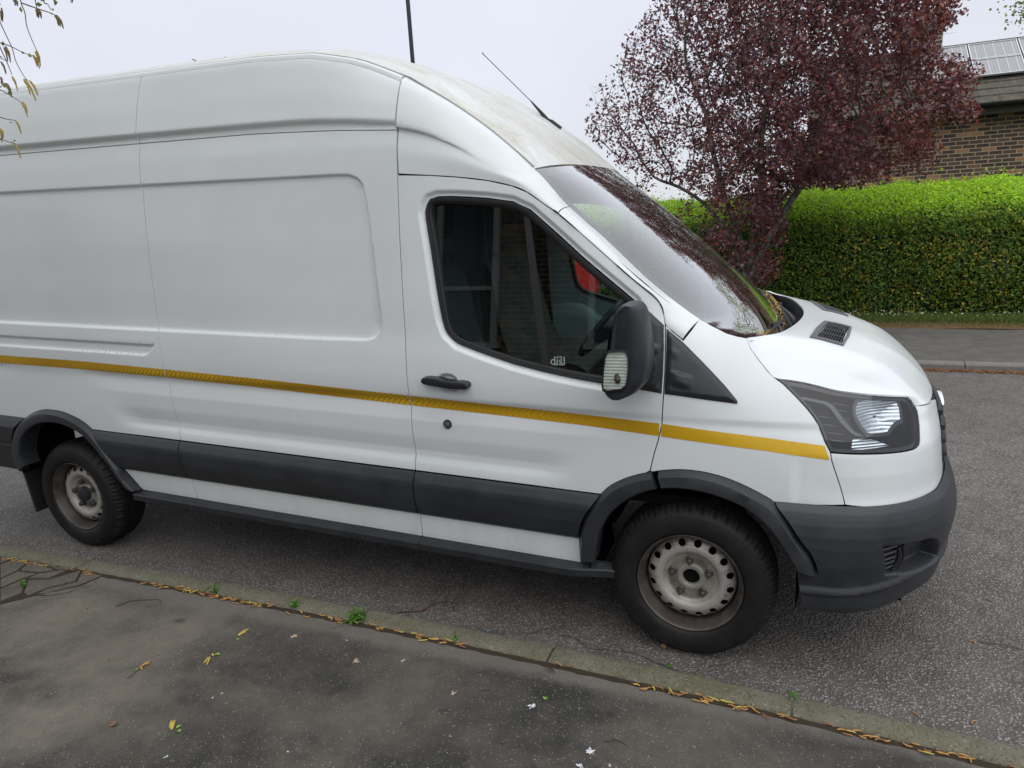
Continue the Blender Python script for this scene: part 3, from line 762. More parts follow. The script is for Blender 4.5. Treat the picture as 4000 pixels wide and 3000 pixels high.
# cowl tray between glass and bonnet
cw = []
rb = BN[0]
gb = wsg[-1]
for j in range(BN.shape[1]):
    y = rb[j, 1]; g = np.array([np.interp(y, gb[:, 1], gb[:, k]) for k in range(3)]); b_ = rb[j]
    cw.append([g+[-.01, 0, .0], g+[.004, 0, -.010], g*.5+b_*.5+[0, 0, -.085], b_+[-.02, 0, -.10], b_+[.012, 0, -.10], b_+[.012, 0, -.012]])
mb = MB(); mb.grid(B2W(np.array(cw)).transpose(1, 0, 2)); cowl = mb.build('cowl_tray', M['plastic'], VAN, True, 40)
for k, (y0, ln) in enumerate(((-.15, .3), (.34, .24), (.62, .16))):
    mb = MB(); mb.box(B2W(np.array([.30-abs(y0)*.1, y0, 1.285])), (.05, ln, .035), rz=.0, bev=.008)
    mb.build('cowl_cover', M['plastic2'], cowl)

# wipers
def wiper(base, blade0, blade1, bend):
    base, blade0, blade1 = [np.array(q, float) for q in (base, blade0, blade1)]
    mid = (blade0+blade1)/2+np.array([0, 0, .02]); ar = MB()
    p0 = base; p1 = base*.72+mid*.28+np.array([0, 0, .02]); 
    ar.tube([B2W(q) for q in (p0, p0*.8+p1*.2+np.array([0, 0, .012]), p1, mid)], [.026, .024, .015, .006], 8)
    a_ = ar.build('wiper', M['plastic'], VAN)
    bl = MB(); bl.tube([B2W(blade0+(blade1-blade0)*t+np.array([0, 0, bend*4*t*(1-t)])) for t in np.linspace(0, 1, 9)], [.004, .008, .009, .010, .011, .010, .009, .008, .004], 6)
    bl.box(B2W(mid+[0, 0, -.005]), (.05, .03, .022), bev=.006)
    bl.build('wiper_blade', M['rubber'], a_); return a_
def wsp(t, y):                                   # point on the screen: t 0 top .. 1 bottom
    i = int(t*(wsg.shape[0]-1)); r_ = wsg[i]; return np.array([np.interp(y, r_[:, 1], r_[:, k]) for k in range(3)])
wiper((.335, -.44, 1.262), wsp(.93, -.62)+[0.012, 0, .012], wsp(.86, .05)+[.012, 0, .012], .012)
wiper((.355, .22, 1.262), wsp(.93, -.02)+[.015, 0, .014], wsp(.80, .70)+[.012, 0, .012], .012)

# ------------------------------------------------------------------ front bumper
NP = np.stack([lookup(CX, np.linspace(.05, UMAX, 240), np.full(240, .755)), lookup(CY, np.linspace(.05, UMAX, 240), np.full(240, .755))], 1)
tg = np.gradient(NP, axis=0); NN = np.stack([-tg[:, 1], tg[:, 0]], 1)*-1; NN = np.stack([-tg[:, 1], tg[:, 0]], 1); NN *= np.sign((NN*np.array([.3, 1])).sum(1))[:, None]; NN /= np.linalg.norm(NN, axis=1)[:, None]
NU = np.linspace(.05, UMAX, 240)
OV = [.10, .26, .295, .31, .33, .385, .400, .415, .43, .45, .52, .60, .645, .69, .715, .735, .752, .764]
OO = [-.12, -.045, .0, .012, .020, .026, .040, .036, .030, .034, .050, .057, .055, .046, .038, .030, .017, .001]
FOG = []
def SB(u, v):
    u = np.asarray(u, float); v = np.asarray(v, float)
    ris = .058*sstep(.55, .95, u)*(1-sstep(.47, .62, v))
    o = np.interp(v-ris, OV, OO); 
    cen = sstep(1.0, UMAX, u)                    # the middle sits a little further forward
    o = o+.012*cen*np.exp(-((v-.58)/.15)**2)
    x = np.interp(u, NU, NP[:, 0]); y = np.interp(u, NU, NP[:, 1]); nx = np.interp(u, NU, NN[:, 0]); ny = np.interp(u, NU, NN[:, 1])
    for poly, dep, bev in FOG:
        Q_ = np.stack([u.ravel(), v.ravel()], 1); d = dist_poly(Q_, poly); d = np.where(inside(Q_, poly), d, -d).reshape(u.shape); o = o-dep*sstep(-.004, bev, d)
    return np.stack([x+nx*o, -(y+ny*o), v], -1)
def smoothline(q): return q
fog = UVs([(3453, 2137), (3535, 2127), (3634, 2104), (3660, 2108), (3668, 2123), (3666, 2173), (3645, 2196), (3596, 2222), (3520, 2241), (3459, 2247)], Sf=SB)
FOG.append((fog, .060, .020))
lb = [(.33, .745)]
bl_ = UVs([(3036, 1979), (3081, 2038), (3127, 2110), (3167, 2160), (3188, 2205), (3197, 2242), (3113, 2234), (3124, 2300)], Sf=SB); bl_ = np.vstack([bl_, [[.44, .316]]])
br_low = .235
bump_poly = [tuple(q) for q in bl_[::-1]]+[(.33, .760), (.6, .760), (.9, .760), (1.2, .760), (UMAX-.002, .760), (UMAX-.002, .385), (1.3, .38), (1.1, .375), (.95, .36), (.85, .343), (.75, .325), (.65, .313), (.55, .312)]
panel('front_bumper', bump_poly, M['plastic'], Sf=SB, rings=[(fog, True, (-.006, -.003, 0, .005, .010, .015, .020, .03))], rows=sorted(list(np.arange(.315, .69, .008))+list(np.arange(.69, .7615, .0045))), du=.012, inset=0, flap=.03)
for sg_ in (1, -1):
    mb = MB()
    fu0, fv0, fv1 = fog[:, 0].min(), fog[:, 1].min(), fog[:, 1].max()
    def fp(u_, v_, dp):
        FG = FOG[:]; FOG.clear(); q_ = SB(np.array([u_]), np.array([v_]))[0]; n_ = SN(np.array([u_]), np.array([v_]), SB)[0]; FOG.extend(FG); q_ = B2W(q_-n_*dp); q_[1] *= sg_; return q_
    for k in range(5):
        v_ = fv0+.030+k*.024; mb.tube([fp(fu0+.004, v_, .010), fp(fu0+.030, v_+.001, .016), fp(fu0+.062, v_+.002, .022)], .0055, 6)
    for uu, rr_q in ((fu0+.066, .009), (fu0+.084, .007)): mb.tube([fp(uu+.012*math.sin(math.pi*t), fv0+.016+(fv1-fv0-.034)*t, .020) for t in np.linspace(0, 1, 8)], rr_q, 7)
    mb.grid([[fp(fu0+.002+.07*a_, fv0+.012+(fv1-fv0-.03)*t, .034) for a_ in (0, .5, 1)] for t in np.linspace(0, 1, 5)], flip=sg_ > 0)
    mb.build('fog_lamp_blank', M['plastic2'], VAN)
# grille and badge
gp = [(UG+.004, .80), (UMAX-.001, .80), (UMAX-.001, 1.06), (UG+.004, 1.062)]
panel('grille', gp, M['plastic2'], du=.03, lift=-.006, flap=.03)
panel('lower_nose_strip', [(UG+.004, .745), (UMAX-.001, .745), (UMAX-.001, .796), (UG+.004, .796)], M['plastic'], lift=.004, flap=.03)
mb = MB()
for v_ in (.83, .89, .95, 1.01):
    for sg_ in (1, -1):
        q_ = S(np.linspace(UG+.01, UMAX, 12), np.full(12, v_)); q_ = B2W(q_); q_[:, 0] += .006; q_[:, 1] *= sg_; mb.tube(q_, .013, 6)
mb.build('grille_slats', M['plastic'], VAN)
bc = B2W(np.array([.985, 0, .96])); prf = [(0, .030), (.6, .028), (.86, .022), (.90, .030), (.97, .030), (1.0, .018), (1.0, -.02)]
def oval(prof, n=40, a=.112, b=.047):
    return np.array([[(bc[0]+o, bc[1]+r*a*math.cos(2*math.pi*k/n), bc[2]+r*b*math.sin(2*math.pi*k/n)) for k in range(n)] for r, o in prof])
mb = MB(); mb.grid(oval(prf[2:]), closeu=True, flip=True); bd = mb.build('badge', M['chrome'], VAN)
mb = MB(); mb.grid(oval([(.001, .024), (.6, .022), (.9, .016)]), closeu=True, flip=True); mb.build('badge_face', simple('dark_blue_enamel', (.01, .03, .13), .2, coat=.5), bd)

# ------------------------------------------------------------------ cladding, sills, steps
CV = [.45, .474, .482, .50, .57, .635, .655, .690, .700, .712]
CO = [-.004, .0, .014, .024, .036, .038, .034, .014, .004, -.004]
def SC_(u, v):
    p = S(u, v, False); n = SN(u, v, lambda a, b: S(a, b, False)); return p+n*np.interp(v, CV, CO)[..., None]
cr = [r_ for r_ in np.arange(.47, .72, .008)]
def clad(name, poly, **k): panel(name, poly, M['plastic'], Sf=SC_, rows=cr, du=.04, inset=.003, flap=.03, **k)
clad('side_cladding', [(arch_x(ROc, CB, 1), CB), (float(sgap(CB)), CB)]+vline(sgap, CB+.02, CT-.01, 6)+[(float(sgap(CT)), CT)]+[(arch_x(ROc, CT, 1), CT)]+[tuple(q) for q in ROc[ROc[:, 1].argmax():] if CB+.004 < q[1] < CT-.004])
clad('side_cladding', [(float(sgap(CB)), CB), (float(bgap(CB)), CB)]+vline(bgap, CB+.02, CT-.01, 6)+[(float(bgap(CT)), CT), (float(sgap(CT)), CT)]+vline(sgap, CT-.01, CB+.02, 6))
fl = [tuple(q) for q in FOc[:FOc[:, 1].argmax()] if CB+.004 < q[1] < CT-.004]
clad('door_cladding', [(float(bgap(CB)), CB), (arch_x(FOc, CB, -1), CB)]+fl+[(arch_x(FOc, CT, -1), CT), (float(bgap(CT)), CT)]+vline(bgap, CT-.01, CB+.02, 6))
# rear corner cladding in two tiers
rl = [tuple(q) for q in ROc[:ROc[:, 1].argmax()]]
rv0 = min(q[1] for q in rl)
CVr = [.33, .36, .45, .53, .545, .56, .66, .70, .735]; COr = [-.02, .01, .022, .026, .018, .030, .036, .018, .0]
def SR_(u, v):
    p = S(u, v, False); n = SN(u, v, lambda a, b: S(a, b, False)); return p+n*np.interp(v, CVr, COr)[..., None]
panel('rear_corner_cladding', [(XR, .34), (arch_x(ROc, max(rv0, .36), -1), .34)]+[q for q in rl if q[1] > .36 and q[1] < .722]+[(arch_x(ROc, .726, -1), .726), (XR, .726)], M['plastic'], Sf=SR_, rows=list(np.arange(.34, .73, .012)), du=.04, inset=.003, flap=.03)
# white sill strips
def sill(x0f, x1, fl=()):
    panel('sill', [(float(x0f(SB0)), SB0), (float(x1(SB0)), SB0)]+vline(x1, SB0+.02, CB-.01, 4)+[(float(x1(CB)), CB+.003), (float(x0f(CB)), CB+.003)]+vline(x0f, CB-.01, SB0+.02, 4), M['paint'], Sf=lambda u, v: S(u, v, False), rows=list(np.arange(.33, .49, .012)), du=.05, flap=.02)
SB0 = .352
aR = lambda v: np.interp(v, [.3, .352, CB], [arch_x(ROc, .352, 1)-.01, arch_x(ROc, .352, 1), arch_x(ROc, CB, 1)])
aF = lambda v: FOc[0, 0]
sill(aR, sgap); sill(sgap, bgap); sill(bgap, aF)
# side step: a moulded board under the sills
def step(x0, x1, tip0, tip1):
    n = 26; rows = []
    for x in np.linspace(x0, x1, n):
        k = min(1, (x-x0)/.25) if tip0 else 1; k2 = min(1, (x1-x)/.22) if tip1 else 1; b = min(k, k2); b = b*b*(3-2*b)
        y0 = .955; e = .985+.045*b
        rows.append([(x, -y0, .362), (x, -(y0+.012), .357), (x, -(e-.02), .343), (x, -(e-.012), .338), (x, -(e-.004), .340), (x, -e, .333), (x, -(e-.004), .300), (x, -(e-.03), .288), (x, -(y0-.05), .278)])
    strip_obj('side_step', rows, M['plastic'], flip=False, sharp=25)
step(arch_x(ROc, .40, 1)+.02, float(sgap(.36))+.35, False, False)
step(float(sgap(.36))+.352, float(bgap(.34))-.001, False, False)
step(float(bgap(.34))+.001, FOc[0, 0]+.155, False, True)

# ------------------------------------------------------------------ arch trims
def trim(name, O, I, n=44, split=None, chf=.24, yo=1.006, yf=1.046):
    Oc, Ic = arcpoly(O, n), arcpoly(I, n); rows = []
    for o, i_ in zip(Oc, Ic):
        q = S(np.array([o[0]]), np.array([o[1]]), False)[0]; y0 = min(-q[1], yo)
        f = lambda t, y: (o[0]+(i_[0]-o[0])*t, -y, o[1]+(i_[1]-o[1])*t)
        rows.append([f(-.02, y0-.02), f(0, y0+.006), f(.05, y0+.016), f(chf, yf-.002), f(chf+.05, yf), f(.9, yf+.001), f(.98, yf-.004), f(1.0, yf-.012), f(1.0, yf-.07), f(.9, yf-.12)])
    rows = np.array(rows)
    if split is None: parts = [rows]
    else: parts = [rows[:split], rows[split:]]
    for k, p_ in enumerate(parts):
        if split and k == 0: e = p_[-1].copy(); e[:, 1] += .04; p_ = np.vstack([p_, e[None]])
        if split and k == 1: e = p_[0].copy(); e[:, 0] += .006; p_ = np.array(p_); p_[0, :, 0] += .004; e = p_[0].copy(); e[:, 1] += .04; p_ = np.vstack([e[None], p_])
        strip_obj(name, p_, M['plastic'], flip=True, sharp=28)
spl = int(np.argmin(abs(arcpoly(FO, 60)[:, 0]-dfr[-1][0])))
trim('front_arch_trim', FO, FI, 60, spl+1)
trim('rear_arch_trim', RO, RI, 60)

# ------------------------------------------------------------------ underbody, wheel wells, inner shell
mb = MB()
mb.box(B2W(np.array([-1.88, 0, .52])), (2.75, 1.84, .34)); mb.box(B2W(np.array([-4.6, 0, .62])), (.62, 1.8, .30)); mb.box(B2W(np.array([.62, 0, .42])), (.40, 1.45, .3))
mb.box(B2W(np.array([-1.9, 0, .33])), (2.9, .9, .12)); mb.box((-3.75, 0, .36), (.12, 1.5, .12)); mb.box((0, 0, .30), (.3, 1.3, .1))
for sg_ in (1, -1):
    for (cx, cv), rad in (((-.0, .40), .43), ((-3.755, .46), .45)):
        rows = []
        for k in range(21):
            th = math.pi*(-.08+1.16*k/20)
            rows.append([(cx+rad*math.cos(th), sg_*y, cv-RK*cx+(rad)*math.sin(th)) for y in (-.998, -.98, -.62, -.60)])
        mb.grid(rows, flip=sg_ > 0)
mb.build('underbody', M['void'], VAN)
# inner shell just behind the side skins keeps daylight out of the shut lines
poly = [(XR+.01, .50)]+[(arch_x(RO, .5, -1)-.03, .5)]+[tuple(q) for q in offset(np.vstack([ROc]), 0)[2:-2] if q[1] > .5]+[(arch_x(ROc, .5, 1)+.03, .5), (arch_x(FOc, .5, -1)-.03, .5)]+[tuple(q) for q in FOc if q[1] > .5]+[(.42, .62), (.42, 1.12), (.15, 1.34)]
pt = dtop.copy(); pt[:, 1] += .02; pt[:, 0] += .01
poly += [tuple(q) for q in pt[::-1][4:]]+[(-1.262, 2.40)]+hline(lambda x: VE(x)-.02, -1.30, XR+.01, 30)
panel('inner_side', poly, M['void'], holes=[offset(WIN, .012)], Sf=lambda u, v: S(u, v, False), lift=-.026, rows=list(np.arange(.4, 2.7, .08)), du=.12, inset=0, flap=0)

# ------------------------------------------------------------------ door glass, seal, divider
def SG(u, v): return S(u, v, False)-np.array([0, -1, 0])*.016
gw = offset(WIN, .004)
_w = resample(WIN, .03, True); _p = S(_w[:, 0], _w[:, 1], False); _A = np.stack([np.ones(len(_p)), _p[:, 0], _p[:, 2]], 1); _c = np.linalg.lstsq(_A, _p[:, 1], rcond=None)[0]
_bow = (_p[:, 1]-_A@_c).max()
def SGL(u, v): return np.stack([u, _c[0]+_c[1]*u+_c[2]*v, v], -1)
panel('door_window', offset(WIN, -.004), M['glass'], Sf=SGL, lift=-.030, rows=list(np.arange(.9, 2.1, .05)), du=.08, inset=0, flap=0)
def seal(outer, inner, l0, l1, l2, name, mat):
    a_ = resample(outer, .03, True); rows = []
    ins = np.array(inner)
    d = []
    n = len(a_)
    # matching inset ring by normal offset
    rows = []
    for off_, lift in l0:
        q = offset(a_, off_); p_ = S(q[:, 0], q[:, 1], False)+SN(q[:, 0], q[:, 1], lambda a, b: S(a, b, False))*lift; rows.append(p_)
    rows = np.array(rows); rows = np.concatenate([rows, rows[:, :1]], 1)
    return strip_obj(name, rows, mat, flip=True, sharp=50)
seal(catmull(np.vstack([WIN, WIN[:1]]), 4)[:-1], WIN, [(.000, -.022), (.002, -.010), (.006, -.006), (.018, -.008), (.020, -.014), (.024, -.014), (.028, -.018), (.029, -.05)], 0, 0, 'window_seal', M['rubber'])
dv = UVs([(2034, 805), (2062, 818), (2143, 1452), (2113, 1446)])
dv = UVs([(2036, 812), (2060, 822), (2090, 1060), (2144, 1462), (2114, 1450), (2068, 1110)])
panel('window_divider', dv, M['rubber'], Sf=SGL, lift=-.022, rows=list(np.arange(1, 2.1, .06)), du=.03, inset=0, flap=.012)

# ------------------------------------------------------------------ mirror triangle and wing triangle
def tri_surf(base, ribs):
    def f(u, v):
        p = S(u, v, False); n = SN(u, v, lambda a, b: S(a, b, False)); d = dist_poly(np.stack([u.ravel(), v.ravel()], 1), base).reshape(u.shape)
        h = .003+.015*sstep(0, .022, d)
        for (v0, v1, sl, umax) in ribs:
            vv = v-(sl*(u+.1)); h = h+.016*sstep(v0-.008, v0+.022, vv)*(1-sstep(v1-.012, v1, vv))*(1-sstep(umax-.05, umax, u))*sstep(0.01, .05, d)
        return p+n*h[..., None]
    return f
ribs = [(1.205, 1.262, -.25, .02), (1.305, 1.345, -.25, -.035)]
trp = UVs([(2600, 1276), (2632, 1303), (2669, 1334), (2750, 1415), (2832, 1502), (2880, 1560), (2886, 1572), (2879, 1581), (2768, 1566), (2680, 1553), (2593, 1541), (2597, 1450), (2600, 1360)])
panel('wing_trim_triangle', trp, M['plastic'], Sf=tri_surf(trp, ribs), rows=list(np.arange(1.0, 1.5, .008)), du=.010, inset=.003, flap=.02)
trd = UVs([(2479, 1165), (2540, 1216), (2596, 1268), (2597, 1360), (2594, 1450), (2588, 1540), (2540, 1532), (2447, 1516), (2462, 1440), (2480, 1320), (2487, 1215)])
panel('mirror_mount', trd, M['plastic'], Sf=tri_surf(trd, ribs), rows=list(np.arange(1.0, 1.6, .008)), du=.010, inset=.003, flap=.02)

# ------------------------------------------------------------------ door mirror
YM = -1.215
lv = [(1193, 2432, 2480), (1197, 2418, 2492), (1212, 2398, 2505), (1240, 2388, 2514), (1290, 2380, 2524), (1345, 2373, 2533), (1400, 2366, 2538), (1450, 2358, 2534), (1490, 2351, 2524), (1515, 2349, 2505), (1538, 2352, 2480), (1552, 2366, 2452), (1558, 2382, 2435)]
def sec(xr, xf, z, ysh=0, ny=26, dy=.2, sh=0):
    pts = []
    cx, hx = (xr+xf)/2, (xf-xr)/2; y0, y1 = YM-.022, YM-.022+dy
    cy, hy = (y0+y1)/2, (y1-y0)/2
    for k in range(ny):
        th = 2*math.pi*k/ny; c_, s_ = math.cos(th), math.sin(th); e = 2/3.2
        X = cx+hx*math.copysign(abs(c_)**e, c_); Y = cy+hy*math.copysign(abs(s_)**e, s_)
        # nose of the shell bulges forward towards its outer end
        pts.append((X, Y, z))
    return pts
ml = []
for k, (py, a_, b_) in enumerate(lv):
    p0 = on_y(a_, py, YM); p1 = on_y(b_, py, YM); t = k/(len(lv)-1)
    dy = .20*(.80+.2*math.sin(math.pi*min(1, t*1.1+.05))); ml.append(sec(p0[0]+.002, p1[0]-.004, (p0[2]+p1[2])/2, dy=dy))
ml = densify(np.array(ml), 4, 1)
ctr = ml[0].mean(0); ce = ml[-1].mean(0)
mirs = []
for sg_ in (1, -1):
    mb = MB(); Q = B2W(ml); Q[..., 1] *= sg_; mb.grid(Q, closeu=True, flip=sg_ > 0)
    mb.add(np.vstack([Q[0], Q[0].mean(0)[None]+[0, 0, .004]]), [((k+1) % 26, k, 26) if sg_ > 0 else (k, (k+1) % 26, 26) for k in range(26)]); mb.add(np.vstack([Q[-1], Q[-1].mean(0)[None]-[0, 0, .004]]), [(k, (k+1) % 26, 26) if sg_ > 0 else ((k+1) % 26, k, 26) for k in range(26)])
    mo = mb.build('door_mirror', M['plastic'], VAN, True, 60); mirs.append(mo)
    # seam between the shell and its rear frame
    sp = []
    for (px, py) in [(2449, 1199), (2425, 1212), (2408, 1235), (2400, 1270), (2392, 1320), (2386, 1370), (2384, 1380)]:
        q = on_y(px, py, YM-.0205); sp.append(q)
    sp = B2W(catmull(np.array(sp), 4)); sp[:, 1] *= sg_
    mb = MB(); mb.tube(sp, .0022, 5); mb.build('shell_seam', M['rubber'], mo)
    # mirror glass on the rear
    k0, k1 = 6, len(ml)-16
    xs_ = np.array([Q[k][:, 0].min() for k in (k0, (k0+k1)//2, k1)])
    zs_ = np.array([Q[k][0, 2] for k in (k0, (k0+k1)//2, k1)])
    gq = [[(x-.003, sg_*(YM+.01+.155*t), z) for t in np.linspace(0, 1, 5)] for x, z in zip(xs_, zs_)]
    mb = MB(); mb.grid(gq, flip=sg_ < 0); mb.build('mirror_glass', M['chrome'], mo)
    # indicator
    ipx = [(2372, 1384), (2380, 1377), (2430, 1375), (2444, 1380), (2451, 1400), (2452, 1440), (2448, 1480), (2441, 1508), (2425, 1519), (2370, 1526), (2357, 1519), (2355, 1500), (2360, 1440), (2366, 1400)]
    io = np.array([on_y(*q, YM-.028) for q in ipx]); c_ = io.mean(0)
    def ring(sc_, y): r_ = c_+(io-c_)*sc_; r_[:, 1] = YM+y; r_ = B2W(r_); r_[:, 1] *= sg_; return r_
    mb = MB(); mb.grid(np.array([ring(1.12, -.016), ring(1.10, -.030), ring(1.02, -.032), ring(1.0, -.024)]), closeu=True, flip=sg_ > 0); io_ = mb.build('indicator', M['rubber'], mo, True, 30)
    mb = MB(); rr2 = ring(1.0, -.0235); mb.add(np.vstack([rr2]), [tuple(range(len(io)))[::sg_]])
    m_, nt_, b_ = (newmat('indicator_reflector') if sg_ > 0 else (bpy.data.materials['indicator_reflector'], None, None))
    if nt_:
        cb = mixc(nt_, noise(nt_, 22, 2), (.90, .92, .88), (.45, .52, .30)); wv = nt_.nodes.new('ShaderNodeTexWave'); wv.bands_direction = 'Z'; wv.inputs['Scale'].default_value = 26; wv.inputs['Distortion'].default_value = .3
        nt_.links.new(coord(nt_), wv.inputs['Vector']); cb = mixc(nt_, mathn(nt_, 'MULTIPLY', wv.outputs[0], .5), cb, (.85, .87, .85)); nt_.links.new(cb, b_.inputs['Base Color'])
        b_.inputs['Metallic'].default_value = .1; b_.inputs['Roughness'].default_value = .2; bump(nt_, b_, wv.outputs[0], .6, .003)
    mb.build('reflector', m_, io_, False)
    mb = MB(); mb.grid(np.array([ring(1.0, -.027), ring(.97, -.034), ring(.85, -.038), ring(.5, -.040), ring(.01, -.041)]), closeu=True, flip=sg_ > 0); mb.build('lens', M['lens'], io_)
    bc_ = B2W(c_); mb = MB(); mb.tube([(bc_[0]+.008, sg_*(YM-.025), bc_[2]-.045), (bc_[0]+.008, sg_*(YM-.033), bc_[2]-.03), (bc_[0]+.006, sg_*(YM-.034), bc_[2]-.012)], [.010, .012, .006], 10); mb.build('bulb', M['bolt'], io_)
    # arm
    ap = [(2470, 1392, 2560, 1388), (2470, 1400, 2558, 1396), (2450, 1460, 2556, 1452), (2455, 1500, 2548, 1468), (2470, 1520, 2520, 1530)]
    mb = MB(); P0 = on_y(2500, 1450, -1.10); P1 = on_y(2556, 1445, -.985)
    A_ = [(P0+np.array([dx, 0, dz])) for dx, dz in ((-.06, .055), (.055, .058), (.062, .02), (.05, -.045), (-.05, -.06))]; A_ = np.array(A_); A_[:, 1] = -1.11
    B_ = [(P1+np.array([dx, 0, dz])) for dx, dz in ((-.09, .060), (.030, .060), (.034, .02), (.024, -.050), (-.09, -.07))]; B_ = np.array(B_); B_[:, 1] = -.96
    rws = [A_*(1-t)+B_*t for t in (0, .35, .5, 1)]; rws = B2W(np.array(rws)); rws[..., 1] *= sg_
    mb.grid(rws, closeu=True, flip=sg_ < 0); mb.add(rws[0], [tuple(range(5))[::sg_]]); mb.build('mirror_arm', M['plastic'], mo, True, 30)

# ------------------------------------------------------------------ door handle and lock
def hpt(px, py, y): return on_y(px, py, y)
hc = [(1646, 1482), (1652, 1475), (1668, 1474), (1700, 1477), (1735, 1487), (1770, 1492), (1792, 1491), (1815, 1494), (1826, 1502), (1828, 1512), (1822, 1522), (1805, 1522), (1760, 1520), (1715, 1512), (1680, 1506), (1655, 1500), (1646, 1492)]
ho = np.array([on_y(*q, -1.05) for q in hc]); hm = ho.mean(0)
for sg_ in (1, -1):
    rows = []
    for sc_, y in ((1.0, -1.006), (1.0, -1.030), (.985, -1.048), (.93, -1.056), (.8, -1.058), (.3, -1.059)):
        r_ = ho.copy(); cz = np.interp(ho[:, 0], [ho[:, 0].min(), ho[:, 0].max()], [ho[np.argmin(ho[:, 0]), 2], ho[np.argmax(ho[:, 0]), 2]])
        r_[:, 2] = cz+(ho[:, 2]-cz)*sc_; r_[:, 0] = hm[0]+(ho[:, 0]-hm[0])*(1-(1-sc_)*.12); r_[:, 1] = y
        r_ = B2W(r_); r_[:, 1] *= sg_; rows.append(r_)
    mb = MB(); mb.grid(np.array(rows), closeu=True, flip=sg_ < 0); mb.add(rows[-1], [tuple(range(len(hc)))[::-sg_]]); mb.build('door_handle', M['plastic2'], VAN, True, 40)
    _lu = UV(1750, 1656); lk = S(np.array([_lu[0]]), np.array([_lu[1]]))[0]; lk[1] -= .003; lk = B2W(lk)
    mb = MB()
    L_ = lathe([(0.0215, .006), (.0215, .0), (.019, -.003), (.0165, -.003)], 24); mb.grid(L_*[1, 1, 1]+[lk[0], lk[1], lk[2]], closeu=True)
    if sg_ > 0:
        o_ = mb.build('deadlock', M['rubber'], VAN)
        mb = MB(); L_ = lathe([(.0165, -.003), (.0155, -.006), (.010, -.0075), (.009, -.012), (.0065, -.0125), (.006, -.004), (.001, -.004)], 24); mb.grid(L_+[lk[0]-.001, lk[1], lk[2]], closeu=True); mb.build('lock_barrel', simple('brushed_steel', (.35, .34, .33), .3, 1.), o_)

# ------------------------------------------------------------------ yellow tape
tt = [(0, 1387), (300, 1409), (638, 1442), (1000, 1479), (1594, 1545), (2000, 1590), (2300, 1623), (2588, 1656), (3000, 1711), (3226, 1742)]
tb_ = [(0, 1417), (300, 1440), (656, 1475), (1000, 1514), (1606, 1585), (2000, 1629), (2300, 1664), (2579, 1703), (3000, 1761), (3244, 1797)]
TT, TB = UVs(tt), UVs(tb_)
def tape_f(xa, xb, na):
    us_ = np.linspace(xa, xb, na); vt = np.interp(us_, TT[:, 0], TT[:, 1]); vb_ = np.interp(us_, TB[:, 0], TB[:, 1]); rows = []
    for t in np.linspace(0, 1, 7):
        v_ = vt*(1-t)+vb_*t; p_ = S(us_, v_); n = SN(us_, v_); rows.append(p_+n*.0012)
    return np.array(rows)
mt, nt_, b_ = newmat('yellow_reflective_tape')
sp_ = nt_.nodes.new('ShaderNodeSeparateXYZ'); nt_.links.new(coord(nt_), sp_.inputs[0])
X_, Z_ = sp_.outputs[0], mathn(nt_, 'ADD', sp_.outputs[2], mathn(nt_, 'MULTIPLY', sp_.outputs[0], RK))
zz_ = mathn(nt_, 'MULTIPLY', mathn(nt_, 'SUBTRACT', Z_, 1.0), 1/.0105)
row_ = mathn(nt_, 'FLOOR', zz_)
sh_ = mathn(nt_, 'MULTIPLY', mathn(nt_, 'PINGPONG', row_, 2.), .35)
xx_ = mathn(nt_, 'ADD', mathn(nt_, 'MULTIPLY', X_, 1/.030), sh_)
pat = mathn(nt_, 'GREATER_THAN', mathn(nt_, 'FRACT', xx_), .52)
msk = maprange(nt_, noise(nt_, .9, 1, .5, coord(nt_, (1, .01, .01))), .42, .56)
# the prismatic zigzag is strong on the load area and door middle, faint towards the nose
zone = maprange(nt_, X_, -.75, -.35, 1, .12)
pat = mathn(nt_, 'MULTIPLY', mathn(nt_, 'MULTIPLY', pat, msk), zone)
hexn = nt_.nodes.new('ShaderNodeTexVoronoi'); hexn.inputs['Scale'].default_value = 190; nt_.links.new(coord(nt_), hexn.inputs['Vector'])
c_ = mixc(nt_, pat, (.50, .285, .010), (.82, .53, .030)); c_ = mixc(nt_, maprange(nt_, X_, -.3, .2, 0, .75), c_, (.82, .51, .014))
c_ = mixc(nt_, mathn(nt_, 'MULTIPLY', maprange(nt_, hexn.outputs['Distance'], .3, .6), .25), c_, (.42, .22, .01))
nt_.links.new(c_, b_.inputs['Base Color']); b_.inputs['Roughness'].default_value = .3; b_.inputs['Metallic'].default_value = .1
gS, gB, gD = float(sgap(1.09)), float(bgap(1.05)), float(dfr[3][0])-.006
for xa, xb, n in ((-4.9, gS-.003, 50), (gS+.003, gB-.003, 40), (gB+.003, gD-.004, 40)):
    strip_obj('reflective_tape', tape_f(xa, xb, n), mt, flip=False, sharp=60)
us_end = TT[-1, 0]; 
g_ = tape_f(gD+.004, us_end+.002, 30)
for i_, t_q in enumerate(np.linspace(0, 1, 7)):
    ub = TT[-1, 0]*(1-t_q)+TB[-1, 0]*t_q-.004; xx = gD+.004+(ub-gD-.004)*np.linspace(0, 1, 30); vt = np.interp(xx, TT[:, 0], TT[:, 1]); vb_ = np.interp(xx, TB[:, 0], TB[:, 1]); vq = vt*(1-t_q)+vb_*t_q; g_[i_] = S(xx, vq)+SN(xx, vq)*.0012
strip_obj('reflective_tape', g_, mt, flip=False, sharp=60)

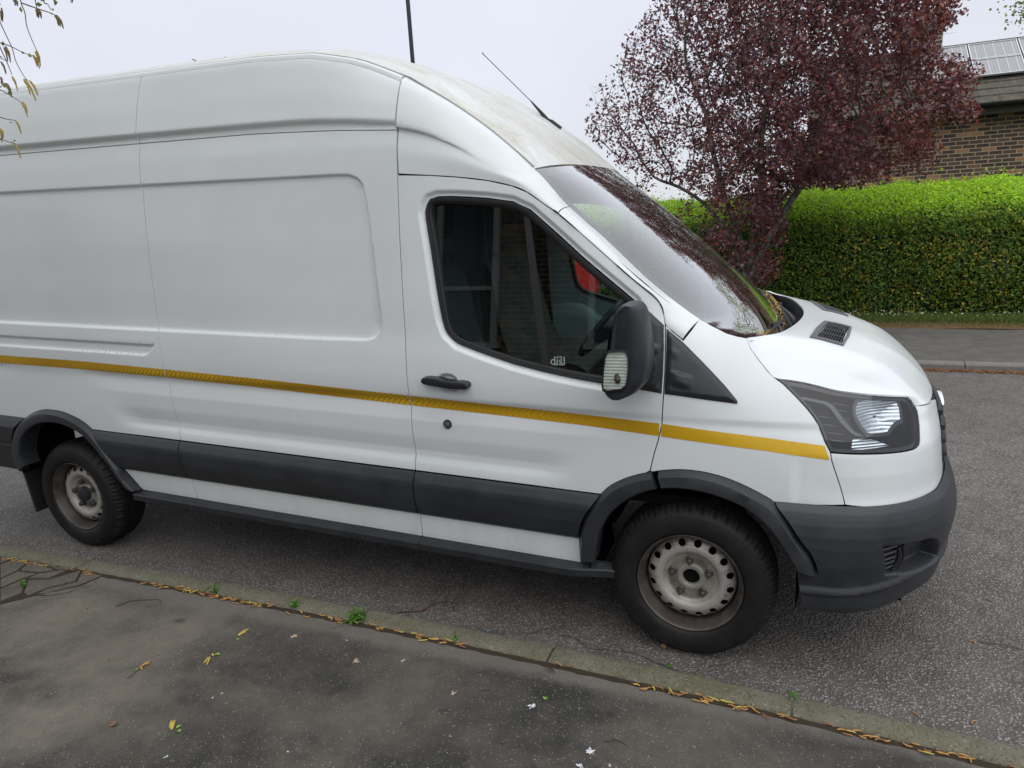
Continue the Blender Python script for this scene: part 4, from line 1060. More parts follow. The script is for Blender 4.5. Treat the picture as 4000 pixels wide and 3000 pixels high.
# ------------------------------------------------------------------ headlights
m_, nt_, b_ = newmat('reflector_fluting'); b_.inputs['Metallic'].default_value = .92; b_.inputs['Roughness'].default_value = .16
wv = nt_.nodes.new('ShaderNodeTexWave'); wv.bands_direction = 'Z'; wv.inputs['Scale'].default_value = 28; nt_.links.new(coord(nt_), wv.inputs['Vector'])
nt_.links.new(mixc(nt_, wv.outputs[0], (.42, .45, .47), (.72, .74, .75)), b_.inputs['Base Color']); bump(nt_, b_, wv.outputs[0], .5, .004); MREF = m_
lens_p = offset(HL, .004)
SF0 = lambda u, v: S(u, v, False)
hr = list(np.arange(.9, 1.3, .02))
lens_o = panel('headlight', lens_p, M['lens'], Sf=SF0, lift=.001, rows=hr, du=.03, inset=0, flap=.004, mirror=False)
hls = [lens_o]
def hpanel(name, poly, mat, lift, **k):
    for sg_ in (1, -1):
        o_ = panel(name, poly, mat, Sf=SF0, rows=hr, du=.03, inset=0, mirror=False, lift=lift, parent=lens_o if sg_ > 0 else hls[1], **k)
        if sg_ < 0: o_.scale = (1, -1, 1)
o2_ = panel('headlight', lens_p, M['lens'], Sf=SF0, lift=.001, rows=hr, du=.03, inset=0, flap=.004, mirror=False); o2_.scale = (1, -1, 1); hls.append(o2_)
def hpanel(name, poly, mat, lift, **k):
    panel(name, poly, mat, Sf=SF0, rows=hr, du=.02, inset=0, mirror=False, lift=lift, parent=hls[0], **k)
    panel(name, poly, mat, Sf=SF0, rows=hr, du=.02, inset=0, mirror=False, lift=lift, parent=hls[1], **k)
hpanel('housing', offset(HL, -.001), M['void'], -.048, flap=-.046)
hpanel('housing_rim', offset(HL, .002), M['black_gloss'], -.012, holes=[offset(HL, .016)], flap=.02)
rp = UVs([(3352, 1590), (3362, 1568), (3395, 1558), (3460, 1561), (3518, 1564), (3528, 1590), (3532, 1632), (3508, 1644), (3494, 1660), (3478, 1684), (3440, 1690), (3402, 1690), (3380, 1664), (3362, 1638), (3353, 1612)], Sf=lambda u, v: S(u, v, False)-np.array([0, 0, 0]))
def bowl(poly, l0, l1, name, mat, par):
    a_ = resample(poly, .012, True); c0 = a_.mean(0); rows = []
    for t in np.linspace(0, 1, 8):
        q = c0+(a_-c0)*(1-t*.92); p_ = S(q[:, 0], q[:, 1], False)+SN(q[:, 0], q[:, 1], SF0)*(l0+(l1-l0)*math.sin(t*math.pi/2)); rows.append(p_)
    rows = np.array(rows); mb = MB(); mb.grid(B2W(rows), closeu=True, flip=False); return mb.build(name, mat, par, True, 60)
for par in hls:
    bowl(rp, -.020, -.046, 'reflector', MREF, par)
    bz = offset(rp, -.016)
hpanel('bezel', offset(rp, -.014), M['black_gloss'], -.018, holes=[rp], flap=.01)
bz1 = UVs([(3136, 1552), (3230, 1572), (3255, 1590), (3300, 1650), (3340, 1690), (3362, 1702), (3410, 1704), (3408, 1694), (3372, 1692), (3350, 1680), (3312, 1636), (3270, 1580), (3240, 1562), (3140, 1542)])
hpanel('light_bar', bz1, simple('grey_lamp_trim', (.07, .075, .085), .25), -.030, flap=.01)
ind = UVs([(3352, 1712), (3420, 1712), (3502, 1740), (3450, 1750), (3385, 1757), (3346, 1757), (3348, 1735)])
hpanel('indicator_reflector', ind, MREF, -.040, flap=.02)
for par in hls:
    for (a_, b2) in (((3207, 1623), (3246, 1628)), ((3225, 1655), (3275, 1662)), ((3240, 1688), (3303, 1695)), ((3250, 1719), (3305, 1725)), ((3262, 1569), (3320, 1580)), ((3285, 1598), (3325, 1604)), ((3300, 1632), (3335, 1637)), ((3316, 1648), (3335, 1650))):
        fin = MB(); q = UVs([a_, b2]); p_ = S(q[:, 0], q[:, 1], False)+SN(q[:, 0], q[:, 1], SF0)*-.028; fin.tube(B2W(p_), .0016, 4)
        fin.build('lamp_fin', bpy.data.materials['grey_lamp_trim'], par)
hls[1].location = (0, 0, 0)

# ------------------------------------------------------------------ aerial and roof beacon
a0 = on_y(2140, 470, .12); a0 = B2W(a0); a1 = B2W(on_y(2074, 395, .12)); a2 = B2W(on_y(1888, 212, .12)); a3 = B2W(on_y(1884, 206, .12))
mb = MB(); mb.tube([a0, a0+(a1-a0)*.3, a0+(a1-a0)*.75, a1], [.011, .010, .006, .0035], 8); mb.tube([a1, a2], .0022, 6); mb.tube([a2, a3], .0032, 6)
mb.tube([a0+[.07, 0, -.05], a0+[.02, 0, -.01], a0, a0+(a1-a0)*.12], [.013, .013, .011, .009], 10)
mb.build('aerial', M['rubber'], VAN)
be = B2W(np.array([-3.36, .05, 2.755])); 
be = on_yw(162, 350, .0); be[2] = 2.738-RK*be[0]; _bt = on_yw(162, 334, .0)[2]-be[2]
prf = [(.12, -.02), (.125, .03), (.115, .045), (.110, .07), (.10, _bt-.03), (.065, _bt-.006), (.001, _bt)]
mb = MB(); L_ = lathe(prf[:3], 28, 'z'); L_[..., 0] *= 1.25; mb.grid(L_+be, closeu=True); bo = mb.build('roof_beacon', M['rubber'], VAN)
mb = MB(); L_ = lathe(prf[2:], 28, 'z'); L_[..., 0] *= 1.25; mb.grid(L_+be, closeu=True); mb.build('lamp_cover', simple('frosted_cream_plastic', (.55, .55, .42), .3, spec=.6), bo)
#@@WHEELS
# ------------------------------------------------------------------ wheels
def rim_mat():
    m, nt, b = newmat('rusty_steel_wheel')
    g = nt.nodes.new('ShaderNodeSeparateXYZ'); nt.links.new(coord(nt), g.inputs[0])
    r_ = mathn(nt, 'SQRT', mathn(nt, 'ADD', mathn(nt, 'POWER', g.outputs[0], 2.), mathn(nt, 'POWER', g.outputs[2], 2.)))
    n1 = noise(nt, 26, 6, .7); n2 = noise(nt, 70, 4, .7); n3 = noise(nt, 9, 4, .6)
    base = mixc(nt, n3, (.50, .485, .44), (.34, .325, .28))
    rust = maprange(nt, n1, .60, .68)
    specks = maprange(nt, n2, .64, .70)
    outer = maprange(nt, r_, .182, .191, 0, .95)
    inner = maprange(nt, r_, .108, .096, 0, .35)
    hz_ = mathn(nt, 'SUBTRACT', 1., maprange(nt, mathn(nt, 'ABSOLUTE', mathn(nt, 'SUBTRACT', r_, .166)), .008, .028))
    rust = mathn(nt, 'MAXIMUM', rust, mathn(nt, 'MULTIPLY', hz_, maprange(nt, n1, .47, .60)))
    hub_ = mathn(nt, 'SUBTRACT', 1., maprange(nt, mathn(nt, 'ABSOLUTE', mathn(nt, 'SUBTRACT', r_, .080)), .010, .026)); rust = mathn(nt, 'MAXIMUM', rust, mathn(nt, 'MULTIPLY', hub_, maprange(nt, n3, .45, .62)))
    base = mixc(nt, mathn(nt, 'MAXIMUM', mathn(nt, 'MULTIPLY', rust, .8), mathn(nt, 'MULTIPLY', specks, .8)), base, (.10, .055, .035))
    base = mixc(nt, inner, base, (.13, .115, .085))
    base = mixc(nt, mathn(nt, 'MULTIPLY', outer, maprange(nt, n3, .25, .6, .82, 1)), base, (.040, .029, .024))
    nt.links.new(base, b.inputs['Base Color']); b.inputs['Roughness'].default_value = .48; b.inputs['Metallic'].default_value = .25
    bump(nt, b, n1, .25, .002); return m
M['rim'] = rim_mat()
def tyre_mat():
    m, nt, b = newmat('tyre_rubber')
    n = noise(nt, 14, 5, .7); g = nt.nodes.new('ShaderNodeSeparateXYZ'); nt.links.new(coord(nt), g.inputs[0])
    c = mixc(nt, maprange(nt, n, .35, .75), (.008, .008, .009), (.020, .018, .017)); nt.links.new(c, b.inputs['Base Color']); b.inputs['Roughness'].default_value = .6; b.inputs['Specular IOR Level'].default_value = .35
    bump(nt, b, noise(nt, 60, 3), .2, .001); return m
M['tyre'] = tyre_mat()
rim_prof = [(.2165, .014), (.2200, .006), (.2205, -.001), (.2175, -.004), (.2125, -.001), (.2095, .008), (.2060, .014), (.2035, .026), (.1975, .036), (.1945, .060), (.1925, .085), (.1905, .110)]
disc_prof = [(.1900, .092), (.1880, .078), (.1835, .064), (.1760, .052), (.1670, .0445), (.1560, .0395), (.1460, .0355), (.1360, .0345), (.1270, .037), (.1180, .0445), (.1120, .054), (.1080, .0595), (.1000, .062), (.0800, .063), (.0630, .063), (.0605, .0585), (.0570, .056), (.0400, .056), (.0370, .058), (.0355, .066), (.035, .11), (.0, .11)]
dr = np.array([p[0] for p in disc_prof])[::-1]; dz = np.array([p[1] for p in disc_prof])[::-1]
def make_wheel(name, cx, cy, sgn, front):
    root_loc = (cx, sgn*cy, .3397)
    th0 = rng.uniform(0, 6)
    mb = MB()
    def addg(Pg, flip=False): Pg = np.array(Pg); Pg[..., 1] *= -sgn; mb.grid(Pg, closeu=True, flip=flip if sgn < 0 else not flip)
    addg(lathe([(r, o) for r, o in rim_prof], 96))
    # disc: inside ring, and the ring with the sixteen vent holes
    addg(lathe([p for p in disc_prof if p[0] <= .1461], 96)); addg(lathe([p for p in disc_prof if p[0] >= .1835], 96))
    pw = math.pi*.167/16
    rect = [(-pw, .146), (pw, .146), (pw, .1835), (-pw, .1835)]
    hole = [(.0185*math.cos(a), .1665+.0135*math.sin(a)) for a in np.linspace(0, 2*math.pi, 15)[:-1]]
    hole = [(.0162*math.cos(a), .1655+.0145*math.sin(a)) for a in np.linspace(0, 2*math.pi, 19)[:-1]]
    V_, T_ = ngon_tri(rect, [hole], [.152, .158, .174, .179], .008)
    hv = []
    for k in range(16):
        th = V_[:, 0]/.167+2*math.pi*k/16+th0; r_ = V_[:, 1]; o = np.interp(r_, dr, dz)
        q = np.stack([r_*np.cos(th), -sgn*o, r_*np.sin(th)], 1); mb.add(q, [tuple(t) if sgn > 0 else tuple(t[::-1]) for t in T_])
        hh = np.array(hole); th = hh[:, 0]/.167+2*math.pi*k/16+th0; o = np.interp(hh[:, 1], dr, dz)
        a_ = np.stack([hh[:, 1]*np.cos(th), -sgn*o, hh[:, 1]*np.sin(th)], 1); b_ = a_.copy(); b_[:, 1] -= sgn*.006
        mb.grid(np.array([a_, b_]), closeu=True)
    w_ = mb.build('wheel', M['rim'], VAN, True, 60); w_.location = root_loc
    # dark drum behind, plus an added black disc as shade in the hub bore
    mb = MB(); Pg = lathe([(.0, .135), (.150, .135), (.155, .15), (.19, .15)], 40); Pg[..., 1] *= -sgn; mb.grid(Pg, closeu=True); Pg = lathe([(.0, .075), (.0352, .075)], 24); Pg[..., 1] *= -sgn; mb.grid(Pg, closeu=True); mb.build('drum_and_bore_shade', M['void'], w_)
    # tyre
    side = [(.2160, .012), (.2215, .002), (.2250, -.004), (.2330, -.0095), (.2500, -.014), (.2700, -.0155), (.2900, -.0135), (.3020, -.0095), (.3035, -.0100), (.3050, -.0080), (.3160, -.001), (.3260, .008), (.3350, .019), (.3410, .031), (.3455, .044)]
    tread = [(.3465, .058), (.3470, .066), (.3400, .067), (.3400, .074), (.3475, .075), (.3482, .092), (.3410, .093), (.3410, .101), (.3484, .102), (.3484, .118), (.3410, .119), (.3410, .127), (.3482, .128), (.3475, .145), (.3400, .146), (.3400, .153), (.3470, .154)]
    inner = [(r, .2200-o) for r, o in side[::-1]]
    prof = side+tread+inner
    n = 240; Pg = np.array([[(r*math.cos(2*math.pi*k/n), o, r*math.sin(2*math.pi*k/n)) for k in range(n)] for r, o in prof])
    ns, ntd = len(side), len(tread)
    for i in range(len(prof)):
        r, o = prof[i]; dep = 0
        sh_zone = (.3255 < r and (i < ns or i >= ns+ntd))
        for k in range(n):
            j = (k+(2 if i >= ns+ntd//2 else 0)) % 6
            if sh_zone and j in (0,): dep = .0085
            elif sh_zone and j == 3: dep = .0040
            elif ns <= i < ns+ntd and r > .344 and j == 1: dep = .005
            else: dep = 0
            if dep: Pg[i, k] *= [1-dep/r, 1, 1-dep/r]
    Pg = Pg*1.004
    zf = -.3397+.002; z_ = Pg[..., 2]; low = z_ < zf; Pg[..., 2] = np.where(low, zf+(z_-zf)*.03, z_)
    bul = np.exp(-((Pg[..., 2]+.30)/.05)**2)*(np.abs(Pg[..., 0]) < .16); mid = .11
    Pg[..., 1] += bul*np.where(Pg[..., 1] < mid, -.006, .006)*(np.abs(Pg[..., 1]-mid) > .05)
    Pg[..., 1] *= -sgn
    mb = MB(); mb.grid(Pg, closeu=True, flip=sgn > 0); mb.build('tyre', M['tyre'], w_, True, 35)
    # nuts
    for k in range(5):
        a = th0*.0+(math.pi/2+.05 if front else .42)+2*math.pi*k/5; x, z = .080*math.cos(a), .080*math.sin(a)
        mb = MB()
        pr = [(.0175, .066), (.0175, .060), (.0150, .057), (.0120, .055), (.0118, .038), (.0095, .035), (.0080, .034), (.0078, .024), (.0060, .022), (.001, .022)] if front else [(.0175, .066), (.0175, .058), (.0150, .056), (.0150, .034), (.0125, .030), (.001, .029)]
        Pq = lathe(pr, 6 if False else 14); Pq[..., 1] *= -sgn; Pq += [x, 0, z]; mb.grid(Pq, closeu=True, flip=sgn > 0); mb.build('wheel_nut', M['bolt'], w_)
    if not front:
        mb = MB(); Pq = lathe([(.046, .07), (.046, .036), (.043, .028), (.036, .024), (.001, .0225)], 32); Pq[..., 1] *= -sgn; mb.grid(Pq, closeu=True, flip=sgn > 0); mb.build('hub_cap', M['plastic'], w_)
    return w_
for sgn in (-1, 1):
    make_wheel('wheel', 0, .9873, sgn, True); make_wheel('wheel', -3.7496, .9715, sgn, False)
# mud flap
mb = MB()
fl_ = [on_y(*q, -.975) for q in ((90, 1812), (128, 1770), (150, 1860), (160, 1940), (166, 1953), (140, 1948), (110, 1925), (98, 1885))]
fl_ = B2W(np.array(fl_)); x0_ = -4.18
zz1 = .56; 
mb.box((-4.195, -.87, .40), (.014, .235, .40), ry=R(-9), bev=.006); mb.box((-4.195, .87, .40), (.014, .235, .40), ry=R(-9), bev=.006)
mb.v = [v for v in mb.v]; 
mfo = MB(); mfo.box((-4.195, -.87, .40), (.014, .235, .42), ry=R(-9), bev=.006); mfo.build('mud_flap', M['rubber'], VAN)
mfo = MB(); mfo.box((-4.195, .87, .40), (.014, .235, .42), ry=R(-9), bev=.006); mfo.build('mud_flap', M['rubber'], VAN)
# rear doors, bumper: closes the body behind the frame
mb = MB(); rows = []
vv_ = np.linspace(.42, 2.60, 30); ys_ = S(np.full(30, XR), vv_, False)[:, 1]
mb.grid(B2W(np.array([[(XR-.005*(1-abs(t)), -ys_[k]*t, vv_[k]) for t in np.linspace(-1, 1, 9)] for k in range(30)])), flip=True); mb.build('rear_doors', P, VAN)
mb = MB(); mb.box(B2W(np.array([-5.0, 0, .50])), (.16, 1.9, .24), bev=.03); mb.build('rear_bumper', M['plastic'], VAN)

# ------------------------------------------------------------------ cab interior
cab = MB()
cab.box(B2W(np.array([-1.50, 0, 1.35])), (.03, 1.74, 1.6)); cab.build('bulkhead', M['dash'], VAN)
mb = MB(); mb.grid(B2W(np.array([[(x, y, 2.02-(x+1.5)*.01-abs(y)**4*.12) for y in np.linspace(-.88, .88, 11)] for x in np.linspace(-1.5, -.66, 6)]))); mb.build('headlining', simple('grey_headlining', (.10, .105, .10), .9), VAN)
mb = MB(); mb.box(B2W(np.array([-.75, 0, .66])), (1.6, 1.85, .04)); mb.build('cab_floor', M['void'], VAN)
# far and near door linings
LIN = [tuple(q) for q in vline(bgap, .74, 2.0, 10)]+[tuple(q) for q in dtop[1:15]]+[(-.16, 1.1), (-.2, .85), (-.45, .80), (-.5, .74)]
beltc = UVs([(1782, 1342), (1859, 1374), (2000, 1423), (2113, 1453), (2226, 1478), (2344, 1499), (2455, 1512)])
panel('door_lining', LIN, M['trim'], holes=[offset(WIN, .010)], Sf=lambda u, v: S(u, v, False), lift=-.060, rows=list(np.arange(.7, 2.1, .06)), du=.06, inset=.02, flap=-.035)
mb = MB()
for sg_ in (1, -1):
    rows = [[(x, sg_*(.93-.0*t), v+dv_) for x, v in ((-1.2, 1.235), (-1.12, 1.24), (-1.02, 1.235), (-.93, 1.20), (-.85, 1.14), (-.75, 1.095), (-.6, 1.06), (-.4, 1.04), (-.2, 1.03))] for t, dv_ in ((0, 0), (0, -.06))]
    rows = [[(x, sg_*y, v-o) for x, v in ((-1.2, 1.255), (-1.12, 1.26), (-1.02, 1.255), (-.95, 1.225), (-.88, 1.17), (-.78, 1.125), (-.62, 1.10), (-.4, 1.09), (-.2, 1.085))] for y, o in ((.935, 0), (.86, .005), (.845, .03), (.85, .10), (.88, .30))]
    mb.grid(B2W(np.array(rows)), flip=sg_ > 0)
mb.build('door_top_trim', simple('blue_grey_trim', (.17, .235, .25), .5), VAN, True, 40)
# dashboard
mb = MB(); rows = []
for x, v in ((.30, 1.235), (.05, 1.235), (-.05, 1.225), (-.12, 1.19), (-.17, 1.12), (-.19, 1.0), (-.14, .80)):
    rows.append([(x-.05*math.cos(y*1.6)*(x < .2), y, v+.02*math.exp(-((y+.42)/.2)**2)*(x < .1)) for y in np.linspace(-.84, .84, 21)])
mb.grid(B2W(np.array(rows)), flip=True); mb.build('dashboard', M['dash'], VAN)
mb = MB(); mb.box(B2W(np.array([-.10, -.44, 1.235])), (.20, .36, .075), ry=R(12), bev=.03); mb.build('instrument_hood', M['dash'], VAN)
# steering wheel
sc3 = on_y(2372, 1262, -.46); sc3 = B2W(sc3)
ax_ = Vector((-math.cos(R(40)), 0, math.sin(R(40)))); rot = ax_.to_track_quat('Z', 'Y').to_matrix()
mb = MB(); ring_ = [np.array(rot @ Vector((.19*math.cos(a), .19*math.sin(a), 0)))+sc3 for a in np.linspace(0, 2*math.pi, 41)]; mb.tube(ring_, .0155, 10, caps=False)
for a in (.1, math.pi-.1, math.pi*1.5): mb.tube([sc3+np.array(rot @ Vector((.05*math.cos(a), .05*math.sin(a), -.02))), sc3+np.array(rot @ Vector((.19*math.cos(a), .19*math.sin(a), 0)))], [.03, .014], 8)
mb.tube([sc3+np.array(rot @ Vector((0, 0, -.30))), sc3+np.array(rot @ Vector((0, 0, -.03))), sc3+np.array(rot @ Vector((0, 0, .0)))], [.05, .06, .055], 14); mb.build('steering_wheel', M['plastic2'], VAN, True, 60)
# seats under grey covers
def seat(y, wd):
    mb = MB(); rows = []
    pr = [(-.72, .98), (-.70, 1.04), (-.80, 1.075), (-1.0, 1.06), (-1.14, 1.05), (-1.22, 1.25), (-1.28, 1.50), (-1.30, 1.62), (-1.36, 1.64), (-1.42, 1.58), (-1.42, 1.2), (-1.42, .95)]
    for x, v in pr:
        wv_ = wd*(1-.15*max(0, (v-1.3)/.3)); rows.append([(x+.012*math.sin(9*t+v*12), y+wv_*t, v-.05*abs(t)**4+.01*math.sin(7*t+x*20)) for t in np.linspace(-1, 1, 17)])
    rows = densify(np.array(rows), 3, 1); mb.grid(B2W(rows), flip=True)
    o = mb.build('seat', M['cloth'], VAN, True, 70)
    mb = MB(); mb.box(B2W(np.array([-1.33, y, 1.72])), (.10, .25, .16), bev=.04); mb.build('headrest', M['cloth'], o)
seat(-.50, .25); seat(.42, .42)
mb = MB(); cur = [[(-1.36+.03*math.sin(y*38+v*2)+.01*math.sin(y*90), y, v) for v in np.linspace(.8, 2.0, 12)] for y in np.linspace(-.86, .86, 90)]
mb.grid(B2W(np.array(cur))); mb.build('curtain', simple('dark_curtain', (.030, .033, .032), .9, var=.3), VAN)
mb = MB(); mb.tube([B2W(q) for q in ((-1.24, -.86, 1.95), (-1.22, -.84, 1.5), (-1.15, -.74, 1.2), (-1.12, -.70, 1.0))], [.012]*4, 4); mb.build('seat_belt', simple('grey_webbing', (.09, .11, .10), .8), VAN)
mb = MB(); mb.box(B2W(np.array([.02, -.63, 1.25])), (.10, .08, .003), rz=.4); mb.build('paper_slip', simple('pale_paper', (.6, .68, .55), .7), VAN)
# sticker lettering on the quarter glass
def text(body, size, loc, rotm, mat, name, parent, ext=.0004, align='CENTER'):
    c = bpy.data.curves.new(name, 'FONT'); c.body = body; c.size = size; c.extrude = ext; c.align_x = align; c.align_y = 'CENTER'
    o = bpy.data.objects.new(name, c); COL.objects.link(o); dg = bpy.context.evaluated_depsgraph_get(); me = bpy.data.meshes.new_from_object(o.evaluated_get(dg))
    COL.objects.unlink(o); bpy.data.objects.remove(o)
    me.materials.clear(); me.materials.append(mat); k = bpy.data.objects.new(name, me); COL.objects.link(k); k.matrix_world = Matrix.Translation(loc) @ rotm.to_4x4()
    if parent: k.parent = parent
    return k
stm = simple('pale_sticker_ink', (.42, .50, .47), .6)
win_o = bpy.data.objects['door_window']
tr_ = Matrix(((1, 0, 0), (0, 0, -1), (0, 1, 0)))
for body, px, py, sz in (('disl', 2171, 1416, .052), ('THE', 2178, 1401, .014), ('No. 0120', 2176, 1430, .012)):
    p_ = UV(px, py, Sf=SGL); q_ = SGL(np.array([p_[0]]), np.array([p_[1]]))[0]; q_[1] += .026; q_ = B2W(q_); text(body, sz, tuple(q_), tr_, stm, 'sticker_lettering', win_o)
#@@ENV
# ================================================================== setting
def zc(x, z): return z
def asphalt(name, base, stone, scale, stone_amt, stain=None, bs=.5):
    m, nt, b = newmat(name); co = coord(nt)
    v = nt.nodes.new('ShaderNodeTexVoronoi'); v.inputs['Scale'].default_value = scale; nt.links.new(co, v.inputs['Vector'])
    sv = nt.nodes.new('ShaderNodeSeparateXYZ'); nt.links.new(v.outputs['Color'], sv.inputs[0])
    pick = mathn(nt, 'GREATER_THAN', sv.outputs[0], 1-stone_amt)
    blob = mathn(nt, 'LESS_THAN', v.outputs['Distance'], .42)
    sc = rampn(nt, sv.outputs[1], stone)
    big = noise(nt, .8, 5, .6); mid = noise(nt, 5, 5, .65)
    bc = mixc(nt, maprange(nt, mid, .3, .7), tuple(c*.72 for c in base), tuple(c*1.3 for c in base))
    if stain: bc = stain(nt, bc, co)
    c = mixc(nt, mathn(nt, 'MULTIPLY', mathn(nt, 'MULTIPLY', pick, blob), .9), bc, sc)
    c = mixc(nt, maprange(nt, big, .35, .7, 0, .35), c, tuple(x*.6 for x in base))
    nt.links.new(c, b.inputs['Base Color']); b.inputs['Roughness'].default_value = .82; b.inputs['Specular IOR Level'].default_value = .35
    bump(nt, b, mathn(nt, 'ADD', mathn(nt, 'MULTIPLY', v.outputs['Distance'], -1.), mathn(nt, 'MULTIPLY', noise(nt, scale*.6, 2), .6)), bs, .006)
    return m
def xyz(nt, co): 
    g = nt.nodes.new('ShaderNodeSeparateXYZ'); nt.links.new(co, g.inputs[0]); return g.outputs
M['road'] = asphalt('road_chippings', (.125, .115, .105), [(0, (.17, .155, .14)), (.3, (.28, .26, .24)), (.6, (.38, .335, .28)), (.8, (.24, .25, .245)), (1, (.50, .47, .43))], 92, .68, None, 1.0)
def stain(nt, bc, co):
    g = xyz(nt, co)
    n = noise(nt, 1.15, 4, .55, coord(nt, (1, 1.25, 1)), .35); n2 = noise(nt, 9, 6, .75)
    lft = maprange(nt, g[0], -2.6, -1.2, .80, .28)              # the far end is paler and browner
    f = mathn(nt, 'ADD', mathn(nt, 'MULTIPLY', maprange(nt, n, .37, .63), .8), mathn(nt, 'MULTIPLY', mathn(nt, 'SUBTRACT', n2, .5), 1.1))
    f = mathn(nt, 'MULTIPLY', f, mathn(nt, 'ADD', lft, .45))
    c = mixc(nt, f, bc, (.195, .172, .138))
    edge = mathn(nt, 'ADD', mathn(nt, 'MULTIPLY', mathn(nt, 'ADD', g[1], 1.375), -1.), mathn(nt, 'MULTIPLY', mathn(nt, 'SUBTRACT', n2, .5), .16))
    c = mixc(nt, maprange(nt, edge, .055, .11, .75, 0), c, (.185, .168, .148))
    v = nt.nodes.new('ShaderNodeTexVoronoi'); v.inputs['Scale'].default_value = 3.1; nt.links.new(coord(nt, (1, 1.6, 1)), v.inputs['Vector'])
    sp = mathn(nt, 'MULTIPLY', maprange(nt, v.outputs['Distance'], .02, .16, .8, 0), mathn(nt, 'GREATER_THAN', noise(nt, 2.3, 2), .55))
    return mixc(nt, sp, c, (.030, .029, .027))
M['pave'] = asphalt('pavement_asphalt', (.043, .041, .037), [(0, (.10, .10, .10)), (.5, (.17, .155, .135)), (.9, (.24, .23, .21)), (1, (.42, .42, .40))], 165, .17, stain, .5)
M['farpave'] = asphalt('far_path_asphalt', (.12, .112, .10), [(0, (.13, .13, .12)), (1, (.26, .24, .21))], 120, .4, None, .4)
def sheet(name, xs, ys, zf, mat, kind='structure'):
    xs = np.asarray(xs); mb = MB(); mb.grid([[(x, y, zf(x, y)) for x in xs] for y in ys]); o = mb.build(name, mat, None, True, None); o['kind'] = kind; return o
KO = ([-60, -4.2, -3.16, -2.16, -1.45, -.72, .33, 1.13, 2, 60], [-2.6, -1.262, -1.228, -1.213, -1.221, -1.234, -1.270, -1.305, -1.34, -3.7])
def ko(x): return float(np.interp(x, *KO))
KW = .125
KO = ([-60, -5, 5, 60], [-1.34, -1.30, -1.45, -1.7])
_kx = np.array([-4.2, -3.16, -2.16, -1.45, -.72, .33, 1.13]); _ky = np.array([-1.262, -1.228, -1.213, -1.221, -1.234, -1.270, -1.305]); _kp = np.polyfit(_kx, _ky, 2)
def ko(x):
    if -4.3 <= x <= 1.6: return float(np.polyval(_kp, x))
    e = -4.3 if x < 0 else 1.6; d = float(np.polyval(np.polyder(_kp), e)); return float(np.polyval(_kp, e)+d*.6*(x-e)/(1+abs(x-e)*.02))
m, nt, b = newmat('earth'); nt.links.new(mixc(nt, noise(nt, .5, 5), (.045, .05, .025), (.07, .065, .035)), b.inputs['Base Color']); b.inputs['Roughness'].default_value = 1
mb = MB(); mb.grid([[(x, y, -.06) for x in np.linspace(-400, 400, 9)] for y in np.linspace(-400, 400, 9)]); g = mb.build('ground', m, None, False); g['kind'] = 'structure'
def fk(x): return 5.11-.048*x if abs(x) < 12 else 5.11-.048*12*math.copysign(1, x)      # far kerb line
xs_ = np.concatenate([np.linspace(-60, -6, 10), np.linspace(-5.5, 5.5, 45), np.linspace(6, 60, 10)])
mb = MB(); mb.grid([[(x, ko(x)-.02+(fk(x)+.02-ko(x)+.02)*t, 0) for x in xs_] for t in np.linspace(0, 1, 12)]); o = mb.build('road', M['road'], None); o['kind'] = 'structure'
ZP = .10
mb = MB(); mb.grid([[(x, ko(x)-KW-.020-t*(4.2 if t > 0 else 0), ZP+.0) for x in xs_] for t in (1, .6, .3, .1, 0)]); o = mb.build('pavement', M['pave'], None); o['kind'] = 'structure'
# near kerb: separate stones in one run
m, nt, b = newmat('mossy_kerbstone'); co = coord(nt)
n1 = noise(nt, 11, 6, .7); n2 = noise(nt, 3, 3); v = nt.nodes.new('ShaderNodeTexVoronoi'); v.inputs['Scale'].default_value = 170; nt.links.new(co, v.inputs['Vector'])
c = mixc(nt, maprange(nt, n1, .35, .65), (.125, .115, .075), (.18, .168, .125)); c = mixc(nt, maprange(nt, n2, .4, .7, 0, .45), c, (.115, .115, .05))
sv = nt.nodes.new('ShaderNodeSeparateXYZ'); nt.links.new(v.outputs['Color'], sv.inputs[0])
c = mixc(nt, mathn(nt, 'MULTIPLY', mathn(nt, 'GREATER_THAN', sv.outputs[0], .955), .5), c, (.32, .30, .24))
c = mixc(nt, mathn(nt, 'MULTIPLY', mathn(nt, 'LESS_THAN', sv.outputs[1], .15), .6), c, (.05, .048, .035))
vl = nt.nodes.new('ShaderNodeTexVoronoi'); vl.inputs['Scale'].default_value = 2.6; nt.links.new(co, vl.inputs['Vector'])
li = mathn(nt, 'ADD', vl.outputs['Distance'], mathn(nt, 'MULTIPLY', noise(nt, 45, 5, .8), .20))
c = mixc(nt, mathn(nt, 'MULTIPLY', mathn(nt, 'LESS_THAN', li, .175), .85), c, (.36, .42, .31))
nt.links.new(c, b.inputs['Base Color']); b.inputs['Roughness'].default_value = .9; bump(nt, b, noise(nt, 70, 5, .7), .7, .006)
mb = MB(); jx = [.42+.935*k for k in range(-9, 7)]
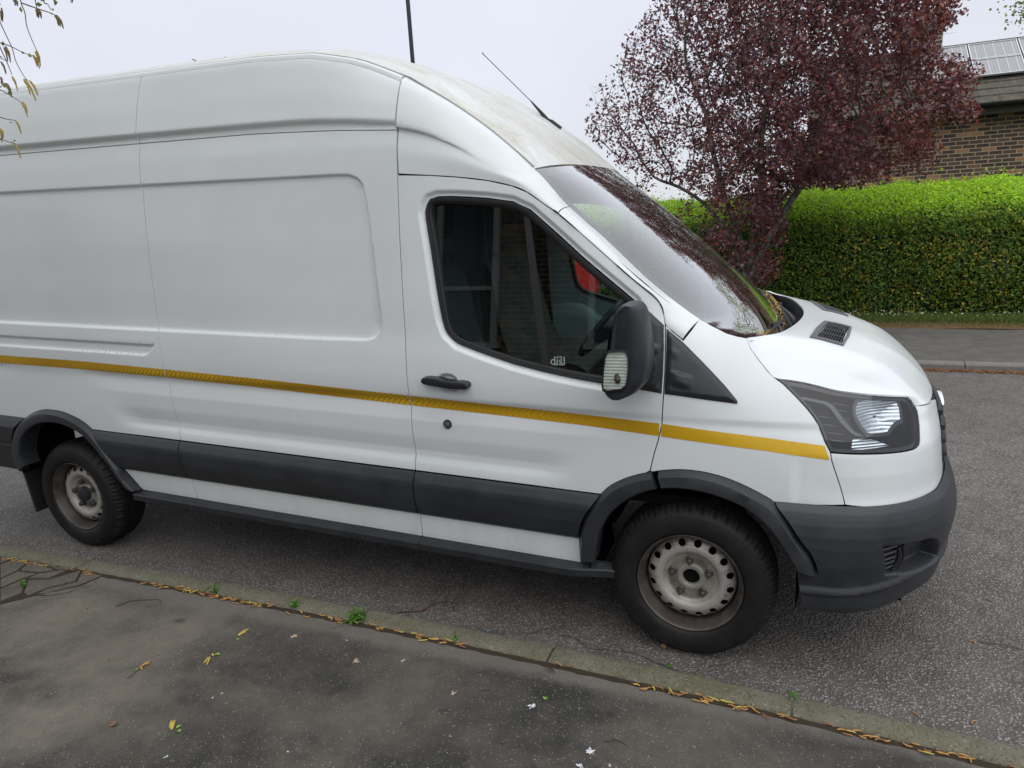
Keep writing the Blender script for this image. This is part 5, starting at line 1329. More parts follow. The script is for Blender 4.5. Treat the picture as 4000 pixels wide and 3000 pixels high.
for a_, b_ in zip(jx[:-1], jx[1:]):
    rows = []
    for x in np.linspace(a_+.004, b_-.004, 22):
        e = 1 if (x-a_ > .012 and b_-x > .012) else 0; y = ko(x); z = ZP+.012-(0 if e else .004); j = rng.normal(0, .0016, 4)
        rows.append([(x, y+.008, -.05), (x, y+.004+j[3], .05), (x, y+.001+j[0], z-.022+j[0]), (x, y-.012+j[1], z-.006+j[1]), (x, y-.03, z+j[2]), (x, y-.07, z+.001+j[3]*.5), (x, y-KW+.012, z-.001), (x, y-KW+.002, z-.009+j[1]), (x, y-KW, .03)])
    mb.grid(rows, flip=False)
    for q in (rows[0], rows[-1]): mb.add(q, [tuple(range(9)) if q is rows[-1] else tuple(range(9))[::-1]])
o = mb.build('kerb', m, None, True, 50); o['kind'] = 'structure'
mb = MB(); mb.grid([[(x, ko(x)-.01-t*.03, ZP-.02) for x in np.linspace(-8, 6, 60)] for t in (4.9, 3.6)]); 
mdirt = simple('gutter_dirt', (.035, .025, .014), 1, var=.5, vs=60)
mb = MB(); mb.grid([[(x, y, z) for x, y, z in [(x, ko(x)-KW+dy, ZP+dz+.0015*math.sin(x*47)) for x in np.linspace(-8, 6, 300)]] for dy, dz in ((-.034, -.004), (-.014, .0035), (-.002, .004), (.004, .002))], flip=False); o = mb.build('gutter_dirt', mdirt, None); o['kind'] = 'structure'
# cracked setts at the end of the pavement
mset = asphalt('sett_concrete', (.125, .108, .085), [(0, (.10, .09, .075)), (1, (.26, .23, .19))], 120, .3, None, .4)
def Z1(px, py): q = on_z(px, py, ZP); return (q[0], q[1])
sets_px = [[(0, 2168), (60, 2178), (0, 2205)], [(64, 2180), (116, 2192), (70, 2230), (0, 2262), (0, 2210)], [(120, 2193), (160, 2204), (218, 2230), (150, 2238), (76, 2231)],
 [(0, 2266), (72, 2234), (148, 2242), (90, 2262), (0, 2300)], [(152, 2242), (222, 2232), (268, 2226), (190, 2262), (108, 2262)], [(0, 2304), (92, 2265), (104, 2264), (88, 2318), (0, 2352)],
 [(110, 2266), (190, 2266), (240, 2252), (320, 2228), (296, 2272), (180, 2300), (108, 2330), (92, 2318)], [(230, 2208), (300, 2226), (275, 2226), (225, 2229), (172, 2204)], [(322, 2232), (400, 2250), (310, 2288), (190, 2318), (140, 2325), (182, 2303), (300, 2275)]]
mb = MB()
for poly in sets_px:
    P_ = np.array([Z1(*q) for q in poly]); P_ = offset(P_, .004) if len(P_) > 2 else P_
    k = len(P_); mb.add([(x, y, ZP+.0045) for x, y in P_]+[(x, y, ZP-.01) for x, y in P_], [tuple(range(k)) if area(P_) > 0 else tuple(range(k))[::-1]]+[((i+1) % k, i, i+k, (i+1) % k+k) for i in range(k)])
o = mb.build('sett_patch', mset, None, False); o['kind'] = 'structure'
mb = MB(); P_ = [Z1(*q) for q in [(-60, 2160), (60, 2176), (330, 2228), (405, 2250), (320, 2288), (110, 2334), (-60, 2380)]]; mb.add([(x, y, ZP+.0008) for x, y in P_], [tuple(range(7))]); o = mb.build('sett_joints', mdirt, None, False); o['kind'] = 'structure'
mb = MB()
for pl, w_ in (([(405, 2250), (350, 2288), (280, 2312), (200, 2326), (145, 2325)], .007), ([(145, 2325), (90, 2340), (0, 2358)], .006), ([(240, 2280), (250, 2278), (310, 2287)], .003)):
    q = resample([Z1(*p) for p in pl], .03); q = q+rng.normal(0, .003, q.shape); mb.grid([[(x, y+w_/2*s_, ZP+.0016) for x, y in q] for s_ in (1, -1)], flip=True)
o = mb.build('pavement_cracks', mdirt, None, False); o['kind'] = 'structure'

# far side: kerb, path, verge
mk2 = simple('grey_kerb_concrete', (.19, .175, .155), .9, var=.3, vs=20)
mb = MB()
for k in range(-22, 24):
    a_, b_ = .915*k+.2, .915*(k+1)+.192
    rows = [[(x, fk(x)+.004, -.03), (x, fk(x)+.002, .055), (x, fk(x)+.018, .074), (x, fk(x)+.12, .078), (x, fk(x)+.125, .05)] for x in (a_, b_)]
    mb.grid(rows)
o = mb.build('far_kerb', mk2, None, True, 40); o['kind'] = 'structure'
mb = MB(); mb.grid([[(x, fk(x)+.126+t, .074+.02*t/2) for x in xs_] for t in (0, .7, 1.4, 2.1)]); o = mb.build('far_path', M['farpave'], None); o['kind'] = 'structure'
m, nt, b = newmat('verge_turf'); n = noise(nt, 3.5, 5, .65); g3 = xyz(nt, coord(nt))
c = mixc(nt, maprange(nt, n, .35, .65), (.065, .10, .018), (.11, .12, .035)); brn = maprange(nt, mathn(nt, 'ADD', g3[1], mathn(nt, 'MULTIPLY', n, .5)), 7.55, 7.95, 1, 0)
c = mixc(nt, brn, c, (.21, .125, .060)); nt.links.new(c, b.inputs['Base Color']); b.inputs['Roughness'].default_value = 1; bump(nt, b, noise(nt, 60, 5, .8), 1, .02)
mb = MB(); mb.grid([[(x, fk(x)+2.2+t, .098+.03*min(1, t)+.01*math.sin(x*3+t*5)) for x in xs_] for t in np.linspace(0, 8, 30)]); o = mb.build('verge', m, None); o['kind'] = 'structure'

# ------------------------------------------------------------------ leaf clouds
def leafmesh(name, C_, size, Nrm, colr, mat, parent=None, aspect=.55, fold=.18, tang=None):
    C_ = np.asarray(C_, float); n = len(C_); Nrm = Nrm/np.maximum(np.linalg.norm(Nrm, axis=1)[:, None], 1e-9)
    a = rng.normal(size=(n, 3)) if tang is None else tang+rng.normal(size=(n, 3))*.35
    t = a-(a*Nrm).sum(1)[:, None]*Nrm; t /= np.maximum(np.linalg.norm(t, axis=1)[:, None], 1e-9); b_ = np.cross(Nrm, t)
    s_ = (size*rng.uniform(.65, 1.3, n))[:, None] if np.isscalar(size) else np.asarray(size)[:, None]
    V_ = np.stack([C_-t*s_*.5, C_+b_*s_*aspect*.5-t*s_*.02+Nrm*s_*fold*.5, C_+t*s_*.5, C_-b_*s_*aspect*.5-t*s_*.02+Nrm*s_*fold*.5], 1).reshape(-1, 3)
    me = bpy.data.meshes.new(name); me.vertices.add(4*n); me.vertices.foreach_set('co', V_.ravel()); me.loops.add(6*n)
    base = np.arange(n)[:, None]*4; idx = (base+np.array([[0, 1, 2, 0, 2, 3]])).ravel(); me.loops.foreach_set('vertex_index', idx)
    me.polygons.add(2*n); me.polygons.foreach_set('loop_start', np.arange(2*n)*3); me.update(calc_edges=True); me.validate()
    at = me.color_attributes.new('tint', 'FLOAT_COLOR', 'POINT'); cc = np.concatenate([np.repeat(colr, 4, 0), np.ones((4*n, 1))], 1); at.data.foreach_set('color', cc.astype(np.float32).ravel())
    me.materials.append(mat); o = bpy.data.objects.new(name, me); COL.objects.link(o)
    if parent: o.parent = parent
    return o
def leafmat(name, rough=.5, trans=.35, spec=.4):
    m = bpy.data.materials.new(name); m.use_nodes = True; nt = m.node_tree; b = nt.nodes['Principled BSDF']; o = nt.nodes['Material Output']
    a = nt.nodes.new('ShaderNodeAttribute'); a.attribute_name = 'tint'; nt.links.new(a.outputs['Color'], b.inputs['Base Color']); b.inputs['Roughness'].default_value = rough; b.inputs['Specular IOR Level'].default_value = spec
    t = nt.nodes.new('ShaderNodeBsdfTranslucent'); nt.links.new(mixc(nt, .5, a.outputs['Color'], a.outputs['Color'], 'ADD'), t.inputs[0]); mx = nt.nodes.new('ShaderNodeMixShader'); mx.inputs[0].default_value = trans
    nt.links.new(b.outputs[0], mx.inputs[1]); nt.links.new(t.outputs[0], mx.inputs[2]); nt.links.new(mx.outputs[0], o.inputs[0]); return m
M['leaf'] = leafmat('leaf'); M['plumleaf'] = leafmat('purple_leaf', .33, .22, .6)
def pal(n, cols, w=None, jit=.18):
    cols = np.array(cols, float); k = rng.choice(len(cols), n, p=w); c = cols[k]*(1+rng.normal(0, jit, (n, 1))); return np.clip(c+rng.normal(0, .006, (n, 3)), .002, 1)
# hedge
def hy(x): return 8.33-.02*x
def blobn(x, z, s): return (np.sin(x*2.1*s+1.3)+np.sin(x*4.7*s+z*3)+np.sin(z*6*s+x*1.1)+np.sin(x*9*s-z*7))/4
HX0, HX1 = -10, 9
prof_h = [(0, .18), (-.03, .7), (.0, 1.2), (.03, 1.5), (.10, 1.62), (.35, 1.72), (.8, 1.84), (1.3, 1.97), (1.6, 2.02), (1.8, 1.95), (1.95, 1.6), (2.0, .2)]
ph = np.array(prof_h); pd = np.concatenate([[0], np.cumsum(np.hypot(*np.diff(ph, axis=0).T))])
def hedge_pts(n, t0, t1, x0, x1, spread):
    t = rng.uniform(t0, t1, n); x = rng.uniform(x0, x1, n); dy = np.interp(t, pd, ph[:, 0]); z = np.interp(t, pd, ph[:, 1])
    g = np.stack([np.interp(t+.05, pd, ph[:, 0])-dy, np.interp(t+.05, pd, ph[:, 1])-z], 1); g /= np.linalg.norm(g, axis=1)[:, None]+1e-9
    nr = np.stack([np.zeros(n), -g[:, 1], g[:, 0]], 1); off = .07*blobn(x, z, 1)+rng.normal(0, spread, n)
    low = (z < .75)*rng.uniform(0, .16, n)*(.75-z)/.5
    hx = np.clip((x+2)/3, 0, 1); z = z*(1+.0*hx)
    P_ = np.stack([x, hy(x)+dy, z], 1)+nr*off[:, None]; P_[:, 1] += np.abs(low); return P_, nr, t
HEDGE = empty('hedge', (0, 8.4, .1)); tag(HEDGE, 'long clipped green hedge with lime new growth on top along the far verge', 'hedge')
def toloc(P_, o): return P_-np.array(o.location)
tsh = pd[4]
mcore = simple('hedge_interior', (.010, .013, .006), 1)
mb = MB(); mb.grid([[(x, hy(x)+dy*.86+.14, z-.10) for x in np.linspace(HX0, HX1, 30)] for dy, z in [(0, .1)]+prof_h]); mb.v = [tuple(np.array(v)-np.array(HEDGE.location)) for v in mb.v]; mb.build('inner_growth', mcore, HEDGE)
A = []; Bn_ = []; Cc = []
for (x0, x1, den) in ((-10, -3.5, .35), (-3.5, 5.2, 1.), (5.2, 9, .3)):
    n = int(4300*(x1-x0)*den); P_, nr, t = hedge_pts(n, 0, tsh-.06, x0, x1, .045)
    cl = blobn(P_[:, 0]*1.7+3, P_[:, 2]*1.5, 1.3); c = pal(n, [(.085, .165, .020), (.125, .225, .028), (.19, .30, .034), (.045, .09, .016)], [.34, .34, .16, .16])
    yel = rng.uniform(size=n) < np.clip(.05+.20*(cl > .25)+.10*(P_[:, 0] > 1.6), 0, .5); c[yel] = pal(yel.sum(), [(.42, .33, .03), (.26, .26, .03), (.50, .38, .05)])
    A.append(P_); Bn_.append(nr+rng.normal(0, .65, (n, 3))); Cc.append(c)
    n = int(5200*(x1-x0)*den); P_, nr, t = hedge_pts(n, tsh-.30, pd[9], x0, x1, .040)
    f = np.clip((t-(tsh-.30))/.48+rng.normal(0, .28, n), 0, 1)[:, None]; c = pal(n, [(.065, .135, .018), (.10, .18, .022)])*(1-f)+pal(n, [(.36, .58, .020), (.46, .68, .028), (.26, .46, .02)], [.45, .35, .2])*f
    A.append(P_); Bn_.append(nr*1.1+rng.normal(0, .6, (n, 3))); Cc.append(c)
    n = int(500*(x1-x0)*den); P_, nr, t = hedge_pts(n, tsh, pd[9], x0, x1, .02); P_ += nr*rng.exponential(.05, n)[:, None]; A.append(P_); Bn_.append(rng.normal(0, 1, (n, 3))); Cc.append(pal(n, [(.42, .62, .03), (.32, .52, .02)]))
A, Bn_, Cc = np.vstack(A), np.vstack(Bn_), np.vstack(Cc)
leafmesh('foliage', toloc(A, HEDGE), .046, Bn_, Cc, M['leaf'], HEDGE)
mb = MB()
for k in range(90):
    x = rng.uniform(-3.5, 5); y = hy(x)+rng.uniform(.05, .2); z0 = rng.uniform(.1, .5); L = rng.uniform(.4, 1.1); d = rng.normal(0, .25, 3); d[2] = 1
    p = np.array([x, y, z0]); mb.tube([toloc(p, HEDGE), toloc(p+d*L*.5+rng.normal(0, .03, 3), HEDGE), toloc(p+d*L, HEDGE)], [.009, .007, .003], 4, False)
mb.build('stems', simple('hedge_stem', (.10, .085, .055), .9), HEDGE)
# verge grass and daisies
def blades(name, n, xr, yr, h, cols, w=None, zf=None, lab=None):
    x = rng.uniform(*xr, n); y = rng.uniform(*yr, n)-.048*x+.0; hgt = h*rng.uniform(.4, 1.25, n); a = rng.uniform(0, 6.28, n); wd = .0045; ln = rng.normal(0, .35, (n, 2))*hgt[:, None]
    z = .115*np.ones(n); V_ = np.stack([np.stack([x-wd*np.cos(a), y-wd*np.sin(a), z], 1), np.stack([x+wd*np.cos(a), y+wd*np.sin(a), z], 1), np.stack([x+ln[:, 0], y+ln[:, 1], z+hgt], 1)], 1).reshape(-1, 3)
    me = bpy.data.meshes.new(name); me.vertices.add(3*n); me.vertices.foreach_set('co', V_.ravel()); me.loops.add(3*n); me.loops.foreach_set('vertex_index', np.arange(3*n)); me.polygons.add(n); me.polygons.foreach_set('loop_start', np.arange(n)*3); me.update(calc_edges=True)
    at = me.color_attributes.new('tint', 'FLOAT_COLOR', 'POINT'); cc = np.concatenate([np.repeat(pal(n, cols, w), 3, 0), np.ones((3*n, 1))], 1); at.data.foreach_set('color', cc.astype(np.float32).ravel()); me.materials.append(M['leaf'])
    o = bpy.data.objects.new(name, me); COL.objects.link(o); return o
n = 34000
o = blades('grass', n, (-2.5, 5.2), (7.72, 8.45), .075, [(.10, .17, .03), (.14, .22, .045), (.20, .24, .07), (.08, .12, .02)]); tag(o, 'short green verge grass under the hedge', 'grass', kind='stuff')
o = blades('dry_grass', 9000, (-2.5, 5.2), (7.32, 7.85), .030, [(.26, .16, .08), (.20, .15, .06), (.13, .16, .04), (.32, .22, .12)]); tag(o, 'brown trodden dry grass along the edge of the far path', 'grass', kind='stuff')
n = 260; x = rng.uniform(-1, 5, n); y = 8.13-.04*x+rng.normal(0, .13, n); zz = .13+rng.uniform(.03, .09, n)
o = leafmesh('daisies', np.stack([x, y, zz], 1), .024, np.tile([0, -.5, 1], (n, 1))+rng.normal(0, .2, (n, 3)), pal(n, [(.75, .75, .72), (.75, .75, .72), (.6, .5, .06)], None, .05), M['leaf'], aspect=1.); tag(o, 'tiny white and yellow daisies dotted in the verge grass', 'flowers', kind='stuff')
# orange catkin litter along the far kerb
n = 5200; x = rng.uniform(-2, 5.5, n); y = np.array([fk(q) for q in x])-.035-np.abs(rng.normal(0, .05, n)); 
o = leafmesh('catkin_litter', np.stack([x, y, .006+rng.uniform(0, .012, n)], 1), .030, np.tile([0, 0, 1.], (n, 1))+rng.normal(0, .3, (n, 3)), pal(n, [(.30, .13, .045), (.38, .19, .07), (.20, .09, .04)], None, .2), M['leaf'], aspect=.4); tag(o, 'orange drift of fallen catkins against the far kerb', 'leaf litter', kind='stuff')

# ------------------------------------------------------------------ brick house with solar panels
HY = 13.0
m, nt, b = newmat('multi_stock_brick'); co = coord(nt); g = xyz(nt, co)
cmb = nt.nodes.new('ShaderNodeCombineXYZ'); nt.links.new(mathn(nt, 'ADD', g[0], g[1]), cmb.inputs[0]); nt.links.new(g[2], cmb.inputs[1])
nz_ = nt.nodes.new('ShaderNodeTexNoise'); nz_.inputs['Scale'].default_value = 14; nt.links.new(co, nz_.inputs['Vector']); vm = nt.nodes.new('ShaderNodeVectorMath'); vm.operation = 'MULTIPLY_ADD'; nt.links.new(nz_.outputs['Color'], vm.inputs[0]); vm.inputs[1].default_value = (.006, .006, 0); nt.links.new(cmb.outputs[0], vm.inputs[2])
br = nt.nodes.new('ShaderNodeTexBrick'); nt.links.new(vm.outputs[0], br.inputs['Vector']); br.inputs['Scale'].default_value = 1; br.inputs['Brick Width'].default_value = .225; br.inputs['Row Height'].default_value = .075; br.inputs['Mortar Size'].default_value = .0085; br.inputs['Mortar Smooth'].default_value = .2
br.inputs['Color1'].default_value = (0, 0, 0, 1); br.inputs['Color2'].default_value = (1, 1, 1, 1); br.inputs['Mortar'].default_value = (.5, .5, .5, 1); br.inputs['Bias'].default_value = 0
big = noise(nt, 1.1, 3, .5)
sel = mathn(nt, 'ADD', br.outputs['Color'], mathn(nt, 'MULTIPLY', mathn(nt, 'SUBTRACT', big, .5), .55))
bc = rampn(nt, sel, [(0, (.050, .040, .038)), (.35, (.070, .052, .046)), (.60, (.105, .072, .058)), (.78, (.14, .09, .065)), (.86, (.36, .175, .085)), (1, (.48, .27, .14))])
fl_n = noise(nt, 34, 4, .7); bc = mixc(nt, maprange(nt, fl_n, .4, .75, 0, .5), bc, (.14, .10, .08))
bc = mixc(nt, br.outputs['Fac'], bc, mixc(nt, noise(nt, 5, 4), (.50, .40, .24), (.38, .31, .19)))
nt.links.new(bc, b.inputs['Base Color']); b.inputs['Roughness'].default_value = .9; bump(nt, b, mathn(nt, 'SUBTRACT', 1., br.outputs['Fac']), .6, .012); M['brick'] = m
HOUSE = empty('brick_house', (6, 14.5, 0)); tag(HOUSE, 'low brown and orange brick house with a mossy tiled roof behind the hedge', 'house')
def HB(name, mat, boxes, par=HOUSE, sharp=35, **k):
    mb = MB()
    for bx in boxes: mb.box(tuple(np.array(bx[0])-np.array(HOUSE.location)), bx[1], **(bx[2] if len(bx) > 2 else {}))
    return mb.build(name, mat, par, False)
HB('wall', M['brick'], [(((1.9+13)/2, HY+2.6, 1.78), (11.1, 5.2, 3.5))])
HB('return_wall', M['brick'], [(((.52+1.9)/2, HY+2.64, 1.74), (1.38, 5.1, 3.46))])
mt_ = simple('pinkish_hung_tiles', (.24, .19, .165), .85, var=.25)
HB('hung_tiles', mt_, [((.27, 14.62+.01*(k % 2), .5+.11*k), (.46, .2, .104), dict(rx=R(-4))) for k in range(24)])
PI35 = math.radians(35)
ey, ez = 12.62, 3.47
def RP(x, s_, h=0): return np.array([x, ey+s_*math.cos(PI35)-h*math.sin(PI35), ez+s_*math.sin(PI35)+h*math.cos(PI35)])
SR = (14.45-ey)/math.cos(PI35)
mr_, nt, b = newmat('mossy_concrete_tile'); n = noise(nt, 6, 5, .7); n2 = noise(nt, 22, 4, .7)
c = mixc(nt, maprange(nt, n, .35, .65), (.060, .052, .040), (.13, .115, .09)); c = mixc(nt, maprange(nt, n2, .60, .68, 0, .6), c, (.30, .30, .26)); c = mixc(nt, maprange(nt, noise(nt, 3, 3), .55, .7, 0, .5), c, (.07, .08, .025)); nt.links.new(c, b.inputs['Base Color']); b.inputs['Roughness'].default_value = .95; bump(nt, b, n2, .5, .01)
mb = MB(); nco = 9; hs_ = SR/nco
for k in range(nco):
    x = .3; cs = 0
    rows_ = []
    while x < 13.3:
        w_ = .33; a_, b2 = RP(x, k*hs_-.015, .030+rng.normal(0, .002)), RP(x, (k+1)*hs_+.02, .004)
        q = [RP(x, k*hs_-.015, .030), RP(x+w_-.003, k*hs_-.015, .030), RP(x+w_-.003, (k+1)*hs_+.03, .006), RP(x, (k+1)*hs_+.03, .006)]; q2 = [p-np.array([0, 0, .022]) for p in q]
        vs_ = [p-np.array(HOUSE.location) for p in q+q2]; mb.add(vs_, [(0, 1, 2, 3), (1, 0, 4, 5), (0, 3, 7, 4), (2, 1, 5, 6)]); x += w_
mb.grid([[RP(x, SR)-np.array(HOUSE.location) for x in (.3, 13.3)], [np.array([x, 18.9, 1.9])-np.array(HOUSE.location) for x in (.3, 13.3)]])
mb.grid([[RP(x, -.02, -.01)-np.array(HOUSE.location) for x in (.3, 13.3)], [RP(x, SR, -.01)-np.array(HOUSE.location) for x in (.3, 13.3)]])
roof_o = mb.build('roof', mr_, HOUSE, False)
mb = MB(); mb.tube([RP(x, SR, .03)-np.array(HOUSE.location) for x in np.linspace(.3, 13.3, 40)], .07, 8); mb.build('ridge', mr_, roof_o)
mb = MB(); gg = []
for a_ in np.linspace(math.pi, 2*math.pi, 9): gg.append([np.array([x, 12.56+.055*math.cos(a_), 3.46+.055*math.sin(a_)])-np.array(HOUSE.location) for x in np.linspace(.3, 13.3, 14)])
mb.grid(gg); mb.build('gutter', M['plastic2'], HOUSE)
HB('fascia', simple('mossy_fascia', (.035, .04, .022), .9), [((6.8, 12.67, 3.37), (13, .03, .20)), ((6.8, 12.83, 3.33), (13, .33, .02))])
HB('downpipe', M['plastic2'], [((9.5, 12.93, 1.7), (.07, .07, 3.4))])
ch = empty('chimney', (2.62, 14.5, 4.6)); ch.parent = HOUSE; ch.location = (2.62-6, 0, 4.6)
bpy.data.objects.remove(ch)
HB('chimney', M['brick'], [((2.55, 14.5, 4.7), (.50, .55, 1.0)), ((2.55, 14.5, 5.22), (.56, .61, .08))], roof_o)
# rear-facing unseen back; solar panels
m, nt, b = newmat('solar_cells'); g = xyz(nt, coord(nt)); wv = mathn(nt, 'FRACT', mathn(nt, 'MULTIPLY', g[0], 6.4)); lin_ = mathn(nt, 'LESS_THAN', wv, .07)
wv2 = mathn(nt, 'FRACT', mathn(nt, 'MULTIPLY', g[0], 19.2)); l2 = mathn(nt, 'MULTIPLY', mathn(nt, 'LESS_THAN', wv2, .10), .35)
c = mixc(nt, mathn(nt, 'MAXIMUM', mathn(nt, 'MULTIPLY', lin_, .85), l2), (.22, .215, .22), (.55, .56, .60)); nt.links.new(c, b.inputs['Base Color']); b.inputs['Roughness'].default_value = .25; b.inputs['Coat Weight'].default_value = .8
malu = simple('aluminium_frame', (.62, .63, .66), .35, .6)
names = ['upper', 'lower']; first = None
s_lo, s_mid, s_hi = (13.30-ey)/math.cos(PI35), (13.84-ey)/math.cos(PI35), (14.38-ey)/math.cos(PI35)
xe_ = [2.39, 3.25, 4.11, 4.97, 5.83]
pos = {(0, 0): 'half hidden by the plum leaves, upper row', (0, 1): 'half hidden by the plum leaves, lower row', (1, 0): 'whole panel in the upper row nearest the chimney', (1, 1): 'whole panel in the lower row with a plum sprig across it', (2, 0): 'cut by the right edge of the photo, upper row', (2, 1): 'cut by the right edge of the photo, lower row', (3, 0): 'out past the right edge, upper row', (3, 1): 'out past the right edge, lower row'}
for i in range(3):
    for j in range(2):
        x0, x1 = xe_[i]+.012, xe_[i+1]-.012; s0, s1 = ((s_mid+.008, s_hi) if j == 0 else (s_lo, s_mid-.008)); c0 = RP((x0+x1)/2, (s0+s1)/2, .10)
        e = empty('solar_panel', tuple(c0)); e.rotation_euler = (PI35, 0, 0); tag(e, 'grey solar panel '+pos[(i, j)], 'solar panel', 'solar panels on the house roof')
        W_, H_ = x1-x0, s1-s0
        mb = MB(); mb.box((0, 0, 0), (W_-.03, H_-.03, .02)); mb.build('cells', m, e, False)
        mb = MB(); mb.box((0, H_/2-.01, .004), (W_, .02, .036)); mb.box((0, -H_/2+.01, .004), (W_, .02, .036)); mb.box((W_/2-.01, 0, .003), (.02, H_-.04, .034)); mb.box((-W_/2+.01, 0, .003), (.02, H_-.04, .034)); mb.build('frame', malu, e, False)
mb = MB()
for x in np.arange(2.4, 5.85, .03): p0 = RP(x, s_lo-.01, .10); mb.tube([p0, RP(x+.004, s_lo-.03, .015)], .003, 3, False)
mb.tube([RP(2.4, s_lo-.02, .06), RP(5.8, s_lo-.02, .06)], .004, 4); o = mb.build('bird_mesh', M['plastic2'], None); tag(o, 'black wire bird mesh skirting the lowest solar panels', 'mesh')
# street lamp
pl = empty('street_lamp', (-5.66, 7.2, 0)); tag(pl, 'tall black street lamp column rising behind the van roof', 'street lamp')
mb = MB(); mb.tube([(0, 0, 0), (0, 0, 1.2)], [.075, .075], 16); mb.tube([(0, 0, 1.2), (0, 0, 1.3), (0, 0, 7.2), (0, 0, 7.35)], [.06, .036, .033, .033], 16); mb.build('column', simple('black_lamp_paint', (.012, .012, .016), .35), pl)
mb = MB(); mb.tube([(0, 0, 7.3), (0, -.1, 7.5), (0, -.5, 7.6)], .025, 8); mb.build('arm', M['plastic2'], pl); mb = MB(); mb.box((0, -.75, 7.6), (.2, .5, .1), bev=.03); mb.build('lantern', M['plastic2'], pl)
# red letter box
bx0 = on_yw(2246, 1060, 7.0)[0]; bx1 = on_yw(2323, 1060, 7.0)[0]; bw = bx1-bx0
PB = empty('post_box', ((bx0+bx1)/2, 7.0, 0)); tag(PB, 'red letter box with royal cipher seen through the cab windows', 'post box')
mred = simple('post_office_red', (.60, .022, .022), .35, var=.15)
mb = MB(); mb.box((0, .12, 1.07), (bw, .24, .86), bev=.006); mb.tube([(0, .12, 0), (0, .12, .66)], .05, 12)
mb.add([(-bw/2, 0, 1.5), (bw/2, 0, 1.5), (bw/2, .24, 1.5), (-bw/2, .24, 1.5), (-bw/2, .12, 1.58), (bw/2, .12, 1.58)], [(0, 1, 5, 4), (2, 3, 4, 5), (1, 2, 5), (3, 0, 4)]); mb.build('case', mred, PB, False)
def pp(px, py): q = on_yw(px, py, 7.0); return (q[0]-PB.location[0], -.004, q[2])
mb = MB()
for arc_ in ([(2266, 1042), (2266, 1034), (2271, 1031), (2277, 1036)], [(2277, 1036), (2283, 1031), (2290, 1034), (2290, 1042)], [(2270, 1046), (2272, 1040), (2277, 1038), (2283, 1040), (2286, 1046)], [(2267, 1049), (2277, 1052), (2289, 1049)], [(2268, 1055), (2277, 1057), (2288, 1055)]): mb.tube([pp(*q) for q in catmull(np.array(arc_, float), 4)], .0035, 5)
mb.tube([pp(2277, 1022), pp(2277, 1030)], .004, 5); mb.build('crown', mred, PB)
sc_r = Matrix(((1, 0, 0), (0, 0, -1), (0, 1, 0)))
def ptext(t, px, py, sz, name, mat_): q = pp(px, py); return text(t, sz, q, sc_r, mat_, name, PB, .004)
ptext('E', 2275, 1092, .085, 'cipher', mred); ptext('R', 2288, 1106, .075, 'cipher', mred); ptext('VII', 2279, 1075, .035, 'cipher', mred); ptext('POST OFFICE', 2290, 1133, .030, 'lettering', mred)
for arc_ in ([(2266, 1118), (2259, 1112), (2262, 1102), (2270, 1100)], [(2262, 1108), (2268, 1120), (2280, 1122), (2292, 1117), (2305, 1112), (2308, 1104), (2300, 1098)], [(2270, 1062), (2265, 1072), (2270, 1084), (2280, 1088), (2288, 1080), (2288, 1068), (2280, 1062), (2271, 1063)]):
    mb = MB(); mb.tube([pp(*q) for q in catmull(np.array(arc_, float), 5)], .0040, 5); mb.build('scroll', mred, PB)
mb = MB(); a_, b_ = pp(2262, 994), pp(2302, 1014); mb.box(((a_[0]+b_[0])/2, -.006, (a_[2]+b_[2])/2+.02), (b_[0]-a_[0], .008, abs(a_[2]-b_[2])+.04)); tp = mb.build('collection_plate', simple('white_plate', (.7, .75, .72), .4), PB, False)
for k in range(3): 
    mb = MB(); mb.box(((a_[0]+b_[0])/2-.01, -.0105, b_[2]+.012+.014*k), ((b_[0]-a_[0])*.7, .001, .004)); mb.build('print_line', M['plastic2'], tp, False)
mb = MB(); q = pp(2306, 1053); mb.box((q[0], -.012, q[2]), (.045, .03, .022), bev=.006); mb.build('handle', mred, PB)

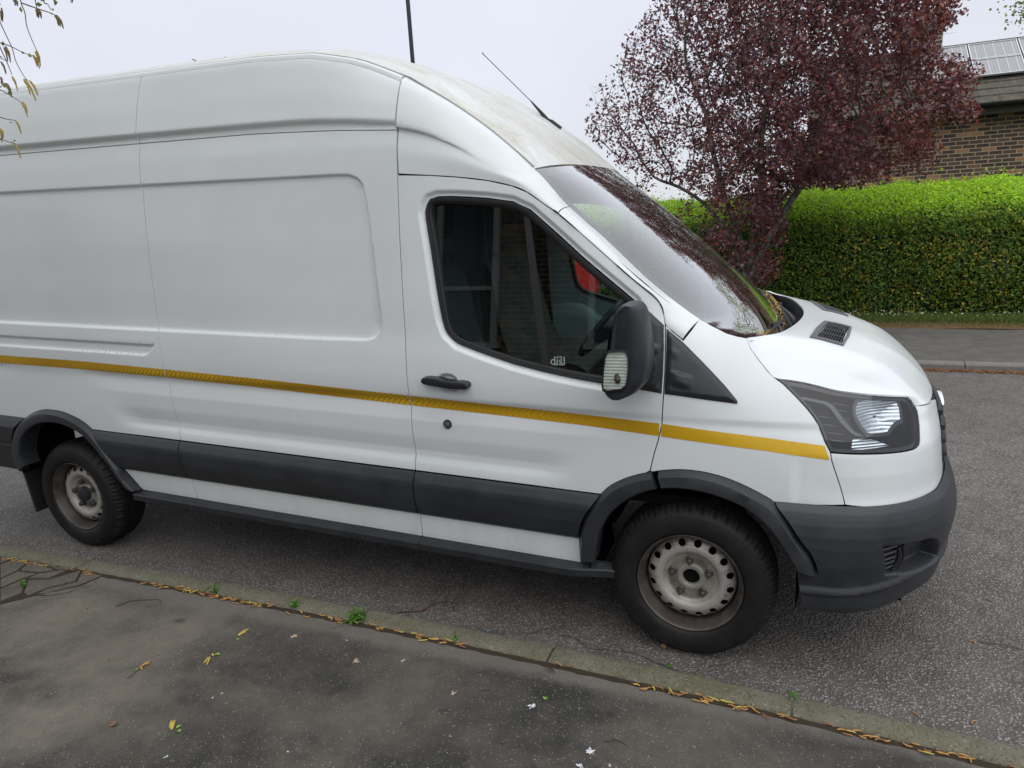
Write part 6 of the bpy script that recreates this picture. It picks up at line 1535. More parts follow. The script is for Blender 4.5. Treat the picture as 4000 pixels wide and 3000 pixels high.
# ------------------------------------------------------------------ trees
CROWN_PX = np.array([(2540, -500), (2515, 60), (2455, 110), (2375, 260), (2285, 420), (2275, 530), (2350, 590), (2420, 670), (2500, 740), (2590, 840), (2640, 950), (2740, 1120), (3050, 1120), (3085, 900), (3060, 790), (3120, 740), (3250, 745), (3330, 765), (3395, 720), (3480, 725), (3560, 665), (3640, 700), (3690, 600), (3670, 480), (3800, 500), (3850, 430), (3800, 380), (3870, 255), (3760, 215), (3660, 180), (3650, 150), (3740, 90), (3870, 25), (3910, -50), (3960, -500)], float)
def px_of(P_):
    d = np.asarray(P_)-CAM; z = d@_f; return np.stack([2000+F*(d@_r)/z, 1500-F*(d@_u)/z], 1)
def grow(att, root, step=.13, infl=1.0, kill=.22, iters=160, up=.05, seedn=None):
    nodes = [np.array(p, float) for p in root]; par = [-1]+list(range(len(root)-1)) if seedn is None else seedn
    att = att.copy(); near = np.full(len(att), 1e9); idx = np.zeros(len(att), int)
    arr = np.array(nodes)
    for k in range(len(nodes)):
        d = np.linalg.norm(att-nodes[k], axis=1); m_ = d < near; near[m_] = d[m_]; idx[m_] = k
    for it in range(iters):
        ok = near < infl
        if not ok.any(): 
            infl *= 1.3
            if infl > 6: break
            continue
        new = []; used = np.unique(idx[ok])
        for k in used:
            a_ = att[ok & (idx == k)]; v_ = a_-nodes[k]; v_ /= np.linalg.norm(v_, axis=1)[:, None]+1e-9; v_ = v_.sum(0); v_ /= np.linalg.norm(v_)+1e-9; v_ += rng.normal(0, .22, 3)+[0, 0, up]; v_ /= np.linalg.norm(v_)
            new.append((nodes[k]+v_*step, k))
        base = len(nodes)
        for p, k in new: nodes.append(p); par.append(k)
        for j, (p, k) in enumerate(new):
            d = np.linalg.norm(att-p, axis=1); m_ = d < near; near[m_] = d[m_]; idx[m_] = base+j
        keep = near > kill; att, near, idx = att[keep], near[keep], idx[keep]
        if len(att) == 0: break
    return np.array(nodes), np.array(par)
def branchmesh(name, nodes, par, mat, parent, r0=.004, ex=2.3, rmax=.16, minr=0):
    n = len(nodes); kids = [[] for _ in range(n)]
    for i, p in enumerate(par):
        if p >= 0: kids[p].append(i)
    r = np.zeros(n)
    for i in range(n-1, -1, -1): r[i] = r0**ex if not kids[i] else sum(r[k] for k in kids[i])
    r = np.minimum(r**(1/ex), rmax); mb = MB()
    for i in range(n):
        if par[i] < 0 or (len(kids[par[i]]) and kids[par[i]][0] != i) or (par[i] >= 0 and par[par[i]] < 0 and False):
            # chain start
            ch_ = [par[i]] if par[i] >= 0 else []; k = i
            while True:
                ch_.append(k)
                if not kids[k]: break
                k = kids[k][0]
            if len(ch_) < 2: continue
            rr_2 = [min(r[q], r[ch_[1]]*1.05) for q in ch_]
            if max(rr_2) < minr: continue
            pts = nodes[ch_]; rr_2[-1] *= .5
            if len(pts) > 3: pts = pts.copy(); pts[1:-1] = (pts[:-2]+2*pts[1:-1]+pts[2:])/4
            mb.tube([p for p in pts], rr_2, 7 if max(rr_2) > .03 else 4, False)
    o = mb.build(name, mat, parent, True, None); return o, r, kids
TREE = empty('plum_tree', (-.40, 7.55, .1)); tag(TREE, 'purple-leaved plum tree standing on the verge in front of the hedge', 'tree')
mbark, nt, b = newmat('lichened_bark'); nt.links.new(mixc(nt, maprange(nt, noise(nt, 9, 5, .7), .4, .6), (.040, .034, .030), (.20, .205, .165)), b.inputs['Base Color']); b.inputs['Roughness'].default_value = .95
att = []
c0 = np.array([-.15, 7.55, 4.1])
while len(att) < 4200:
    q = rng.uniform(-1, 1, 3); 
    if np.linalg.norm(q) > 1: continue
    p = c0+q*np.array([2.95, 2.2, 2.75])
    lo = 2.05-.9*math.exp(-((p[0]+.4)/.8)**2)+.25*math.sin(p[0]*2.2)+(.0 if p[0] > -1 else .15)
    if p[2] < lo: continue
    if p[0] < -1.7 and p[2] > 3.2+(p[0]+2.9)*1.75: continue           # the left side slopes in towards the top
    if rng.uniform() < .40*(p[0] < -1.0)+.12: continue
    att.append(p)
for k in range(420): att.append(np.array([-.42+rng.normal(0, .42), 7.5+rng.normal(0, .28), rng.uniform(.7, 2.2)]))
for c_, r_, n_ in (((1.05, 7.2, 2.15), .30, 60), ((.45, 7.3, 1.85), .25, 40), ((2.3, 7.3, 3.1), .4, 80), ((2.55, 7.4, 3.55), .3, 50), ((2.35, 7.3, 2.7), .25, 30), ((-2.75, 7.4, 3.2), .3, 40), ((-2.3, 7.4, 2.45), .3, 40)):
    for k in range(n_): att.append(np.array(c_)+rng.normal(0, r_*.6, 3))
att = np.array(att); att = att[inside(px_of(att), CROWN_PX)]
root = [(-.40, 7.55, .1), (-.40, 7.55, .25), (-.41, 7.54, .4), (-.42, 7.53, .55), (-.42, 7.52, .7)]
par0 = [-1, 0, 1, 2, 3]
# main limbs seeded by hand, as in the photo
seeds = list(root); sp = list(par0)
for pts in ([(-.50, 7.5, .95), (-.62, 7.45, 1.3), (-.8, 7.4, 1.65), (-1.05, 7.38, 1.95), (-1.4, 7.35, 2.2), (-1.8, 7.3, 2.35)],
            [(-.38, 7.55, 1.0), (-.36, 7.6, 1.4), (-.3, 7.65, 1.8), (-.25, 7.7, 2.3), (-.3, 7.7, 2.8), (-.2, 7.7, 3.4)],
            [(-.30, 7.48, 1.0), (-.12, 7.4, 1.4), (.1, 7.35, 1.8), (.35, 7.3, 2.2), (.6, 7.25, 2.5), (1.0, 7.2, 2.8), (1.4, 7.2, 3.0)],
            [(-.46, 7.7, 1.0), (-.6, 7.9, 1.5), (-.85, 8.0, 2.1), (-1.0, 8.0, 2.7), (-1.1, 8.0, 3.3)]):
    k = 4
    prev = np.array(root[-1])
    for p in pts:
        p = np.array(p); m_ = max(1, int(np.linalg.norm(p-prev)/.14))
        for j in range(m_): seeds.append(tuple(prev+(p-prev)*(j+1)/m_)); sp.append(k); k = len(seeds)-1
        prev = p
nodes, par = grow(att, seeds, step=.12, infl=1.1, kill=.17, iters=120, up=.03, seedn=sp)
loc = np.array(TREE.location)
_in = inside(px_of(nodes), CROWN_PX) | (np.arange(len(nodes)) < len(seeds)); _k = np.zeros(len(nodes), bool)
for _i in range(len(nodes)): _k[_i] = _in[_i] and (par[_i] < 0 or _k[par[_i]])
_rm = -np.ones(len(nodes), int); _rm[_k] = np.arange(_k.sum()); par = np.array([_rm[p] if p >= 0 else -1 for p in par[_k]]); nodes = nodes[_k]
_, rad, kids = branchmesh('trunk', nodes-loc, par, mbark, TREE, r0=.0042, ex=2.35, rmax=.13)
tips = [i for i in range(len(nodes)) if rad[i] < .012 and i > len(seeds)]
P_ = []; Nn_ = []; C_ = []
tp_ = nodes[tips]; 
dens = np.interp(tp_[:, 0], [-2.6, -1.4, -.4, .6], [.28, .5, 1.0, 1.25])*(1+.5*np.sin(tp_[:, 0]*3+1)*np.sin(tp_[:, 2]*2.7+tp_[:, 1]*2))
for p, d_ in zip(tp_, dens):
    n = rng.poisson(22*max(.2, d_)); q = p+rng.normal(0, .075, (n, 3)); P_.append(q)
P_ = np.vstack(P_); P_ = P_[inside(px_of(P_), CROWN_PX)]; n = len(P_); print('plum leaves', n, 'nodes', len(nodes))
hue = np.sin(P_[:, 0]*2.3+P_[:, 2]*1.9)*.5+.5; redder = rng.uniform(size=n) < .16+.30*(P_[:, 0] > 1.2)+.1*hue
C_ = pal(n, [(.115, .038, .050), (.165, .052, .062), (.075, .028, .036), (.27, .145, .165)], [.34, .3, .18, .18]); C_[redder] = pal(redder.sum(), [(.19, .040, .032), (.26, .070, .045), (.30, .13, .08)], [.55, .33, .12])
leafmesh('crown', P_-loc, .058, rng.normal(0, 1, (n, 3))+[0, -.25, .55], C_, M['plumleaf'], TREE, aspect=.62, fold=.25)
# twiggy shoots at the outline
mb = MB(); 
tips = [k for k in tips if inside(px_of(nodes[k:k+1]), CROWN_PX)[0]]
for k in rng.choice(tips, 1100):
    d = rng.normal(0, 1, 3); d[2] = abs(d[2]); d /= np.linalg.norm(d); L = rng.uniform(.12, .35); p = nodes[k]-loc; mb.tube([p, p+d*L*.5+rng.normal(0, .02, 3), p+d*L], [.0028, .002, .001], 3, False)
mb.build('shoots', mbark, TREE)
# pale green tree far off on the right
FT = empty('green_tree', (8.6, 25, 0)); tag(FT, 'spring green tree far behind the house at the top right corner', 'tree')
att = rng.normal(0, 1, (900, 3)); att /= np.linalg.norm(att, axis=1)[:, None]; att = att*rng.uniform(.4, 1, (900, 1))**.5*np.array([2.9, 2.4, 3.0])+[0, 0, 8.6]
nd, pr_ = grow(att, [(0, 0, .3*k) for k in range(20)], step=.3, infl=2.5, kill=.4, iters=60)
_, rd, kd = branchmesh('trunk', nd, pr_, mbark, FT, r0=.01, rmax=.22)
q = nd[[i for i in range(len(nd)) if rd[i] < .03 and i > 20]]; q = np.repeat(q, 16, 0)+rng.normal(0, .22, (len(q)*16, 3))
leafmesh('crown', q, .11, rng.normal(0, 1, (len(q), 3))+[0, 0, .4], pal(len(q), [(.20, .24, .035), (.15, .20, .03), (.28, .27, .05)]), M['leaf'], FT, aspect=.7)

# ------------------------------------------------------------------ birch over the pavement: twigs with catkins hang into view
BT = empty('birch_tree', (-4.6, -4.4, .1)); tag(BT, 'silver birch whose catkin twigs hang into the top left corner', 'tree')
bl = np.array(BT.location); YB = -1.9
def bp(px, py, dy=0): return on_yw(px, py, YB+dy)-bl
mtw = simple('birch_twig', (.085, .055, .05), .7); mcat = simple('catkin', (.36, .27, .06), .8, var=.5, vs=90); mcat2 = simple('dark_catkin', (.16, .12, .055), .8, var=.5, vs=90)
tw = MB(); ca = MB(); ca2 = MB(); lv_p = []; 
limb = [(-2.9, -2.0, 3.7), (-3.4, -2.6, 3.9), (-4.0, -3.4, 3.9), (-4.5, -4.2, 3.4), (-4.6, -4.4, 2.4)]
Tw = [[(70, -220), (75, -100), (80, 0), (97, 50), (104, 100), (122, 150), (143, 197)], [(86, 12), (150, 35), (190, 48), (214, 58)], [(-60, -60), (-20, 20), (0, 85), (25, 140), (48, 190), (62, 240), (95, 300), (112, 316)], [(-30, 150), (0, 167), (40, 180), (90, 205), (127, 218)],
      [(-40, 330), (0, 350), (45, 375), (84, 400)], [(-30, 450), (0, 458), (30, 466), (60, 470)], [(-20, 535), (10, 545), (40, 556), (60, 560)], [(-30, 120), (0, 185), (30, 250), (46, 292)], [(130, -150), (135, -20), (145, 35), (150, 40)], [(165, -140), (170, 0), (185, 15), (200, 40)],
      [(270, -160), (275, -20), (277, -6)], [(210, -150), (205, -30), (207, -8)], [(50, -120), (55, -30), (60, 0)], [(-40, 200), (0, 225), (30, 240)], [(-30, 300), (0, 320), (20, 325)]]
for t_ in Tw:
    dy_ = rng.uniform(-.12, .12); pts = catmull(np.array([bp(*p, dy_) for p in t_]), 4); tw.tube(pts, np.linspace(.0022, .0011, len(pts)), 5)
    for p in pts[::4]:
        if rng.uniform() < .6: lv_p.append(p+rng.normal(0, .008, 3))
    if t_[0][1] < -50: a_ = np.array(limb[0])-bl; tw.tube([pts[0], pts[0]*.6+a_*.4+[0, 0, .1], a_], [.0022, .003, .006], 5, False)
def catkin(mat_, a_, b_, r_=.0038):
    mb = MB()
    a_, b_ = np.array(a_), np.array(b_); m_ = (a_+b_)/2+np.array([.004, 0, .003]); pts = catmull(np.array([a_, a_*.6+m_*.4, m_, b_]), 3); n_ = len(pts); rs_ = r_*np.sin(np.linspace(.25, 2.95, n_))**.5*(1+.12*rng.normal(size=n_)); mb.tube(pts, rs_, 6); mb.build('catkin', mat_, BT)
for (a_, b_, k) in (((143, 197), (158, 260), 0), ((138, 200), (150, 250), 0), ((130, 215), (155, 268), 0), ((128, 216), (146, 262), 0), ((214, 58), (229, 100), 1), ((218, 58), (236, 104), 1), ((222, 60), (248, 112), 1), ((145, 36), (151, 72), 1), ((148, 36), (162, 72), 1), ((142, 36), (145, 66), 1),
        ((92, 308), (120, 372), 0), ((98, 308), (141, 394), 0), ((116, 315), (148, 372), 0), ((84, 400), (108, 458), 0), ((88, 398), (107, 440), 0), ((60, 470), (83, 522), 0), ((56, 562), (82, 620), 0), ((47, 298), (69, 355), 0), ((5, 30), (10, 85), 1), ((2, 42), (5, 80), 1), ((15, 182), (30, 240), 1), ((22, 180), (42, 245), 1), ((20, 325), (45, 380), 1), ((26, 325), (46, 372), 1), ((3, 240), (24, 290), 1), ((60, 0), (68, 24), 1), ((52, 0), (60, 22), 1), ((207, -6), (216, 22), 1), ((277, -6), (281, 12), 1), ((2, 300), (8, 335), 1), ((0, 500), (8, 556), 0), ((4, 505), (12, 540), 0)):
    dy_ = rng.uniform(-.1, .1); catkin(mcat2 if k else mcat, bp(*a_, dy_), bp(*b_, dy_))
tw.build('twigs', mtw, BT)
q = np.array(lv_p); leafmesh('young_leaves', q, .016, rng.normal(0, 1, (len(q), 3)), pal(len(q), [(.18, .26, .05), (.12, .19, .04)]), M['leaf'], BT, aspect=.7)
mbi, nt, b = newmat('birch_bark'); nt.links.new(mixc(nt, maprange(nt, noise(nt, 6, 5, .7, coord(nt, (1, 1, 4))), .5, .6), (.55, .54, .50), (.06, .05, .05)), b.inputs['Base Color'])
att = rng.normal(0, 1, (900, 3)); att /= np.linalg.norm(att, axis=1)[:, None]; att = att*rng.uniform(.3, 1, (900, 1))**.5*np.array([3.4, 2.9, 2.5])+[.3, .9, 6.9]
_q = px_of(att+bl); _fr = ((att+bl-CAM)@_f > 0) & (_q[:, 0] > -500) & (_q[:, 1] > -500); att = att[~_fr]
nd, pr_ = grow(att, [(0, 0, .25*k) for k in range(18)], step=.25, infl=2.5, kill=.35, iters=60)
_, rd, kd = branchmesh('trunk', nd, pr_, mbi, BT, r0=.006, rmax=.14)
mb = MB(); mb.tube([np.array(p)-bl for p in limb], [.007, .012, .02, .03, .04], 8); mb.build('limb', mbi, BT)
q = nd[[i for i in range(len(nd)) if rd[i] < .02 and i > 18]]; q = np.repeat(q, 34, 0)+rng.normal(0, .20, (len(q)*34, 3)); _q = px_of(q+bl); _fr = ((q+bl-CAM)@_f > 0) & (_q[:, 0] > -150) & (_q[:, 1] > -150); q = q[~_fr]
leafmesh('crown', q, .075, rng.normal(0, 1, (len(q), 3)), pal(len(q), [(.12, .19, .04), (.20, .22, .05)]), M['leaf'], BT, aspect=.7)

# ------------------------------------------------------------------ the house behind the photographer (it shows in the paint and the glass)
OH = empty('opposite_house', (-3.5, -9, 0)); tag(OH, 'dark brick house with white sash windows behind the photographer, seen only in reflections', 'house')
ol = np.array(OH.location)
def OB(name, mat, boxes, par=OH):
    mb = MB()
    for c_, d_ in boxes: mb.box(tuple(np.array(c_)-ol), d_)
    return mb.build(name, mat, par, False)
OB('wall', M['brick'], [((-5.0, -10.6, 2.9), (9.2, 5.2, 5.8))])
mb = MB(); ro = [[(-9.9, -7.6, 5.7), (-.1, -7.6, 5.7)], [(-9.9, -10.6, 8.2), (-.1, -10.6, 8.2)], [(-9.9, -13.6, 5.7), (-.1, -13.6, 5.7)]]; mb.grid(np.array(ro)-ol, flip=True); mb.build('roof', mr_, OH, False)
mwh = simple('white_window_paint', (.72, .73, .70), .4)
for (x0, x1, z0, z1) in ((-3.95, -3.05, 1.95, 4.35), (-8.0, -7.0, 1.95, 4.35), (-1.6, -.7, 1.95, 4.35)):
    f_ = OB('window', mwh, [((x0, -7.97, (z0+z1)/2), (.09, .12, z1-z0)), ((x1, -7.97, (z0+z1)/2), (.09, .12, z1-z0)), (((x0+x1)/2, -7.95, z0), (x1-x0+.2, .18, .09)), (((x0+x1)/2, -7.97, z1), (x1-x0+.09, .12, .09)), (((x0+x1)/2, -7.96, (z0+z1)/2-.35), (x1-x0, .08, .06))])
    OB('pane', simple('dark_window_glass', (.05, .055, .07), .05) if 'dark_window_glass' not in bpy.data.materials else bpy.data.materials['dark_window_glass'], [(((x0+x1)/2, -7.99, (z0+z1)/2), (x1-x0, .02, z1-z0))], f_)
OB('garage', M['brick'], [((-14.5, -10.4, 1.2), (9.8, 4.6, 2.4))])
mb = MB(); mb.add(np.array([(-19.4, -8.1, 2.4), (-11.6, -8.1, 2.4), (-17.5, -8.1, 4.9), (-19.4, -12.6, 2.4), (-11.6, -12.6, 2.4), (-17.5, -12.6, 4.9)])-ol, [(0, 1, 2), (1, 4, 5, 2), (3, 0, 2, 5), (4, 3, 5)]); mb.build('garage_roof', mr_, OH, False)
OHG = empty('garden_hedge', (-3, -5.9, .1)); tag(OHG, 'dark garden hedge behind the photographer, seen only in reflections', 'hedge')
n = 9000; x = rng.uniform(-13, 8, n); z = rng.uniform(.0, .75, n); y = rng.normal(0, .16, n); leafmesh('foliage', np.stack([x+3, y, z], 1), .07, rng.normal(0, 1, (n, 3)), pal(n, [(.04, .08, .016), (.06, .10, .02)]), M['leaf'], OHG)
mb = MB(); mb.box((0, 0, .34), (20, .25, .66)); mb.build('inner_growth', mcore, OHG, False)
#@@LITTER
# ------------------------------------------------------------------ things lying about
mcr = [simple('fallen_catkin_ochre', (.46, .25, .075), .8, var=.4, vs=120), simple('fallen_catkin_brown', (.28, .14, .06), .85, var=.4, vs=120), simple('fallen_catkin_yellow', (.55, .42, .09), .8, var=.35, vs=120)]
mtwg = simple('dry_twig', (.075, .050, .040), .9, var=.3); mgrey = simple('grey_twig', (.15, .125, .10), .9, var=.3)
def worm(mb, x, y, z, L, a, bend, r=.0030):
    pts = []
    for t in np.linspace(-1, 1, 6):
        pts.append((x+math.cos(a)*t*L/2-math.sin(a)*bend*(1-t*t), y+math.sin(a)*t*L/2+math.cos(a)*bend*(1-t*t), z+r+.001*abs(t)))
    mb.tube(pts, [r*.5, r, r*1.05, r, r*.9, r*.4], 5)
# drift in the gutter: nobody could count it
mbs = [MB(), MB(), MB()]
for k in range(400):
    x = rng.uniform(-4.2, 1.35); 
    if math.sin(x*5.1+1)+math.sin(x*11.3)+math.sin(x*2.3) < rng.uniform(-1.6, 1.3): continue
    y = ko(x)-KW-.016+rng.normal(0, .010); worm(mbs[rng.choice(3, p=[.5, .3, .2])], x, y, ZP+.002+rng.uniform(0, .006), rng.uniform(.022, .048), rng.normal(-.05, .45), rng.normal(0, .006))
for mb, m_, t_ in zip(mbs, mcr, ('ochre', 'brown', 'yellow')):
    o = mb.build('gutter_catkins', m_, None, True, None); tag(o, t_+' catkins drifted along the joint between kerb and pavement', 'leaf litter', kind='stuff')
mbs = [MB(), MB()]
for k in range(230):
    x = rng.uniform(-3.9, 4.5); y = rng.uniform(ko(x)+.02, 4.6) if rng.uniform() < .6 else ko(x)+abs(rng.normal(.02, .14))
    if -.99 < y < .99 and x < .9: continue
    worm(mbs[rng.choice(2, p=[.6, .4])], x, y, .001, rng.uniform(.018, .042), rng.uniform(0, 3.1), rng.normal(0, .006), .0026)
for mb, m_, t_ in zip(mbs, mcr, ('ochre', 'brown')):
    o = mb.build('road_catkins', m_, None, True, None); tag(o, t_+' catkins scattered loosely over the road surface', 'leaf litter', kind='stuff')
mb = MB()
for k in range(60):
    x = rng.uniform(-3.4, 1.0); y = rng.uniform(-3.2, -1.45); worm(mb, x, y, ZP, rng.uniform(.006, .016), rng.uniform(0, 3.1), rng.normal(0, .001), .0022)
o = mb.build('catkin_crumbs', mcr[1], None, True, None); tag(o, 'small brown crumbs of catkin strewn over the pavement', 'leaf litter', kind='stuff')
n = 420; x = rng.uniform(-3.6, 1.1, n); y = rng.uniform(-3.3, -1.45, n); f_ = rng.uniform(.002, .0065, n)
o = leafmesh('pale_grit', np.stack([x, y, np.full(n, ZP+.0015)], 1), f_, np.tile([0, 0, 1.], (n, 1))+rng.normal(0, .15, (n, 3)), pal(n, [(.50, .48, .42), (.36, .33, .27)]), M['leaf'], aspect=.8); tag(o, 'pale grit specks lying on the dark pavement', 'grit', kind='stuff')
def gz(px, py, z=ZP): q = on_z(px, py, z); return np.array([q[0], q[1], z])
def twig(name, label, px, z, r, mat, cat='twig', group=None, extra=()):
    pts = [gz(*p, z)+[0, 0, r+.001] for p in px]; org = pts[0].copy(); e = empty(name, tuple(org)); tag(e, label, cat, group)
    mb = MB(); mb.tube([p-org for p in catmull(np.array(pts), 4)], np.linspace(r, r*.5, (len(pts)-1)*4+1), 6)
    for ex in extra:
        q = [gz(*p, z)+[0, 0, r+.001] for p in ex]; mb.tube([p-org for p in catmull(np.array(q), 3)], np.linspace(r*.7, r*.35, (len(q)-1)*3+1), 5)
    mb.build('stem', mat, e); return e, org
def add_cat(e, org, items, z, mat, r=.0042):
    for a_, b_ in items:
        A_, B_ = gz(*a_, z), gz(*b_, z); mb = MB(); m_ = (A_+B_)/2; pts = catmull(np.array([A_+[0, 0, .004], m_+[0, .002, .007], B_+[0, 0, .004]]), 3)-org; mb.tube(pts, r*np.sin(np.linspace(.3, 2.9, len(pts)))**.5, 6); mb.build('catkin', mat, e)
def add_leaf(e, org, c_, z, L, ang, mat):
    C_ = gz(*c_, z)-org; mb = MB(); d = np.array([math.cos(ang), math.sin(ang), 0]); n_ = np.array([-d[1], d[0], 0]); mb.add([C_-d*L/2+[0, 0, .002], C_-d*L*.1+n_*L*.34+[0, 0, .006], C_+d*L/2+[0, 0, .004], C_-d*L*.1-n_*L*.34+[0, 0, .006]], [(0, 1, 2), (0, 2, 3)]); mb.build('leaf', mat, e)
mgl = simple('fresh_green_leaf', (.22, .40, .04), .5); mgl2 = simple('weed_green', (.08, .20, .025), .5, var=.3)
e, g0 = twig('catkin_sprig', 'long fallen sprig with yellow catkins at both ends on the dark pavement', [(812, 2582), (828, 2556), (838, 2540), (848, 2524), (862, 2511), (890, 2503), (925, 2486), (960, 2482), (1015, 2472)], ZP, .0016, mgrey)
add_cat(e, g0, [((820, 2570), (796, 2594)), ((822, 2572), (808, 2600)), ((930, 2484), (972, 2460)), ((934, 2486), (962, 2470)), ((826, 2560), (835, 2566))], ZP, mcr[2]); add_leaf(e, g0, (850, 2558), ZP, .03, .1, mgl); add_leaf(e, g0, (930, 2500), ZP, .022, -1, mgl)
e, g0 = twig('catkin_sprig', 'short fallen sprig with orange catkins left of the long one', [(497, 2650), (515, 2640), (528, 2628), (545, 2612)], ZP, .0018, mtwg)
add_cat(e, g0, [((545, 2612), (590, 2584)), ((550, 2606), (585, 2594)), ((548, 2610), (556, 2620))], ZP, mcr[0]); add_leaf(e, g0, (535, 2618), ZP, .016, 1, mgl)
e, g0 = twig('catkin_sprig', 'sprig of fat yellow catkins with two bright green leaves near the bottom edge', [(668, 2855), (685, 2852), (700, 2850), (716, 2852), (735, 2830)], ZP, .0012, mgrey)
add_cat(e, g0, [((668, 2852), (684, 2818)), ((664, 2846), (672, 2820)), ((670, 2854), (680, 2830))], ZP, mcr[2], .0055); add_leaf(e, g0, (699, 2841), ZP, .022, 1.2, mgl); add_leaf(e, g0, (701, 2858), ZP, .024, -.3, mgl)
twig('fallen_twig', 'thin grey twig by the green-leaved sprig', [(680, 2922), (690, 2900), (705, 2880), (722, 2860), (735, 2832)], ZP, .0016, mgrey, extra=[[(690, 2897), (705, 2889), (716, 2885)]])
twig('fallen_twig', 'brown bent stick lying near the cracked paving', [(453, 2370), (480, 2362), (506, 2351), (550, 2346), (590, 2345), (622, 2345), (627, 2358)], ZP, .0026, mtwg)
twig('fallen_twig', 'curved dark twig alone on the pavement below the front wheel', [(2363, 2898), (2385, 2897), (2404, 2891), (2428, 2901), (2450, 2916)], ZP, .0020, mtwg)
twig('fallen_twig', 'small brown twig piece on the pavement near the kerb at the middle right', [(1872, 2697), (1890, 2700), (1918, 2694)], ZP, .0016, mtwg)
twig('fallen_twig', 'pale forked twig by the weed in the gutter', [(1288, 2456), (1310, 2452), (1340, 2440), (1360, 2426)], ZP, .0012, mgrey, extra=[[(1310, 2452), (1330, 2448), (1348, 2446)]])
twig('fallen_branch', 'reddish many-forked dead branch on the road beside the sill', [(1550, 2396), (1590, 2392), (1640, 2390), (1680, 2372), (1720, 2358), (1765, 2355), (1790, 2335)], 0, .0028, simple('reddish_twig', (.075, .030, .030), .9), 'twig', None,
     [[(1590, 2392), (1620, 2375), (1650, 2368)], [(1765, 2355), (1770, 2375), (1778, 2392)], [(1765, 2355), (1790, 2362)], [(1740, 2357), (1745, 2340), (1750, 2330)], [(1700, 2312), (1740, 2300), (1790, 2288)], [(1650, 2390), (1670, 2380), (1700, 2345)]])
twig('fallen_branch', 'long thin dark twig on the road beside the kerb under the front wheel', [(2185, 2484), (2230, 2488), (2270, 2510), (2305, 2536), (2370, 2540), (2440, 2548), (2500, 2562), (2560, 2590), (2620, 2612), (2650, 2622)], 0, .0022, mtwg, 'twig', None, [[(2440, 2548), (2420, 2528), (2400, 2515)], [(2560, 2590), (2600, 2598)]])
twig('fallen_branch', 'thin twig crossing the right edge of the road', [(3820, 2507), (3870, 2513), (3920, 2520), (3970, 2532), (4030, 2548)], 0, .0022, mgrey)
twig('fallen_twig', 'small V-shaped pale twig on the road in front of the bumper', [(3620, 2511), (3666, 2496), (3664, 2465)], 0, .0018, mgrey)
twig('fallen_twig', 'faint twigs by the kerb in the middle of the gutter', [(2050, 2485), (2090, 2470), (2130, 2460), (2190, 2450)], 0, .0018, mtwg, extra=[[(2090, 2470), (2110, 2476), (2140, 2478)]])
# small leafy weeds
def weed(px, py, z, rad, n, label, hgt=.02):
    c_ = gz(px, py, z); e = empty('weed', tuple(c_)); tag(e, label, 'weed'); 
    q = rng.normal(0, rad*.5, (n, 3)); q[:, 2] = np.abs(rng.normal(0, hgt, n))+.004; leafmesh('leaves', q, .013, rng.normal(0, .5, (n, 3))+[0, -.2, 1], pal(n, [(.08, .22, .02), (.12, .30, .035), (.06, .15, .02)]), M['leaf'], e, aspect=.8)
    mb = MB()
    for k in range(8): mb.tube([(0, 0, 0), tuple(q[k])], .0008, 3, False)
    mb.build('stalks', mgl2, e)
weed(1398, 2420, ZP+.006, .040, 260, 'largest bright green weed growing in the gutter by a kerb joint')
weed(1152, 2372, ZP+.006, .018, 60, 'small green weed in the gutter left of the large one')
weed(840, 2318, ZP+.006, .014, 36, 'tiny weed in the gutter nearest the sill middle')
weed(92, 2290, ZP+.006, .016, 40, 'tuft of weed among the cracked paving')
weed(3098, 2722, ZP+.012, .016, 24, 'small leafy weed in the kerb joint ahead of the front wheel', .012)
weed(1780, 2505, ZP+.004, .012, 20, 'wisp of grass in the gutter right of the middle', .015)
weed(2608, 2603, .002, .010, 10, 'green leaf scrap on the road by the kerb', .006)
# pale blossoms / down
mwd = simple('white_down', (.80, .80, .84), .9); mwd2 = simple('withered_blossom', (.55, .42, .32), .9)
for px, py, L, mt_, lab in ((1148, 2487, .030, mwd2, 'withered white and tan blossom left of the middle of the pavement'), (1388, 2585, .032, mwd2, 'brownish withered blossom with white threads on the pavement'), (1575, 2582, .018, mwd, 'small white petal in the middle of the pavement'), (1770, 2712, .026, mwd2, 'tan and white blossom right of the middle of the pavement'), (2078, 2758, .028, mwd, 'white tuft of down below the front wheel'), (2303, 2938, .030, mwd, 'bright white tuft of down near the bottom edge'), (2265, 2994, .024, mwd, 'white tuft of down cut by the bottom edge'), (2385, 2992, .018, mwd, 'tiny white tuft at the bottom edge, right of the others'), (1760, 2876, .014, mwd2, 'tiny tan blossom low in the middle of the pavement'), (868, 2710, .014, mwd, 'white petal right of the long catkin sprig'), (830, 2727, .012, mwd, 'white petal pair below the long catkin sprig'), (650, 2958, .018, mwd, 'bluish white petal near the bottom left'), (1125, 2936, .012, mwd, 'small white petal low left of the middle'), (1355, 2503, .012, mwd, 'white petal just below the large gutter weed')):
    c_ = gz(px, py); n = 16 if L > .02 else 5; q = rng.normal(0, L*.20, (n, 3)); q[:, 2] = abs(q[:, 2])*.5+.002
    mb = MB()
    for k in range(n):
        d = rng.normal(0, 1, 3); d[2] = abs(d[2])*.3; d /= np.linalg.norm(d); p = q[k]*.5; mb.tube([p, p+d*L*.30, p+d*L*.48+[0, 0, -.001]], [L*.05, L*.07, L*.012], 4)
    o = mb.build('blossom', mt_, None); o.location = tuple(c_); tag(o, lab, 'blossom')
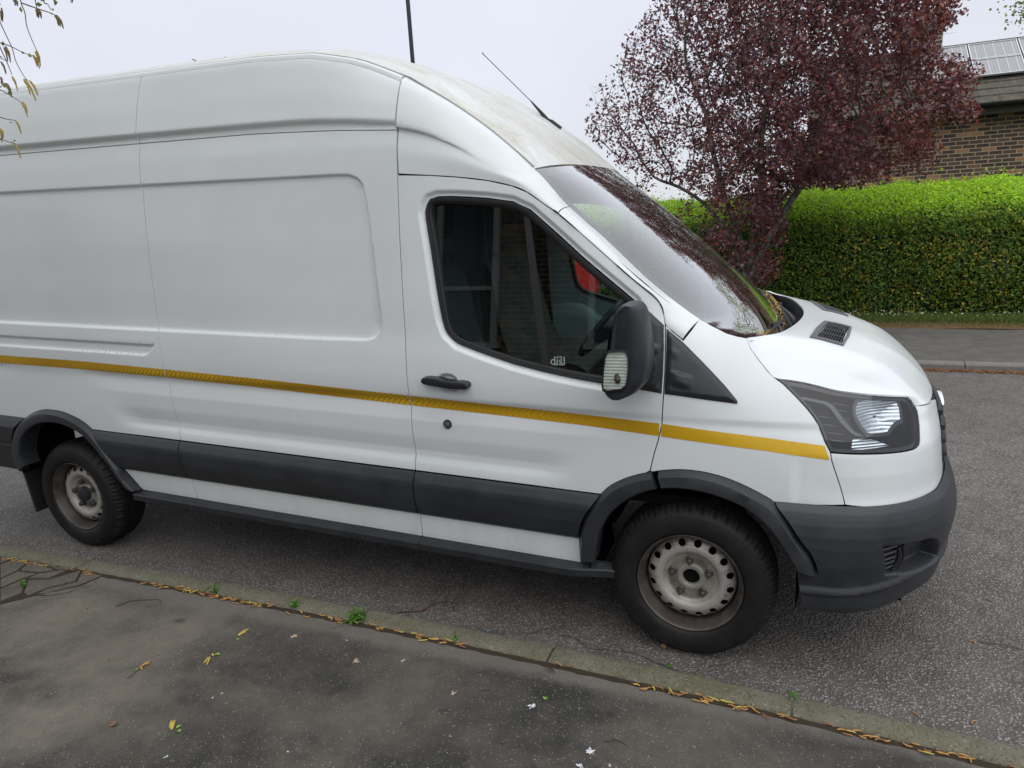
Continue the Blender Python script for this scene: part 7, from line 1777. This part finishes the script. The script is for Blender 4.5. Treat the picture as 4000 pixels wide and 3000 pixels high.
for px, py, z, L, lab in ((2592, 2530, 0, .034, 'curled buff dead leaf against the front tyre'), (608, 2197, 0, .030, 'dry brown leaf on the road below the side step'), (443, 2832, ZP, .036, 'flat brown dead leaf on the lower left pavement'), (2130, 2733, ZP, .018, 'small green leaf fragment beside the white tuft')):
    c_ = gz(px, py, z); mb = MB(); a = rng.uniform(0, 3); rows = []
    for t in np.linspace(-1, 1, 7): w_ = .36*L*math.sqrt(max(0, 1-t*t)); rows.append([(t*L/2, -w_, .004+.006*abs(t)), (t*L/2, 0, .002), (t*L/2, w_, .005+.008*abs(t))])
    mb.grid(rows); o = mb.build('dead_leaf', mgl if 'green' in lab else simple('dead_leaf_buff', (.42, .30, .16), .8, var=.3) if 'buff' in lab else bpy.data.materials.get('dead_leaf_brown') or simple('dead_leaf_brown', (.20, .12, .07), .8, var=.3), None); o.location = tuple(c_); o.rotation_euler = (0, 0, a); tag(o, lab, 'leaf')
# twigs on the roof edge of the van
def rooftwig(label, px, extra=()):
    pts = [on_yw(*p, -.55) for p in px]; org = pts[0].copy(); e = empty('roof_twig', tuple(org)); tag(e, label, 'twig'); mb = MB(); mb.tube([p-org for p in pts], np.linspace(.004, .0025, len(pts)), 5)
    for ex in extra: mb.tube([on_yw(*p, -.55)-org for p in ex], .002, 4)
    mb.build('stem', mtwg, e); return e, org
rooftwig('bare twig poking up over the van roof edge', [(830, 278), (805, 264), (788, 254), (780, 248), (765, 238), (751, 231)], [[(782, 250), (785, 243)]])
e, org = rooftwig('budding green-tipped twig poking up over the van roof edge', [(840, 262), (855, 259), (868, 254), (876, 252), (880, 240), (882, 230), (892, 224)], [[(856, 258), (860, 248)], [(882, 230), (890, 236)], [(868, 254), (872, 244)]])
q = np.array([on_yw(*p, -.55)-org for p in ((890, 226), (892, 230), (886, 228), (896, 236))]); leafmesh('buds', q, .025, rng.normal(0, 1, (4, 3)), pal(4, [(.2, .28, .05)]), M['leaf'], e)
# debris on the scuttle
n = 260; t_ = rng.uniform(0, 1, n); yy = -.62+.62*t_; q = []
for k in range(n):
    w_ = wsp(rng.normal(.885-.03*t_[k], .008), yy[k]+rng.normal(0, .02)) if k % 3 else wsp(rng.normal(.80, .02), rng.uniform(.1, .6)); q.append(B2W(w_+np.array([.006, 0, .010+rng.uniform(0, .012)])))
q = np.array(q); o = leafmesh('screen_litter', q, .020, rng.normal(0, 1, (n, 3))+[0, 0, .6], pal(n, [(.50, .26, .07), (.40, .20, .06), (.5, .42, .08)]), M['leaf'], None, aspect=.4); tag(o, 'orange catkins piled along the wiper at the foot of the windscreen', 'leaf litter', kind='stuff')
#@@END
